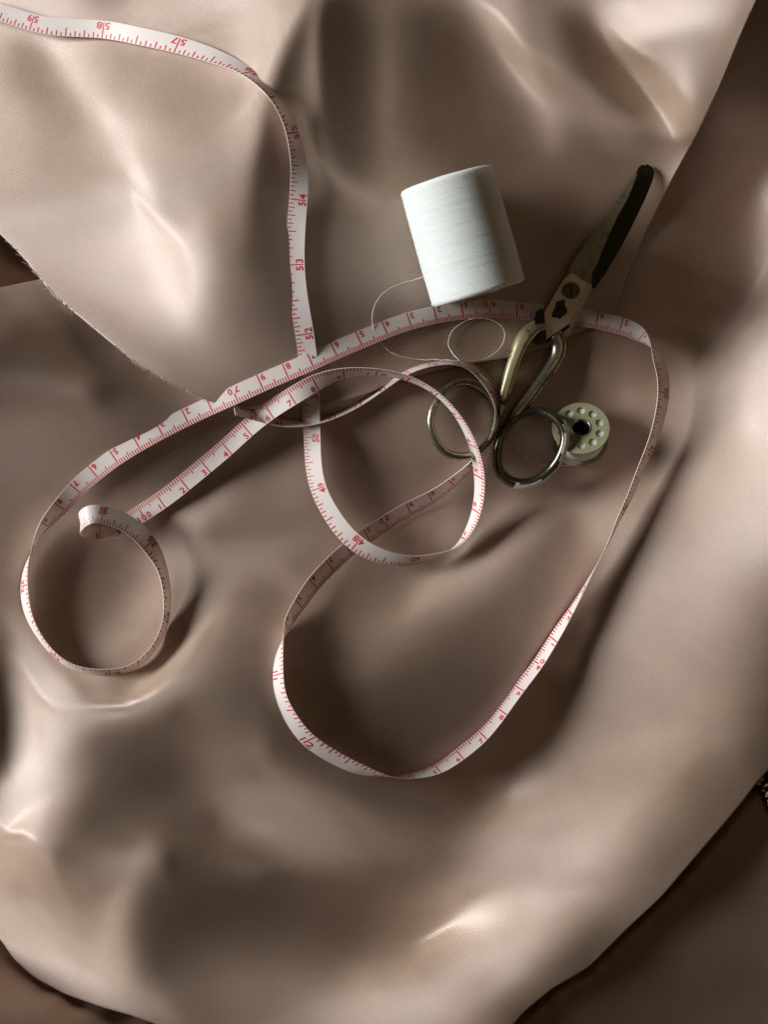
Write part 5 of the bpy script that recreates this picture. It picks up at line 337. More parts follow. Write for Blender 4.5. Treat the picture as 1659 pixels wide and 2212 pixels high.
[-1,7,-4,-1,-2,3,0,10,-10,-4,-1,2,-5,0,37,-147,224,-128,32,-27,12,-5,2,18,-2,-13,1,2,-1,-1,5,1,-5,17,-12,7,99,-237,100,102,-237,122,132,-140,60,13,-17,-4,1,-1,-1,-3,1,1,-1,0,1,-1,-2,-2,6,-4,0,3,-2,0,1,-3,4,-3,0,3,-4,3,-1,-2,0,-1,2,1,4,-1,-3,1,0,0,2,-2,0,-1,2,-2,1,-1,1,-1,1,0,-2,1,0,1,-2,2,-2,-2,8,1,-2,-4,3,-4,-2,1,1,1,0,0,-1,2,-2,1,0,0,2,-1,0,-2,2,-2,0,0,0,2,-3,1,2,-1,-1,1,0,-1,0,1,0,1,-1,-1,3,-3,1,0,0,1,-2,2,-1,0,0,0,1],
[-1,7,-6,0,1,0,2,10,-12,-8,7,-3,-1,2,1,35,-233,420,-303,120,-48,5,-3,0,25,-9,-13,5,1,4,0,-1,16,-21,-6,92,-174,104,16,-290,236,161,-144,31,-4,-21,1,0,-3,3,-2,3,1,-3,2,0,-2,-1,1,1,-7,11,-2,-5,2,1,-2,3,-4,2,-1,1,1,-2,-1,3,-3,5,-3,3,-3,0,1,0,-1,1,-3,4,-3,3,-2,2,-2,1,-2,2,0,-1,1,-1,0,-1,1,-1,-1,8,-1,-4,3,-2,-4,3,-2,0,1,-2,3,-2,1,-2,4,-3,2,-1,0,1,-1,1,-1,1,-2,-1,3,-4,4,-2,1,-1,2,-2,2,-2,1,0,-1,0,1,1,-2,2,0,-1,-1,1,0,0,0,1,-1,0,0],
[2,-1,1,-2,0,3,-3,5,-7,4,-4,-2,4,-4,5,24,-77,22,124,-142,71,-30,2,-5,4,23,-5,-8,2,0,-2,-7,-27,23,115,-91,-26,-163,-106,428,32,-205,30,-4,-11,8,0,1,1,-2,2,-2,0,2,-1,1,0,0,-2,-1,1,-5,10,-5,0,0,0,-2,2,0,1,-2,1,2,-1,-1,2,-3,3,-3,0,0,0,2,-1,0,1,-3,3,-1,-1,1,0,1,0,-1,0,1,-1,-1,1,1,-2,0,6,1,-6,4,-4,1,0,-3,1,2,-2,2,-2,1,1,-1,-2,4,-4,2,1,-1,1,0,-1,-1,2,-1,-2,3,-2,0,1,0,-1,2,-3,2,0,0,1,-1,-1,1,1,-2,0,1,0,0,1,-2,1,0,1,-2,1],
[4,-5,1,1,0,-2,4,-7,5,0,-2,2,1,-10,12,3,42,-258,377,-147,-62,54,-19,-2,0,1,6,-3,-1,3,-3,39,81,40,-171,-283,-23,339,283,-224,-134,66,-10,-1,5,-1,2,0,0,-2,-2,0,1,2,-1,-1,0,1,0,0,0,-1,-3,6,-2,-2,1,1,0,-1,0,1,-1,-1,2,0,-1,0,-1,0,1,0,1,-3,4,-4,1,2,-2,1,0,-1,2,-2,2,-1,0,0,0,1,-2,-1,3,6,-2,-7,4,-2,1,1,-2,2,-3,0,2,-1,1,-1,-1,1,0,-2,4,-2,-1,2,-1,-1,1,1,-1,0,0,-2,1,2,-2,1,1,-2,2,-1,1,-2,1,-1,2,-2,0,2,-2,0,2,-2,0,3,-2,-1,0,2,0],
[1,0,0,0,-2,3,-3,-2,0,5,-1,0,2,0,-17,35,-35,124,-442,494,-100,-82,35,-11,0,13,24,5,-7,-12,12,-47,-132,-163,-39,437,272,-206,-221,27,51,-19,-1,4,2,-1,-1,-1,0,1,0,0,-2,-3,3,-1,3,-1,1,-2,2,-2,-2,3,-1,2,-1,-1,0,1,-1,0,1,-1,0,-1,1,1,-3,2,1,-1,-1,3,-5,5,-2,-2,2,-1,1,1,-2,1,0,0,0,-1,1,-2,3,3,2,-4,-3,3,-2,-3,6,-4,1,1,0,1,-2,0,0,0,0,1,-1,0,-1,1,0,-1,1,0,0,0,-1,1,0,1,-1,0,-1,2,-2,1,0,1,-2,2,-2,1,-2,4,-3,-1,3,-1,-1,1,2,-3,2,-1,-1,0,-1],
[3,-4,0,1,2,-2,0,-1,-3,6,-2,7,-11,17,-35,36,-8,-35,182,-417,298,6,-44,4,-19,-13,-27,-10,-3,5,-21,17,96,150,158,-218,-222,42,73,0,-11,3,8,-2,-1,-1,-2,-1,0,-1,0,1,-1,2,-3,2,-3,2,1,1,-1,0,-1,0,0,1,-1,2,-2,0,0,0,0,0,0,-1,2,-3,5,-3,-1,1,1,-2,2,-2,1,1,-1,0,0,-2,2,0,-1,1,-1,1,-1,3,3,-2,-3,0,1,-2,1,-2,4,-1,-1,1,-1,1,1,-1,-1,1,-1,-2,2,1,-2,0,1,0,-1,2,-1,0,0,0,0,0,0,-1,1,-1,2,0,-1,0,0,0,0,-1,2,-3,2,0,-2,2,0,1,0,1,-1,-2,3,-5,1],
[1,-1,0,0,0,0,2,-3,0,0,3,0,2,2,-5,-20,34,-14,-29,127,-206,93,14,4,0,-6,22,15,8,-1,14,-9,-53,-63,-63,67,76,0,-15,2,2,8,-3,2,-7,1,0,0,0,2,-1,-2,1,-1,1,-2,1,1,-2,3,-1,1,-1,-4,5,-3,4,-5,3,0,0,-2,1,0,-1,3,-4,5,-5,4,-2,0,-1,1,0,0,0,1,-2,0,1,1,0,-2,0,1,0,-1,5,0,-5,2,0,-3,2,0,-1,2,-1,-1,5,-6,5,-3,0,1,-1,0,0,2,-2,-1,1,1,-1,-2,3,-2,1,-1,2,0,-1,2,-2,0,0,-2,-1,2,3,-2,0,-1,2,-1,0,-2,2,-1,2,-1,0,3,-3,1,-1,3,-6,7,-1],
[2,-3,1,-1,1,2,-2,1,-3,3,0,1,2,-6,13,-26,16,-5,15,-26,46,-50,15,2,7,2,-16,-8,-2,1,-6,7,25,15,2,-19,-14,3,4,0,3,3,0,-3,1,-3,0,2,-1,-1,2,0,1,-2,0,0,2,-6,5,-3,2,1,-1,0,-3,2,-2,5,-3,-1,1,2,-3,0,2,-1,3,-5,4,-4,2,0,0,-1,1,0,0,-2,4,-1,-2,1,-2,3,0,-3,3,3,-3,-1,2,-3,1,2,-4,2,-1,4,-3,2,-3,2,-2,4,-4,2,0,-1,2,-3,3,-2,0,0,-1,3,-2,2,-1,2,-3,1,0,-3,2,-1,-2,2,0,-2,-1,4,0,1,-3,3,-1,1,-1,0,0,0,5,-5,1,0,1,-1,5,-3,5],
[2,-4,0,4,-1,-2,3,-1,4,-8,4,-2,5,-8,13,-15,1,1,2,19,-28,10,-3,-2,1,-1,5,0,-3,0,4,-1,-3,0,4,5,1,-1,-7,-1,3,-1,8,-10,2,1,1,-2,0,2,0,2,-3,3,-1,0,-2,5,-7,2,1,0,0,0,-1,0,-1,-1,3,0,-1,0,2,0,-2,0,-1,2,-3,3,-1,-2,3,-1,-1,-1,1,1,-2,2,2,-3,1,0,-2,5,-1,-1,-2,2,-1,2,-2,-1,1,1,-1,5,-4,-2,3,-4,5,-5,4,-3,2,0,0,1,-3,2,1,-1,1,-1,0,-1,1,0,2,-3,1,-1,0,-2,3,-4,-1,0,1,0,4,-1,2,-2,-1,3,-3,2,1,2,-5,2,0,1,1,2,-1,0,-1],
[2,-1,-2,-2,4,1,-1,-1,8,-10,3,-6,5,-3,9,-4,-9,12,-17,21,-11,1,-4,2,1,2,-6,1,2,1,-2,2,2,5,-1,1,-3,-4,8,0,-7,-3,-8,14,-1,-3,0,1,1,0,-1,0,3,-1,1,1,0,-1,1,-2,-2,1,1,-1,1,-1,1,-1,-2,2,1,-1,-1,2,0,0,0,-1,2,-3,0,2,-4,1,2,1,-1,1,-2,-1,-1,3,1,-1,3,-3,-1,0,3,-2,0,0,-1,2,2,-5,5,2,-5,4,-7,6,-3,-1,1,1,-1,3,-4,2,0,2,-3,0,0,2,0,-1,2,-4,0,2,-1,1,0,1,-3,1,0,0,-2,2,-4,2,1,2,-1,-3,4,1,-2,0,1,-1,3,0,1,-2,0,1,-1],
[-3,8,-4,1,-6,4,0,2,9,-15,5,-7,5,1,1,4,-8,6,-13,9,4,-5,1,-1,-1,0,3,-1,2,1,2,-3,1,-3,3,-2,5,3,-4,-11,0,0,3,-2,3,3,0,-1,0,-1,1,1,0,0,2,-1,1,0,2,-5,1,0,0,2,-2,1,-1,2,0,-3,1,0,1,-2,2,-1,0,1,-1,0,1,-2,1,1,-3,0,1,-2,4,1,-1,-1,0,0,-2,1,2,-1,-2,2,1,-3,4,-2,-2,7,2,-3,-4,3,-4,3,-4,4,-2,0,2,-5,5,-2,2,-4,5,0,0,-1,-2,3,-4,2,0,-1,0,1,-3,3,0,3,2,-1,-1,-7,-1,-2,1,-1,3,3,-1,0,1,0,0,3,1,-1,-4,2,1,-3,0],
[-4,9,-2,-4,4,-5,2,2,2,-3,-3,2,-5,7,4,-12,10,-6,3,-15,20,-8,1,1,-1,0,3,1,1,-2,-1,5,-5,2,-3,2,-2,-2,-6,8,3,-4,-4,-2,1,3,-1,4,0,-2,1,-1,0,2,-2,4,0,0,-2,3,-3,-1,3,-2,2,-2,1,-1,0,3,-3,2,-1,1,-3,2,-2,0,0,2,-2,2,0,-1,0,1,-2,3,-2,-1,1,1,-2,-1,3,-1,-3,1,1,-2,-2,4,2,3,5,0,-2,-13,15,-14,10,-6,1,-2,1,0,0,3,-3,3,-2,5,-4,0,2,-4,4,-4,1,1,-1,0,0,-1,2,-1,3,1,-3,-2,-1,-4,4,5,-4,-4,4,2,-1,-2,3,0,1,2,-3,-2,3,-3,-2,3,-2],
[-6,10,-2,3,-4,0,0,0,-8,11,-3,3,-5,0,6,-10,9,-3,-10,2,7,0,0,-2,2,2,0,4,-1,-1,0,-7,4,-1,3,-2,-2,-2,7,-4,-1,0,0,1,-7,-4,8,-2,2,4,-2,-1,0,0,2,-1,0,4,-1,-2,1,-1,-1,3,-2,2,-1,-1,1,-1,2,-2,2,-1,2,-5,3,1,-1,-3,3,-2,1,0,2,0,0,-2,-1,0,1,-1,-1,3,-2,-2,1,1,-3,0,8,4,-1,1,-4,-3,-5,13,-15,8,-1,-3,-1,1,0,2,-1,3,1,-1,1,-2,0,1,-4,4,-3,1,0,-1,0,0,1,1,0,0,0,-7,-2,4,-2,11,1,-7,1,7,-4,-5,0,3,-1,0,5,-4,-2,1,-2,2,0,-2,0],
[-6,5,4,-1,4,-1,-4,-7,-2,17,-7,3,-2,3,-14,10,-1,-9,0,11,-6,3,-1,1,2,-1,0,1,-2,3,-2,4,-3,1,-3,1,-1,-1,-4,14,-10,2,0,-9,7,6,-10,0,1,-2,1,2,0,-1,1,1,2,-10,9,12,-6,-2,-2,-1,1,0,0,0,1,-2,-1,3,-3,1,0,5,-4,-3,2,4,-3,2,-3,0,0,-3,4,-2,3,-1,-2,-2,5,-2,-2,1,-2,-5,9,11,-2,-4,-5,-2,4,-2,4,-13,7,4,-10,2,3,0,5,1,0,-3,1,-2,2,-3,2,-2,1,-1,0,-1,1,1,1,2,-1,-2,0,-2,-7,0,8,-4,9,-1,-3,3,0,1,-3,0,0,0,-3,7,-5,-1,1,-1,0,0,0,-1,-1],
[-13,12,3,2,-4,-2,-5,10,-2,18,-17,5,-3,4,-11,-3,-4,1,16,-12,3,2,1,-1,1,0,2,-4,3,-3,1,1,3,-3,2,-2,0,1,0,-12,13,-4,-4,14,-3,-6,2,0,-6,0,-2,-1,0,1,-4,-1,0,18,-10,2,16,-4,-7,-4,2,-2,0,1,-1,1,2,-5,3,0,-2,-2,4,3,-2,-2,0,0,2,0,-3,3,-5,4,-3,1,2,3,-4,-3,1,0,-1,9,6,-11,-3,0,6,3,-8,1,-6,6,-1,-11,8,7,2,3,-5,-3,1,0,0,1,-4,2,-1,-2,3,-3,2,3,-1,2,0,-3,-2,0,-3,-4,3,9,-5,7,-5,0,-1,3,2,-4,3,-2,1,-5,7,-4,-1,1,-1,0,0,-1,1,-1,0],
[-25,15,9,-2,1,5,12,-4,7,-18,11,-11,7,-8,-2,-6,0,13,0,-6,1,-2,2,3,-3,1,0,1,-1,-1,3,-2,-1,4,-3,1,0,1,0,1,-7,5,6,-7,1,1,-1,-2,2,-1,1,-2,-1,-3,-1,-5,-3,-1,28,-11,-11,9,9,-2,-6,2,0,-3,-1,2,-2,4,-3,-2,4,-1,-1,-1,1,0,1,-2,1,-1,4,-2,1,-3,1,1,-1,-1,0,1,0,0,3,11,-21,6,-1,0,2,-7,5,-3,5,-2,-2,10,4,-5,0,-4,0,1,-1,0,-2,-1,1,0,-4,6,-4,6,-3,-1,3,-2,-3,-2,3,-3,-1,5,7,-4,1,-2,2,-4,3,-3,2,0,-1,1,0,0,0,0,-2,-1,1,-1,1,-1,-1,3,2],
[-29,39,-5,0,2,0,-6,3,-5,-3,12,4,-18,2,-10,14,3,5,-10,6,-5,0,0,-1,2,0,-1,-1,0,4,-3,2,0,-1,1,-2,1,1,1,1,1,-2,0,-1,0,-1,1,-3,3,-2,3,0,0,1,0,-2,-8,-8,-4,20,5,-7,-4,6,0,-2,0,4,0,-2,0,-2,1,3,-5,3,-1,1,-1,-1,2,-1,0,1,-3,1,3,0,0,-3,1,-1,1,2,0,1,9,-21,10,-6,1,2,-7,6,-1,6,-2,4,6,-1,-8,0,-2,2,1,-1,-2,0,-1,0,0,-1,6,-5,3,-3,1,1,-2,-3,0,4,-4,2,4,6,-6,2,1,-2,-2,1,-1,0,-1,4,-4,6,-8,2,5,-7,3,-2,-1,2,-2,3,0,0,-1],
[18,-18,-5,4,0,-1,4,-5,0,4,-1,3,-1,-16,8,13,3,-15,9,-1,-2,2,-3,1,-3,2,-3,2,0,0,1,1,1,-4,1,3,-2,2,0,1,0,0,-4,2,-2,1,-1,3,-5,6,-4,2,0,0,5,5,3,-23,-17,0,14,16,6,-4,3,-6,-4,-4,0,3,3,-2,3,-3,4,-2,0,-3,3,1,-4,4,-2,1,0,1,-4,2,-1,4,-3,2,-2,0,3,2,-6,-4,5,-1,2,-7,4,2,5,-2,2,-2,-4,-2,2,2,0,-1,-2,1,0,-2,1,1,1,-1,-2,2,0,-2,3,-1,-3,0,3,-2,1,1,7,-5,3,-2,0,-1,0,0,-2,3,0,-5,6,-1,-12,19,-11,3,-4,2,-1,0,3,-1,0,0,0],
[12,-16,8,-6,3,1,-7,2,5,-4,1,-12,9,3,9,-2,-6,-1,8,-6,2,-1,0,-2,2,-4,1,-1,0,3,1,-2,-3,3,1,-2,3,-1,3,-4,3,-4,3,-3,1,1,1,-3,2,-4,4,0,1,-2,-2,5,10,16,-28,-19,-7,-3,11,16,5,9,1,-2,-6,-8,-6,5,-3,5,-2,4,2,1,-4,1,1,-2,1,-1,1,-2,3,-2,2,-3,1,-2,3,1,-2,-1,-3,9,-7,3,-6,4,2,6,-1,-4,-3,-1,1,-2,3,-1,0,-2,1,-2,3,0,0,-2,-1,3,1,0,-1,3,-4,-1,1,1,-1,-2,1,10,-5,-1,0,0,0,1,-1,0,1,-1,-2,0,10,-31,36,-12,-2,-3,3,-2,2,0,-1,0,1,0,1],
[0,1,2,2,-7,-2,4,3,-5,-3,-3,1,8,1,3,-2,-2,4,-3,1,1,-3,1,0,-2,-1,0,0,3,-3,1,-1,1,-1,5,1,0,-8,-3,8,-4,5,-4,1,1,-3,1,4,-1,-2,-1,1,1,3,0,-10,-2,13,28,-17,-14,-8,-22,1,11,7,5,6,11,3,-1,-9,-4,-8,1,-1,3,3,3,-3,1,0,0,-1,-1,2,-2,1,-1,1,1,1,-2,0,0,0,-2,2,-1,4,-3,0,8,-2,-9,4,-4,1,-3,4,-1,-2,0,2,2,0,-4,0,0,1,3,0,-2,5,-2,-3,1,-2,0,2,-3,3,10,-9,0,1,1,0,-2,0,1,-1,2,-2,-1,8,-24,22,2,-7,0,0,-2,2,0,0,0,-1,1,0,-1],
[-27,29,6,-3,2,-3,1,-9,-1,2,-3,8,-5,8,-4,1,-3,8,-3,2,-3,-1,-1,-3,1,0,1,2,-1,0,-1,-3,3,9,-10,0,-1,6,-3,-4,4,-1,2,0,-5,3,-3,0,2,4,-4,1,-2,1,-3,14,-6,-15,-1,26,-2,-2,13,-35,-13,8,11,-1,-8,12,8,9,2,0,-4,-7,-9,-2,0,4,1,1,-1,1,1,-2,1,1,-2,0,2,-1,3,-3,0,0,3,-1,2,-11,11,11,-7,-17,12,-16,8,-2,5,-2,0,4,-2,1,-6,1,1,2,1,3,0,0,4,-5,-2,1,0,-1,2,-4,4,8,-9,3,-2,1,-1,0,0,0,1,1,-2,-1,5,-10,-6,27,-13,0,-4,3,-1,-1,0,0,0,2,0,-2,2],
[-58,63,2,2,2,1,-11,1,-3,0,1,0,1,-1,4,-4,6,-1,6,-6,-7,4,-5,2,-2,2,4,-3,1,0,-5,7,6,-15,5,1,0,1,3,-4,-1,1,1,-1,3,-3,-1,-4,1,2,3,-4,1,2,3,-13,8,9,0,-9,5,-1,-6,37,-21,-34,-2,16,13,-15,1,0,11,1,-1,6,6,-4,-6,-5,0,-2,4,0,1,-1,0,-3,4,-1,-3,4,-3,2,3,-2,2,-3,3,2,15,-15,-28,26,-26,17,-2,4,-3,3,1,-3,0,-3,4,0,3,1,3,1,-1,-1,0,-8,7,-1,-4,3,-2,5,6,-7,1,-3,1,1,-2,1,1,0,-2,2,-1,3,-4,-13,25,-6,-5,-1,3,-4,2,1,-1,0,0,-1,-1,4,-4],
[-70,86,-18,2,3,6,12,-9,-12,1,-4,5,-2,2,6,-17,29,3,-19,-16,8,-2,5,-1,1,3,-3,5,-4,-4,7,3,-14,10,-1,0,0,-1,0,5,-4,-2,-1,2,1,-2,3,-1,-8,0,6,1,0,-6,3,6,-7,-2,-1,5,6,6,-4,-19,36,13,-29,-27,-2,14,-3,7,-8,15,8,-9,-7,10,5,1,-4,-3,-7,0,-1,4,1,2,-4,2,2,-5,3,4,-3,3,-3,10,-10,23,-39,-18,58,-44,5,7,0,1,2,-2,-2,-1,2,3,2,3,1,3,-2,-3,-2,3,-9,10,-4,-4,5,1,2,4,-7,0,-2,3,0,-2,2,-2,2,-1,2,-3,2,1,-16,19,4,-9,2,-2,0,0,-1,0,1,0,0,1,-1,-2,4],
[-37,43,-13,2,0,3,0,23,5,-33,13,-10,-1,35,-86,138,-56,-46,-8,22,2,5,-3,3,2,-1,-2,0,-2,4,4,-10,7,-2,0,-1,0,1,0,-4,5,-4,2,-1,-1,5,-4,3,2,-12,1,7,-3,4,-4,-1,3,0,0,-3,-4,-2,11,6,-18,16,24,6,-25,-13,-6,-18,13,-2,7,14,7,-15,0,4,3,4,3,-4,-3,-3,-4,2,2,-1,-1,5,-1,-2,2,4,4,-11,7,-25,-7,62,-51,-12,28,-7,2,-2,0,-1,2,2,2,2,1,1,0,-3,-1,0,2,-7,5,-1,-4,5,1,2,3,-7,1,-1,3,-4,2,1,-1,2,-3,2,-2,2,2,-15,13,6,-3,-1,-4,1,-2,3,-1,0,0,0,0,-2,3,-1,-1],
[-12,18,-18,5,-1,-6,8,-3,20,58,-121,79,20,-165,307,-204,-64,60,18,4,0,-4,3,1,-2,-1,6,-8,3,7,-11,4,0,-1,0,1,1,-2,0,2,-6,7,-4,1,-1,-2,6,-3,3,4,-17,-1,13,-1,-2,0,0,-1,2,-1,1,-2,-6,-1,5,-11,2,15,28,-1,0,-4,-33,-9,-6,4,7,13,-2,-5,0,4,2,5,3,-1,3,-5,-1,-2,1,-3,1,1,4,-6,-1,-3,-4,-5,41,-39,-30,46,-4,-2,-2,0,0,3,0,2,2,0,0,-2,-1,-1,-1,3,-5,2,1,-4,3,4,0,-2,-3,3,-2,0,0,4,-3,0,0,-1,2,-1,2,0,-11,4,14,-4,-2,-4,1,-1,2,-2,2,-1,0,-1,1,1,-2,2,-2],
[15,-24,-2,6,-5,8,-7,0,-11,-14,242,-320,27,288,-223,-115,172,-46,16,-10,8,-5,1,-1,3,1,-6,4,5,-7,0,2,0,-1,0,0,-3,3,-1,-1,3,-3,2,-2,2,0,-4,6,-3,6,10,-19,-17,12,12,-2,-5,2,-1,0,1,-1,2,-2,-1,0,-8,-10,-6,17,15,21,14,-15,-13,-14,-10,0,9,4,-1,-13,1,5,4,3,1,3,1,3,-2,-2,1,-4,-5,4,-6,0,6,8,-8,-40,42,8,-10,0,1,0,1,-1,2,1,-1,-1,-1,-1,1,-2,6,-9,2,2,-2,1,3,-1,-2,1,-1,-1,1,2,1,-3,2,-1,0,1,-1,0,3,-9,-1,16,-5,0,-4,1,-3,2,0,0,-1,1,0,1,-1,0,-1,0,2],
[35,-53,13,-2,1,-5,5,7,6,-65,15,240,-150,32,-327,296,-67,21,-1,3,-8,4,1,0,1,0,0,4,-3,-8,7,-2,-1,2,2,-2,4,-4,0,-1,2,-2,1,1,-2,1,1,-3,2,-3,4,17,3,-35,-11,14,14,-5,-3,5,-7,6,-4,3,-2,2,2,-1,-4,-13,-8,-1,18,18,7,-3,1,-7,-11,2,3,14,-8,-13,-5,2,2,1,3,-1,3,5,-6,4,-2,-4,0,4,-3,-1,-21,27,15,-14,-2,1,-1,0,0,1,-1,0,-1,0,0,1,-3,5,-9,1,5,-2,1,1,1,-4,2,-1,1,-3,4,1,-4,3,0,-2,2,-1,0,3,-7,-5,16,-2,-1,-2,-1,-3,3,-2,0,1,0,0,0,0,0,-1,3,-2,-2],
[36,-49,15,-11,4,-4,-7,9,-1,85,-316,345,184,-633,450,-80,-59,72,-54,15,-4,5,-2,1,2,-4,6,-4,-5,8,-3,0,0,0,-1,3,0,0,0,0,-5,5,-2,-1,2,-1,1,2,1,-2,-11,2,6,28,-10,-30,-10,17,4,-6,12,-10,5,-2,0,-1,0,2,-1,4,-2,-3,-12,-1,5,12,0,2,4,-5,-5,-5,10,9,-1,-6,-6,1,-4,1,2,-4,8,-5,1,-2,4,0,-6,-4,9,17,-11,-3,2,-2,1,0,-1,1,-1,0,-1,0,-1,-1,2,-4,-2,8,-4,2,0,-1,-3,3,0,-1,-1,4,-1,-3,5,-3,-1,3,-2,0,2,-2,-13,19,0,-3,0,-3,0,1,-4,3,0,0,1,-1,-1,1,0,1,-2,1,2],
[29,-38,17,-11,-1,-1,-3,-22,27,-32,220,-601,-3,671,-108,7,65,-319,126,-24,6,-5,2,2,-4,4,-4,0,4,-1,-2,0,0,-1,1,-1,0,9,-3,-4,-2,-4,3,3,0,0,1,-1,6,0,-6,-12,-2,-2,18,20,-10,-27,7,8,-12,15,-6,1,2,-2,-2,-2,4,-3,2,-4,3,0,-2,-6,3,2,3,2,4,-1,-7,-2,3,5,2,-3,1,0,-5,1,-5,7,-2,4,-5,0,2,2,8,-6,-1,1,-2,3,-3,2,0,-3,2,-2,1,-2,2,-2,-2,-2,8,-1,-2,-1,-1,2,1,0,-3,2,0,2,-3,3,-4,2,0,1,0,1,0,-16,18,3,-4,2,-6,3,-3,-2,4,-2,1,0,-1,1,2,-2,-1,2,-2,1,-1],
[21,-23,1,4,-2,2,2,-18,-21,24,-80,405,-177,-271,-24,4,-20,403,-229,12,-11,1,0,-1,0,1,-1,1,-1,0,2,-2,-2,1,-3,4,6,-8,-1,1,1,-5,0,2,1,3,-2,2,-3,6,9,-7,-6,-4,-10,1,19,14,-20,-9,14,-8,5,-4,-2,1,2,5,-7,1,-4,3,-3,2,0,3,-3,1,-4,1,1,3,3,0,-2,-4,3,1,-1,-1,0,2,-1,0,5,-11,7,-1,1,8,-7,1,0,-1,3,-4,4,-4,0,2,-1,0,-2,1,-4,3,0,2,2,-6,4,-3,3,0,-1,-1,3,-3,3,-3,2,-2,2,-1,2,-2,1,2,-15,14,5,-3,-1,-3,2,-4,2,0,-1,0,1,0,1,-1,-1,1,1,-2,2,-2,2],
[15,-14,-3,2,1,-1,-1,16,-20,-14,36,-167,131,62,11,-24,-11,-144,197,-58,-8,-6,2,1,0,-2,0,0,2,0,0,3,-1,2,4,-6,-15,-6,8,6,-1,3,-1,-1,3,-2,3,-3,-2,-2,7,14,-6,-8,4,-5,-14,5,17,4,-16,0,2,9,-1,0,-2,-6,3,0,1,-8,1,-4,4,-1,4,-1,1,-1,-2,-2,2,1,0,4,-3,-3,3,2,3,-3,2,-6,-5,15,-8,5,2,-5,1,0,-1,1,-1,2,-2,1,2,-2,-2,-1,2,-1,2,-1,0,3,-7,4,-3,5,-1,-1,3,-2,-2,3,-2,0,0,0,0,1,0,-1,5,-16,9,9,-2,-3,1,-3,1,-2,-1,2,-1,1,0,0,-1,2,-1,0,0,0,0,2,-4],
[14,-13,-3,2,-2,0,-1,-2,13,-13,-2,32,-31,-22,7,10,7,11,-45,69,-24,2,-6,0,-1,-1,1,-2,-1,1,3,-1,7,-8,-5,-2,3,5,-4,-4,3,3,2,1,-3,1,-2,1,2,-4,-3,3,17,3,-13,-2,6,-12,-7,2,14,-4,-9,-6,7,6,1,1,6,-1,0,4,-3,-4,-11,0,-2,2,3,1,0,1,0,-1,3,-3,1,5,-1,-3,-1,2,3,-4,6,-9,8,-7,2,0,4,-4,2,-1,0,1,-2,3,-4,2,1,0,-2,2,0,0,1,-5,1,1,2,0,-1,3,-5,3,0,-1,0,1,-2,2,0,1,-4,8,-15,4,14,-4,-1,-2,-3,3,-5,3,0,-1,1,0,-1,1,1,-2,1,0,1,-2,1,-1,2],
[12,-9,-3,-2,1,-2,1,2,-5,4,1,-8,7,3,-14,3,4,-3,-11,22,11,-7,0,-4,-1,0,-2,2,-3,0,-1,-2,-3,3,2,2,-3,1,2,4,0,0,0,-3,-1,0,1,0,-3,5,-3,-5,-2,11,15,-6,-9,4,-1,-6,-8,4,10,-2,-10,-7,4,5,-8,4,4,4,3,7,8,-7,-6,-8,-7,3,2,1,-2,3,-1,3,1,-2,-1,3,-4,4,-5,8,-7,5,-4,5,-5,4,-5,4,-2,2,-1,-1,2,-3,4,-3,0,2,1,0,-2,-1,-2,2,2,-1,1,-1,2,-4,4,-2,-1,1,2,-2,2,-1,-1,-1,6,-10,-5,20,-5,-1,-3,0,0,-3,2,-1,0,0,0,1,1,-1,0,0,1,-1,-1,2,0,-2,1],
[14,-13,-4,4,-2,0,-1,0,2,0,-4,3,-2,1,2,-7,-3,7,-8,-16,49,-22,12,-11,3,-4,1,-2,2,-1,-2,4,-5,0,0,-6,6,1,-1,1,8,1,-4,0,-2,0,-2,1,0,-1,2,0,-3,-4,2,17,7,-9,-6,-2,-3,0,-6,3,5,-1,-5,-4,8,-3,-1,-2,0,-3,-1,13,8,1,1,-9,-3,-1,1,-3,1,-2,1,3,-1,-2,5,-4,2,-3,2,0,0,-4,5,-3,4,-3,1,-2,2,-1,1,1,-3,4,0,-1,0,-3,2,-2,1,2,0,1,-2,0,-3,4,-2,0,4,-1,-3,2,-1,0,1,1,-3,-11,23,-5,-3,-2,0,-1,-1,0,0,1,0,-1,2,-1,-2,2,0,1,-2,1,0,1,-3,4,-2],
[13,-13,1,-1,-2,2,1,-2,1,-3,3,-3,0,0,0,1,3,-14,21,-42,45,-9,-1,3,-3,1,-1,-1,-2,2,-3,-2,0,12,-8,3,-1,-3,-1,0,2,5,-2,-2,2,-2,0,-1,2,-3,1,1,-2,-3,-3,-6,9,19,2,-5,-2,-5,-2,-2,-2,1,3,0,-7,1,-2,1,3,4,0,-9,-1,8,4,2,1,-2,-2,1,-4,2,0,-1,2,1,-3,0,-1,-1,2,-5,3,1,0,-1,-2,2,0,1,-1,2,-1,1,1,-1,-2,1,-2,1,-1,1,3,-2,0,-2,2,-1,3,-3,1,2,-2,-1,2,-1,2,-2,2,-3,-7,17,-4,-1,-4,1,-2,0,0,0,2,-3,1,2,-2,0,3,-2,-1,1,0,1,-1,-1,3,-3,0],
[11,-10,0,-2,2,-1,-1,2,-2,3,-5,2,-1,-1,-1,2,6,-15,8,8,-42,70,-48,22,-10,5,-4,2,2,-6,1,0,13,-16,8,1,-3,-2,-2,5,-1,-1,2,-1,0,-1,2,-2,0,1,-2,1,-1,1,-5,-5,-12,-7,13,17,9,6,3,-1,-2,-2,-7,-1,1,-3,1,-2,-4,-4,1,5,-2,-4,2,5,-1,2,2,-3,3,1,-1,-3,3,-2,2,0,-2,-1,-2,4,-6,4,-4,2,0,1,-1,1,0,0,0,-1,0,-2,2,-2,2,1,-1,4,-5,1,1,0,-2,3,-2,2,0,-1,0,1,-1,1,-2,3,-4,1,5,2,-2,-6,4,-3,1,-1,1,0,-3,4,-1,-1,0,2,-2,1,1,-2,2,-2,2,-1,-1,1,1],
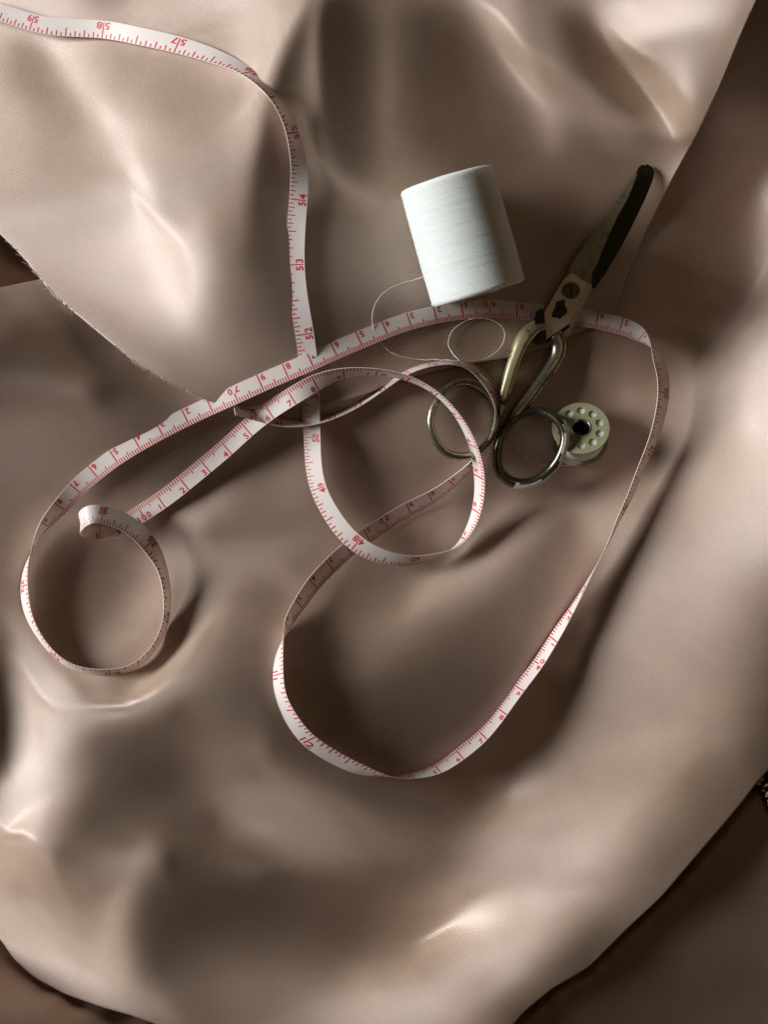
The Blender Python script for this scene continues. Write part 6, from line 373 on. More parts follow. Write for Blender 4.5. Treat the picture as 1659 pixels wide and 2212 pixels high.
[10,-7,-5,4,-2,-1,0,2,0,-2,3,-2,-3,-2,4,-2,8,-13,-2,26,-39,22,9,-14,9,-6,5,-3,-2,2,3,2,-2,1,-7,1,-1,3,5,-5,0,0,0,2,-3,2,-2,3,-2,0,2,-3,2,-2,2,4,4,-2,-5,-7,-3,-3,0,4,5,5,4,0,-1,3,-3,0,-2,0,-1,-5,0,3,-4,2,3,0,-2,3,4,-5,-1,3,-5,6,0,-1,1,0,-2,-3,2,-5,3,-2,3,0,1,0,0,-2,2,-1,-1,0,0,0,-1,-2,3,-2,4,0,-2,2,1,-3,2,-2,1,0,0,1,-1,1,1,-4,5,1,0,-2,-2,0,-1,0,1,-1,0,0,1,-1,0,1,1,-2,1,0,0,0,0,1,-2,1,0,0,1],
[10,-9,0,-1,3,-2,-3,1,1,2,-1,-1,3,-9,-14,26,1,2,-23,12,8,-31,36,-18,6,2,-2,0,1,1,3,2,-9,3,-2,0,1,5,-1,-4,-3,-2,6,-2,2,0,0,0,0,1,-3,3,-2,2,1,-4,1,3,-1,2,1,-1,0,-4,-4,-2,3,2,2,0,0,-1,1,-1,-3,5,1,-1,5,-4,-2,-2,6,0,-6,2,0,-3,5,-3,1,1,2,1,-2,-4,-1,3,3,4,-1,-3,0,-2,-1,2,-3,2,3,-6,0,-3,-1,3,3,2,-2,-1,1,-2,-1,2,0,1,-1,0,2,-2,3,-1,-5,11,-1,-6,2,-2,-1,2,-3,2,-2,2,-1,1,0,-1,2,-2,1,0,0,0,0,1,-3,2,0,1,-1,0,0],
[10,-11,2,-1,3,-2,-1,-2,4,0,1,1,-2,15,-16,-53,46,37,-19,-39,31,-12,8,-5,-3,5,3,4,0,6,-5,-4,-7,0,5,-3,7,-4,0,2,-3,0,-3,3,2,-1,2,-2,2,0,1,-2,2,-1,0,4,-2,-1,-1,-1,-2,3,-1,1,2,1,-3,-3,2,-4,5,-1,2,0,2,-4,-1,-1,-4,2,4,3,-6,1,-1,2,1,0,-3,0,2,-1,-1,1,0,2,8,6,-3,-4,-4,0,-1,-4,2,-1,1,0,-3,10,-8,5,7,4,-10,-8,-3,-2,0,0,3,-2,0,3,1,3,-2,3,1,-9,17,-1,-13,4,1,-2,0,-1,3,-2,0,1,-1,-1,3,-1,-2,3,-2,2,-1,-1,1,-1,4,-4,1,0,0,0,-1],
[9,-12,3,2,-1,3,-2,-8,8,2,0,2,1,-7,45,-26,-103,55,64,-20,-37,5,14,22,-22,-2,3,2,6,-6,0,-5,4,-4,2,2,0,2,0,0,-1,-1,0,2,-3,2,-1,2,-2,0,1,2,-2,2,-1,0,1,-1,-1,0,2,-3,2,0,0,-2,1,3,-3,3,-5,4,-2,1,0,0,1,-2,2,-1,-3,-3,2,-1,3,-2,0,5,-3,-2,-4,4,-3,0,9,14,1,-10,-8,0,0,0,-1,7,-6,1,1,-2,2,-5,10,8,-9,-20,1,4,5,5,0,1,-3,0,-1,-2,2,-1,2,3,-13,25,0,-24,8,1,-1,2,-1,1,-1,0,2,-3,2,1,-4,4,-1,0,0,-1,1,1,-2,3,-4,2,1,-2,1,1,-2],
[5,-9,10,-6,-1,3,5,-5,-15,12,13,-7,-1,4,-32,73,9,-132,20,78,-1,-30,-19,21,18,-10,-6,1,-2,1,3,0,-2,0,0,3,-1,1,-2,2,1,-1,-1,-2,3,-1,0,-2,2,0,1,-3,3,-1,2,-2,0,0,2,-2,-2,4,-3,2,-1,2,-2,0,0,1,2,-4,1,1,0,2,-2,2,-3,-1,-2,3,0,-3,1,1,-1,-2,3,-2,-2,-2,4,10,10,-2,-13,-6,5,0,0,0,0,-4,7,-3,-1,2,-5,3,8,-19,-10,16,6,2,1,-3,-2,0,0,3,1,-1,-2,-1,4,-15,28,-1,-31,12,3,1,0,-2,3,-2,-1,3,-3,1,1,-1,2,-2,2,-2,1,0,0,0,1,-3,2,1,-1,0,1,-3,4],
[4,-4,-2,6,-4,-1,1,13,-12,-16,9,19,-9,1,3,-47,70,33,-92,-18,42,19,-13,-12,6,3,4,-5,-7,8,-1,0,3,1,-3,2,-1,-1,3,-1,-1,0,0,-1,1,0,-1,3,-3,0,0,1,1,-1,-1,1,1,-1,0,0,2,-4,3,-1,2,-4,5,-3,1,-1,-1,3,1,-3,1,-3,3,-2,2,1,1,-2,-3,3,-2,-2,2,-1,1,0,3,-4,4,9,3,-15,-4,4,2,-3,1,1,0,1,-3,3,-2,-4,7,4,-20,-3,22,-2,-3,3,-5,0,1,1,1,0,0,0,0,3,-14,25,1,-34,14,4,-1,1,-2,2,-1,1,1,-4,3,1,-2,1,0,-2,2,0,1,-1,-1,1,0,0,2,-3,0,1,-1,3,-3],
[0,3,-4,2,0,0,-3,6,8,-2,-41,31,7,-4,9,-5,-40,50,21,-36,-25,7,11,2,8,0,-11,2,8,-12,5,3,-1,1,3,-4,4,-3,0,-1,3,-2,-2,4,-2,-1,2,-3,3,1,-3,3,-4,2,0,0,-1,2,-2,2,-2,3,-2,0,-2,5,-5,3,-1,1,0,-1,-2,3,-2,4,-3,2,0,-1,0,-2,4,-2,-2,4,-4,-2,0,3,0,4,9,2,-14,-3,-6,6,-3,4,-1,0,0,0,3,-5,3,7,-6,-13,1,21,-11,1,4,-6,1,-1,3,0,1,-1,0,1,5,-13,19,7,-36,13,3,1,0,-1,1,0,-1,0,0,1,-1,1,-1,1,-1,3,-3,2,-3,2,2,-3,0,3,-5,4,0,0,-1,-1,1],
[0,2,-1,-2,4,-3,1,-9,17,-2,11,-53,38,0,-1,16,-23,-8,21,-1,0,-6,-9,-5,2,15,3,-5,-7,7,-6,-1,5,1,0,2,-5,5,-3,1,-3,2,2,-2,0,2,-1,0,-1,-2,3,-2,2,-1,0,1,-1,-1,1,-1,2,-2,1,1,1,-3,2,-2,2,-3,3,-1,1,-2,2,-3,3,1,-2,1,-1,2,-3,1,3,-6,4,0,-4,6,8,-4,10,13,-33,-32,33,-5,3,-1,2,0,2,1,-5,8,1,-12,-2,3,13,-7,1,0,-2,-3,2,6,-2,-1,1,-1,1,5,-18,24,11,-36,10,2,-1,1,1,-1,2,-1,-1,0,0,2,-1,-2,3,-1,0,0,-1,0,3,-3,0,2,0,-3,4,-2,-1,0,1,1,-1],
[0,1,-1,0,-1,5,1,-6,-8,10,22,-30,-7,12,3,6,13,-43,24,14,-19,2,4,-3,-8,2,11,-1,1,-10,4,0,1,1,1,0,2,-4,2,-2,2,-2,3,-1,0,-1,0,1,1,0,-1,0,0,0,-1,-1,2,0,-1,1,-2,2,-1,-1,-1,2,0,1,-2,1,-1,0,0,1,-2,4,-3,-1,2,-1,0,1,-1,1,-1,4,-3,5,13,-23,-3,84,13,-157,-6,83,-24,9,0,2,1,0,2,-2,5,-2,-13,6,6,5,-2,-7,4,1,-7,9,3,-6,-1,3,-2,5,-3,-14,34,5,-38,4,5,1,4,-2,-1,2,-3,1,1,0,0,-1,1,0,0,-2,3,-2,3,-3,0,2,-2,2,-2,2,-1,-1,1,0,1,-2,1],
[0,2,-1,-2,2,-2,1,10,-12,-8,3,36,-45,14,0,2,10,10,-53,35,21,-25,-2,-2,1,-1,2,11,0,-6,-10,8,0,3,0,-2,0,1,-1,1,-2,3,-1,0,-1,1,0,0,-1,1,0,0,-1,1,1,0,-2,-1,3,-3,2,-2,2,-1,2,-2,0,-1,1,2,-3,2,-2,0,2,-5,4,-1,1,-2,3,0,1,0,0,-1,2,1,-41,105,123,-198,-186,155,69,-47,13,-3,1,1,2,1,-4,4,0,-11,10,7,-6,0,-6,10,-2,-9,12,0,-7,2,5,-4,6,-10,-2,39,-15,-37,9,8,-1,4,-2,0,2,-2,1,0,-1,1,0,-1,0,2,-3,4,-3,1,-1,2,-1,0,1,-3,3,-2,1,0,1,0,-2,1,0],
[2,-2,-1,1,0,1,0,-2,8,2,-30,29,1,-20,11,0,-1,13,7,-53,29,29,-16,-7,-6,-8,7,-2,13,8,-19,6,-3,3,2,0,-2,1,-2,1,0,1,0,-2,3,-2,0,1,-1,1,-1,0,2,-2,1,-1,1,1,-2,3,-3,2,-2,0,0,1,-1,2,-1,-1,1,-1,1,0,-2,3,-3,2,-2,4,-2,-1,2,-4,0,0,1,0,207,-89,-383,112,222,-35,-42,8,-4,0,3,1,-4,0,4,0,-6,8,5,-13,3,1,7,-5,-6,14,-4,-8,7,3,-4,7,-14,6,38,-38,-19,13,3,0,4,-2,0,2,-1,-1,2,-3,3,-1,-2,3,-1,-1,3,-3,1,-1,1,1,-2,1,-1,2,-1,1,-2,2,-2,0,2,-1,0],
[2,-2,0,1,-2,0,3,-2,3,0,4,-23,30,-19,0,4,4,-4,12,3,-43,20,26,-5,-10,2,-17,5,-4,21,-4,-7,3,-2,1,2,0,-3,2,-1,1,1,-4,4,-3,1,1,-2,1,-1,2,-1,1,0,-1,2,0,-1,-1,-2,3,0,1,2,-3,0,2,-2,1,-1,2,-1,3,-2,3,-1,0,-5,-1,-4,2,0,1,7,4,17,36,133,-333,-178,369,29,-92,-1,11,-2,1,1,-3,-1,2,2,-1,-1,4,-2,-9,7,5,0,-3,-5,11,-4,-7,8,2,-4,6,-16,14,35,-51,-1,7,-1,4,2,-1,1,1,-1,-1,1,-1,3,-3,-1,4,-4,2,0,-1,1,0,2,-3,0,2,-2,3,-3,1,-1,2,-2,2,-1,-1,1,1],
[3,-4,1,0,0,1,-2,2,1,-2,7,-11,0,15,-19,5,3,3,-3,11,1,-34,7,30,-2,-20,13,-9,-12,8,23,-21,6,-1,2,-1,-2,3,0,-4,3,-5,6,-3,2,0,-1,1,0,1,-2,2,-4,1,0,-1,0,2,1,2,-1,-3,2,-2,4,0,-2,1,2,0,-1,1,-2,4,-3,-1,0,4,3,5,-2,1,4,-1,3,19,6,-276,93,281,-133,-35,22,6,-2,1,-1,-3,2,-1,4,-2,1,-1,-7,3,6,3,-4,0,-6,10,-4,-7,10,2,-7,8,-16,19,27,-55,9,2,3,4,-1,1,1,-1,1,-2,1,1,-1,-2,2,1,-2,2,-1,0,0,0,0,-2,4,-3,1,1,-3,3,-2,3,-3,2,-2,1,0,1,-2],
[1,-1,1,-2,3,-3,1,2,-2,1,2,4,-17,14,-1,-7,1,3,4,-3,6,0,-19,-15,44,10,-41,5,13,-23,30,-6,-5,0,-1,1,4,-4,-1,5,-4,4,-8,4,-1,1,-1,1,0,-2,1,-1,3,1,0,-1,0,-1,0,-1,-1,5,-3,2,-2,-1,2,2,-5,3,-1,2,-1,1,0,7,-1,-2,-2,-2,1,4,-7,6,27,-45,-113,95,117,-113,16,14,-3,-3,2,-1,-1,2,0,2,-3,3,-4,-7,10,4,-2,-3,1,-5,7,-1,-7,10,0,-6,8,-16,18,24,-53,12,3,4,0,0,2,0,-1,1,-2,3,-2,0,-2,3,-1,0,0,0,0,-1,1,0,0,1,-3,3,-1,0,1,-2,2,-3,2,0,0,1,0,-3,2],
[1,0,-2,2,-2,3,-2,-1,2,1,-2,4,-2,-9,12,-7,0,3,-1,4,0,1,-2,2,-47,35,51,-37,-21,3,-1,22,-8,0,-2,1,-3,5,-2,0,0,-2,5,-4,0,-2,2,-2,1,0,2,0,-1,-1,-1,3,0,-1,1,0,2,-5,1,0,0,3,-2,-3,6,-3,3,-3,3,-3,7,-11,1,5,2,0,2,-7,14,7,-55,-24,40,58,-48,9,4,-5,0,2,-2,1,1,0,0,-1,0,-7,1,13,0,-7,-1,1,-2,2,3,-9,12,-2,-5,7,-13,16,22,-52,13,4,3,-1,3,1,-1,-1,1,0,0,-3,3,-2,3,-2,-1,1,-1,1,0,1,-1,-1,1,0,1,-2,1,0,-1,3,-3,1,1,-2,2,-2,-1,4,-2],
[2,-4,3,0,-2,0,2,0,-1,1,0,1,4,-10,-2,8,-4,1,4,-3,2,5,-1,-10,21,-40,-16,61,0,-26,-9,16,-2,2,-3,1,1,-5,6,-2,0,1,-4,2,-1,2,-2,1,-2,4,-3,0,1,1,1,-3,1,1,-2,1,-2,3,0,-1,1,-4,4,1,-4,3,-2,2,1,1,-9,8,4,-2,-2,-2,-3,13,-9,-32,4,14,24,-2,-8,0,-1,1,0,0,0,0,-2,4,-3,-4,-2,9,5,-6,-5,1,3,-3,-1,7,-8,10,-3,-3,6,-12,12,21,-46,12,6,0,0,3,-3,2,1,-1,0,-2,1,1,-2,1,0,-1,2,-1,1,-2,1,0,-1,3,-3,1,0,1,-2,1,1,-3,3,-1,0,0,-1,2,0,-2,1],
[0,2,-3,0,2,0,-2,3,-2,0,1,0,0,3,-4,-5,2,-1,3,8,-5,-3,6,3,-10,11,-7,-34,29,18,-21,1,8,-2,1,-2,1,3,-5,-1,3,-3,5,-4,1,-1,2,-1,2,-3,1,0,0,-1,1,1,-2,1,1,-2,1,-1,1,1,-3,5,-4,0,4,-3,1,1,-3,-1,6,1,-2,-4,-4,4,8,-14,-18,5,6,16,14,-14,-1,2,-2,0,1,-1,1,-1,4,-9,0,4,6,-2,-4,-3,1,1,-3,1,7,-7,8,-2,-3,4,-9,11,18,-39,10,5,-2,2,0,0,3,-3,-1,2,-1,1,-1,1,-1,1,-2,2,-2,0,1,1,-1,0,1,-3,3,-2,1,0,0,0,-1,2,-1,1,-2,1,0,-1,2,-1,0],
[1,-3,4,-3,2,-2,2,-2,3,-2,2,-3,3,-1,1,1,-6,-3,0,2,12,-3,-5,0,6,-2,0,0,-18,5,14,-14,11,-3,5,-1,-3,2,-1,1,-2,0,-3,4,1,-2,-1,2,-2,0,2,0,-1,-1,-1,0,2,-1,0,2,0,0,-1,-2,4,-3,2,2,-4,2,0,-1,0,4,-1,-1,-6,-3,9,0,-17,-4,4,6,12,8,-7,-3,2,-1,0,1,-2,1,0,0,-6,4,3,3,-3,-5,-3,2,0,0,0,6,-3,2,-1,0,5,-11,12,13,-29,4,4,-1,1,1,1,0,-1,1,0,-1,0,1,-1,-1,2,-2,2,-2,2,-1,0,0,-1,0,1,1,-1,1,-2,1,1,-2,2,-1,-1,0,1,1,0,-1,-1,0,2],
[-1,3,-3,2,-1,1,-1,-1,0,4,-4,2,-1,2,-1,-1,4,-2,-7,-5,0,17,2,-4,-8,2,6,2,-5,-5,-8,9,-3,6,-2,3,3,-3,2,0,-5,3,-1,-4,-1,5,-1,0,1,0,-3,2,-3,2,1,0,-2,2,0,-2,2,0,0,1,-1,1,0,-2,1,3,-1,-2,4,-3,0,-9,3,7,-8,-11,6,1,10,6,0,-6,-1,4,1,-3,2,-2,3,-3,-2,-2,5,4,0,-5,-5,-1,2,1,-3,2,7,-4,-2,6,-2,0,-7,19,2,-22,1,5,-3,2,2,-1,0,0,1,-1,0,1,-1,-1,1,1,-2,1,-1,2,-1,1,-2,1,0,2,-3,0,1,0,1,-2,1,1,-1,-2,3,0,-1,0,-2,2,0,2,-3],
[1,-2,1,1,-3,2,1,-1,1,-2,3,0,-2,1,-2,3,-2,1,3,-2,-8,-11,13,12,3,-7,-8,4,8,2,-18,0,0,7,-1,2,3,-2,3,-1,3,-7,1,3,-2,-7,7,-3,2,-1,1,-3,4,-1,-1,0,2,-3,1,2,-2,0,1,2,-2,0,-1,1,3,-6,1,6,-5,-3,-3,4,0,-5,0,6,1,4,-2,-2,-1,5,0,1,-3,2,-2,1,-4,2,1,6,-1,-4,-5,0,-1,3,-2,-4,8,2,-6,0,11,-9,2,6,9,-8,-13,1,1,-1,4,0,-1,2,-1,1,-3,3,0,-3,3,-1,1,-2,1,1,0,-1,-1,0,2,-2,2,-3,3,1,-3,0,1,1,-2,0,1,2,-3,0,2,-2,2,-1,1,-2,1],
[-2,4,-2,-1,3,-2,-2,3,-2,1,1,-1,2,-1,1,-4,3,0,-1,3,1,0,-17,-1,11,12,-1,-6,-2,4,23,-40,0,1,15,-5,0,3,-2,4,-4,4,-1,-2,0,6,-11,5,-1,0,1,0,0,-1,1,0,0,1,-1,-1,0,2,-2,-1,2,0,0,0,-2,3,0,-8,1,5,-6,0,-1,2,2,2,0,4,4,2,1,-6,-2,-2,2,1,-1,0,2,1,2,-6,-1,-3,2,-1,3,-5,2,8,-3,-7,6,10,-24,23,10,-12,-8,-4,0,0,1,2,0,0,3,-3,1,-1,3,-3,0,3,-3,2,-1,0,1,-2,0,0,2,0,-2,2,-1,1,-2,-1,3,0,-2,1,1,0,-2,0,2,-1,-1,1,1,-1,-2,2,0],
[1,-2,1,0,0,0,1,-3,2,1,-2,1,1,1,-1,0,-2,2,0,-4,4,1,8,-10,-9,-7,20,1,-1,-5,0,32,-28,-19,-9,26,2,-1,-4,0,9,-9,0,2,2,-3,4,-3,-2,3,-2,2,-1,1,-1,0,-1,0,1,0,1,-3,2,-1,1,-3,3,0,-2,1,-3,2,1,-9,6,2,1,2,2,-1,3,-2,-1,-2,-3,2,1,0,1,-2,3,0,0,0,-4,1,-1,3,-1,-1,-2,5,3,-6,-4,13,-4,-26,59,-15,-31,4,1,-2,3,0,3,-2,3,0,-4,4,0,-1,0,0,1,-2,2,-2,0,1,0,1,-1,1,-2,1,1,-2,0,1,1,-1,-1,1,1,-2,1,-1,2,0,-3,3,0,-2,0,1,1,0,-1],
[-1,2,-1,1,-2,0,1,2,-4,1,2,1,-2,-1,3,0,-2,-3,4,2,-4,-1,-1,7,1,5,-24,7,13,-12,9,-6,27,-7,-16,-34,13,21,7,-12,0,15,-11,1,-2,1,1,0,1,-3,2,-2,1,0,0,0,0,1,-2,1,-1,2,-1,0,-3,4,-4,0,3,-4,3,1,-5,5,1,0,2,-1,-3,2,-1,-1,-1,0,2,0,-1,1,-1,3,-2,1,-1,-3,3,1,0,-2,1,0,3,0,-4,-1,13,-22,7,69,-64,-31,25,1,1,2,-2,2,-2,5,-4,2,2,-3,0,2,-2,2,-2,2,-2,1,1,0,-3,2,1,-2,2,-2,0,2,0,-2,1,1,0,-2,0,2,-2,2,-2,0,3,-2,-2,4,-2,0,0,-2,2],
[-1,2,-1,-1,2,-1,0,-2,4,-4,2,-1,2,1,0,-1,-1,2,-5,3,1,0,-1,-2,0,-4,13,0,-22,24,-11,-10,16,9,0,12,-37,-24,22,23,-14,5,11,-12,4,-3,2,-3,1,1,-2,3,-3,2,-2,2,-1,-1,3,-2,0,-1,0,0,2,-3,1,0,-3,4,-3,0,3,0,0,0,0,-1,3,-3,0,2,-2,1,-1,0,1,0,1,-2,2,-3,2,3,-2,0,-1,0,-1,5,-2,-1,-1,12,-26,37,31,-89,5,35,-6,0,-1,0,0,2,1,-2,2,-2,0,2,0,-2,1,0,0,-1,1,1,-2,1,2,-3,0,2,-2,2,-1,0,-1,2,-2,0,1,1,0,-2,2,-2,1,1,-1,-2,4,-4,2,0,1,0,-1],
[1,-3,3,-1,-1,2,-1,1,-3,3,-3,0,3,0,-1,2,3,-5,0,-3,3,0,0,0,0,2,-5,-3,10,-1,-16,29,-27,-3,14,16,-10,33,-66,-1,39,-27,19,6,-9,4,-5,4,-4,1,2,-4,4,-3,3,-3,2,0,-3,2,1,-1,1,0,-3,3,-1,-2,2,-4,4,-3,1,2,0,0,-1,0,-1,3,-1,-3,3,0,1,-1,-1,0,0,2,-1,2,-1,0,-1,-1,0,2,3,-3,1,0,7,-16,28,11,-78,37,17,-8,-1,1,-1,-1,4,-4,3,-2,0,1,2,-4,2,0,1,-2,2,0,-1,-1,2,-2,0,2,0,-3,3,-2,2,-2,2,-2,2,0,-2,0,1,1,-2,1,1,-2,0,3,-4,4,-2,0,-2,2,1],
[-1,3,-4,3,-1,0,-1,1,0,0,0,0,-3,5,-2,0,0,3,0,-2,-3,0,2,0,0,-3,3,0,3,-10,14,-10,-7,16,9,-50,63,-57,46,2,-43,37,-31,25,-2,-4,1,-1,2,-3,-1,3,-2,0,0,1,-2,1,1,0,-2,2,-1,-1,3,-3,1,0,-3,2,-3,4,0,-1,0,0,-1,1,0,-1,2,1,-1,-1,0,1,1,0,0,-2,1,1,0,-3,2,0,2,0,-1,-1,4,0,1,-7,29,-61,39,-2,-4,1,1,-2,1,0,-3,5,-4,3,-1,1,-3,4,-3,2,-2,1,0,-1,2,-1,-1,1,1,-2,0,4,-4,1,0,0,0,0,0,-1,2,-1,-1,1,0,1,-2,2,-1,-2,4,-3,1,0,1,-1,-2],
[0,-2,4,-3,1,0,0,0,0,0,1,-2,0,-3,6,1,-5,2,0,3,-2,0,-2,-1,1,2,-1,0,-2,4,-1,-5,7,-3,-16,34,-32,22,12,-59,44,-11,27,-39,24,0,-2,-3,0,1,-2,0,-1,3,-2,0,1,-1,1,-2,2,-1,0,1,-1,0,-1,0,0,0,1,-1,0,1,-1,0,0,2,-2,1,-3,3,-1,1,0,-1,1,-1,1,2,-2,-1,0,2,-1,0,1,0,-1,5,-5,3,-10,36,-47,17,0,1,3,-3,-1,0,0,1,2,-4,2,0,1,-2,1,0,0,0,0,1,-3,3,-2,2,-1,1,-2,1,1,-3,2,1,-2,2,-2,2,-2,2,-2,2,-1,-1,2,-2,2,-2,0,3,-3,1,0,0,0,0,1],
[0,0,-1,1,1,-2,3,-4,3,-2,1,2,-4,0,0,1,7,-7,1,-1,1,1,-2,2,-2,1,-1,2,0,-1,0,-1,1,2,-1,-4,3,1,-22,66,-70,-4,37,3,-17,6,5,-1,-2,-1,1,-1,1,-2,0,0,1,-1,0,1,-1,-1,1,0,-1,1,1,-2,2,-2,1,0,0,-2,3,-2,2,-3,2,-1,2,-3,1,0,0,2,-2,1,0,-2,1,2,-2,1,0,1,0,0,1,-2,0,4,8,-13,-7,8,1,0,-2,1,0,0,0,0,-2,3,0,-2,1,0,1,-2,2,-3,3,-2,3,-3,2,-2,1,-1,2,-1,0,-1,2,-1,0,0,0,-1,1,0,0,0,1,-1,-1,2,-2,0,3,-3,1,0,0,0,0,0,0],
[-1,2,-1,0,0,0,-2,3,-2,1,0,1,2,-3,-4,2,-1,7,-3,-1,1,-3,3,-1,1,-1,1,-1,0,-2,3,-1,3,-5,2,2,-6,4,8,-27,50,-14,-73,56,4,-2,-6,7,2,-1,-2,-1,0,-2,2,0,-1,1,-2,1,0,1,-1,-1,2,-2,-1,4,-2,1,-2,1,0,1,-3,3,-2,0,2,-3,1,1,0,-1,1,-2,2,0,-1,1,1,-3,3,-2,2,0,-1,1,0,-4,13,-3,-6,-9,8,1,-2,1,0,0,1,-1,0,0,1,-2,1,0,-1,2,-2,1,-1,3,-3,2,-2,1,-1,2,-1,0,-1,2,-2,3,-3,0,2,-2,1,1,0,-2,1,0,-1,1,1,-2,1,1,-2,1,0,0,0,0,0,0,0],
[0,-1,1,0,0,-1,2,-1,0,-1,0,2,0,0,0,-2,-2,2,2,0,-1,2,-2,0,-1,1,1,-2,2,0,-2,3,-2,0,0,0,-2,4,-4,7,-9,7,22,-42,-3,16,5,-4,2,3,3,-3,-2,3,-3,0,1,-1,1,-1,-1,1,-1,2,-2,1,1,-3,2,2,-1,-2,1,-1,1,-1,1,1,-4,5,-2,-1,-1,3,-2,1,-1,1,0,0,-1,1,-1,1,0,1,0,-4,5,12,-12,-8,7,-2,1,-1,1,0,0,1,-2,1,1,-1,-1,2,-2,2,-1,0,0,0,0,0,0,-1,1,0,0,-1,2,0,-1,-1,1,-1,2,-1,-1,1,1,-2,1,0,1,-2,1,1,-2,1,0,1,-1,-1,1,0,0,0,0,0,1],
[-1,1,1,-1,-1,2,-3,4,-2,0,-2,0,3,1,-1,-2,2,-3,1,1,1,-2,1,0,2,-2,0,1,-2,3,-1,-3,4,-3,0,1,2,-4,3,-1,2,5,-10,8,7,-28,9,3,-3,6,2,1,0,-2,2,0,-4,3,0,-2,3,-2,0,-1,0,2,-3,3,0,-3,2,1,-2,1,1,-2,0,0,3,-4,1,1,2,-3,1,1,-1,0,-2,2,0,-1,1,1,-1,-1,-1,4,15,-20,-1,5,-3,1,2,-1,0,-1,1,-1,2,-1,-1,1,1,-1,0,-1,2,-2,2,0,-1,-1,1,0,0,1,-1,0,-1,0,1,0,1,-1,-1,2,-1,1,-2,2,-3,3,-2,1,1,-2,1,0,0,-1,1,2,-2,-1,1,1,-1,0,-2],
[0,0,-1,2,-1,-1,2,-3,3,0,0,-4,1,1,4,-2,0,-2,1,-1,-1,4,0,-2,-1,2,-1,1,1,-3,1,1,-2,0,2,-2,0,3,-2,0,-1,2,5,-7,-3,13,-7,-5,5,-9,-3,6,7,-2,-1,-1,5,-5,0,3,-3,0,2,-1,0,-2,4,-3,0,2,-1,0,1,-1,-2,3,0,-1,-2,2,1,-1,0,0,1,-2,2,-3,3,-1,-2,2,0,-1,0,1,-3,28,-37,12,0,0,-1,-1,1,1,0,1,-1,0,-1,1,0,0,0,0,2,-2,0,0,-1,0,2,-2,2,-1,1,-3,3,-1,0,0,1,-1,-2,3,-1,-1,2,-2,1,-1,3,-3,2,-1,-1,2,-1,0,0,0,-1,0,1,2,-2,-2,2,1,0],
[0,0,0,-2,2,2,-2,-1,0,2,0,1,-3,-1,-2,5,-2,3,-2,1,1,-3,-1,4,-1,0,0,0,-3,2,0,0,-1,2,-1,0,1,-2,1,-1,2,-3,5,-1,-2,-1,-2,6,-4,3,2,-3,-9,4,4,3,-5,3,0,-2,0,2,-2,1,0,0,-1,2,-1,-1,2,-1,-2,3,0,-1,-2,3,0,1,-3,3,-4,3,-3,2,-1,2,0,-3,4,-2,-2,2,-5,13,12,-34,13,-1,1,-1,1,2,-2,2,0,-3,2,0,0,1,-1,0,0,0,-2,4,-3,2,-1,0,-1,3,-3,1,-1,3,-3,1,0,0,-1,2,0,-2,1,0,-1,1,2,-2,-1,1,0,0,0,-2,3,-1,0,-1,3,-2,0,-1,1,1,0,-3,2],
[-1,1,0,1,-1,-1,1,0,-1,-1,3,1,-1,0,-1,-1,1,-1,2,-1,0,0,1,-2,2,-2,2,-3,4,-3,1,0,0,0,0,0,0,1,-2,3,-4,1,1,2,-3,1,1,-2,2,-1,-2,0,5,1,-3,-4,2,2,-2,0,2,-1,-1,0,1,0,0,0,0,1,-2,1,2,-4,2,-1,4,-4,2,-3,3,-3,5,-3,3,-4,0,0,-1,3,-3,1,3,-4,14,-10,-6,0,3,1,-1,2,-2,-1,4,-3,-1,5,-5,2,0,-1,1,1,-1,0,1,-2,1,0,1,0,-1,-1,1,1,-1,-1,0,2,-1,0,0,-1,2,-1,0,0,1,-1,-3,4,-1,1,-2,1,1,0,-3,2,0,2,-3,1,0,0,0,0,-1,2,-1],
[0,1,-3,3,-3,3,0,0,-2,0,-2,2,2,1,0,-4,2,0,-1,1,0,1,1,-1,-1,2,-3,2,-3,4,-3,1,1,-1,-1,1,0,0,1,-3,3,-2,1,-1,3,-3,0,1,0,0,0,0,0,0,-1,1,1,-4,2,2,-1,-2,3,-2,0,2,-1,-1,2,-1,1,-1,0,1,-1,0,-2,2,0,5,-2,1,-3,-2,-6,6,0,2,0,-1,1,2,-2,4,-2,-8,4,-1,1,0,1,-2,2,0,-1,2,1,-5,5,-3,1,0,0,-1,1,0,0,-1,3,-3,0,1,0,1,-1,-1,1,0,2,-3,1,0,0,0,-1,1,1,-1,-1,1,2,-3,1,-1,1,1,-3,3,0,-1,0,-1,0,1,1,-1,0,1,-2,1,1],
[0,-2,4,-3,3,-4,0,2,4,-1,-3,-2,0,0,2,2,-3,0,0,1,0,1,-3,3,-1,-1,-1,2,1,-2,2,-2,1,-1,2,-1,0,-2,1,3,-2,-1,-1,2,0,2,-2,0,1,4,1,1,-1,-6,0,-1,0,1,1,0,-3,3,-1,1,-1,-1,0,2,-2,2,-1,0,0,1,-1,0,-1,-1,-3,-3,1,-1,-1,4,10,-3,1,-4,1,1,1,-2,2,2,-5,6,-6,1,1,-2,1,1,-1,1,-1,0,-1,2,-1,0,-1,1,1,-1,1,0,-1,2,-3,2,0,-2,2,-2,2,-1,0,1,-2,1,0,1,-1,0,0,0,-1,2,-2,2,-2,1,1,-1,0,-1,3,-4,3,-1,0,0,2,-2,-2,2,1,-3,4,-2,-2]]
, 12.0, 0)
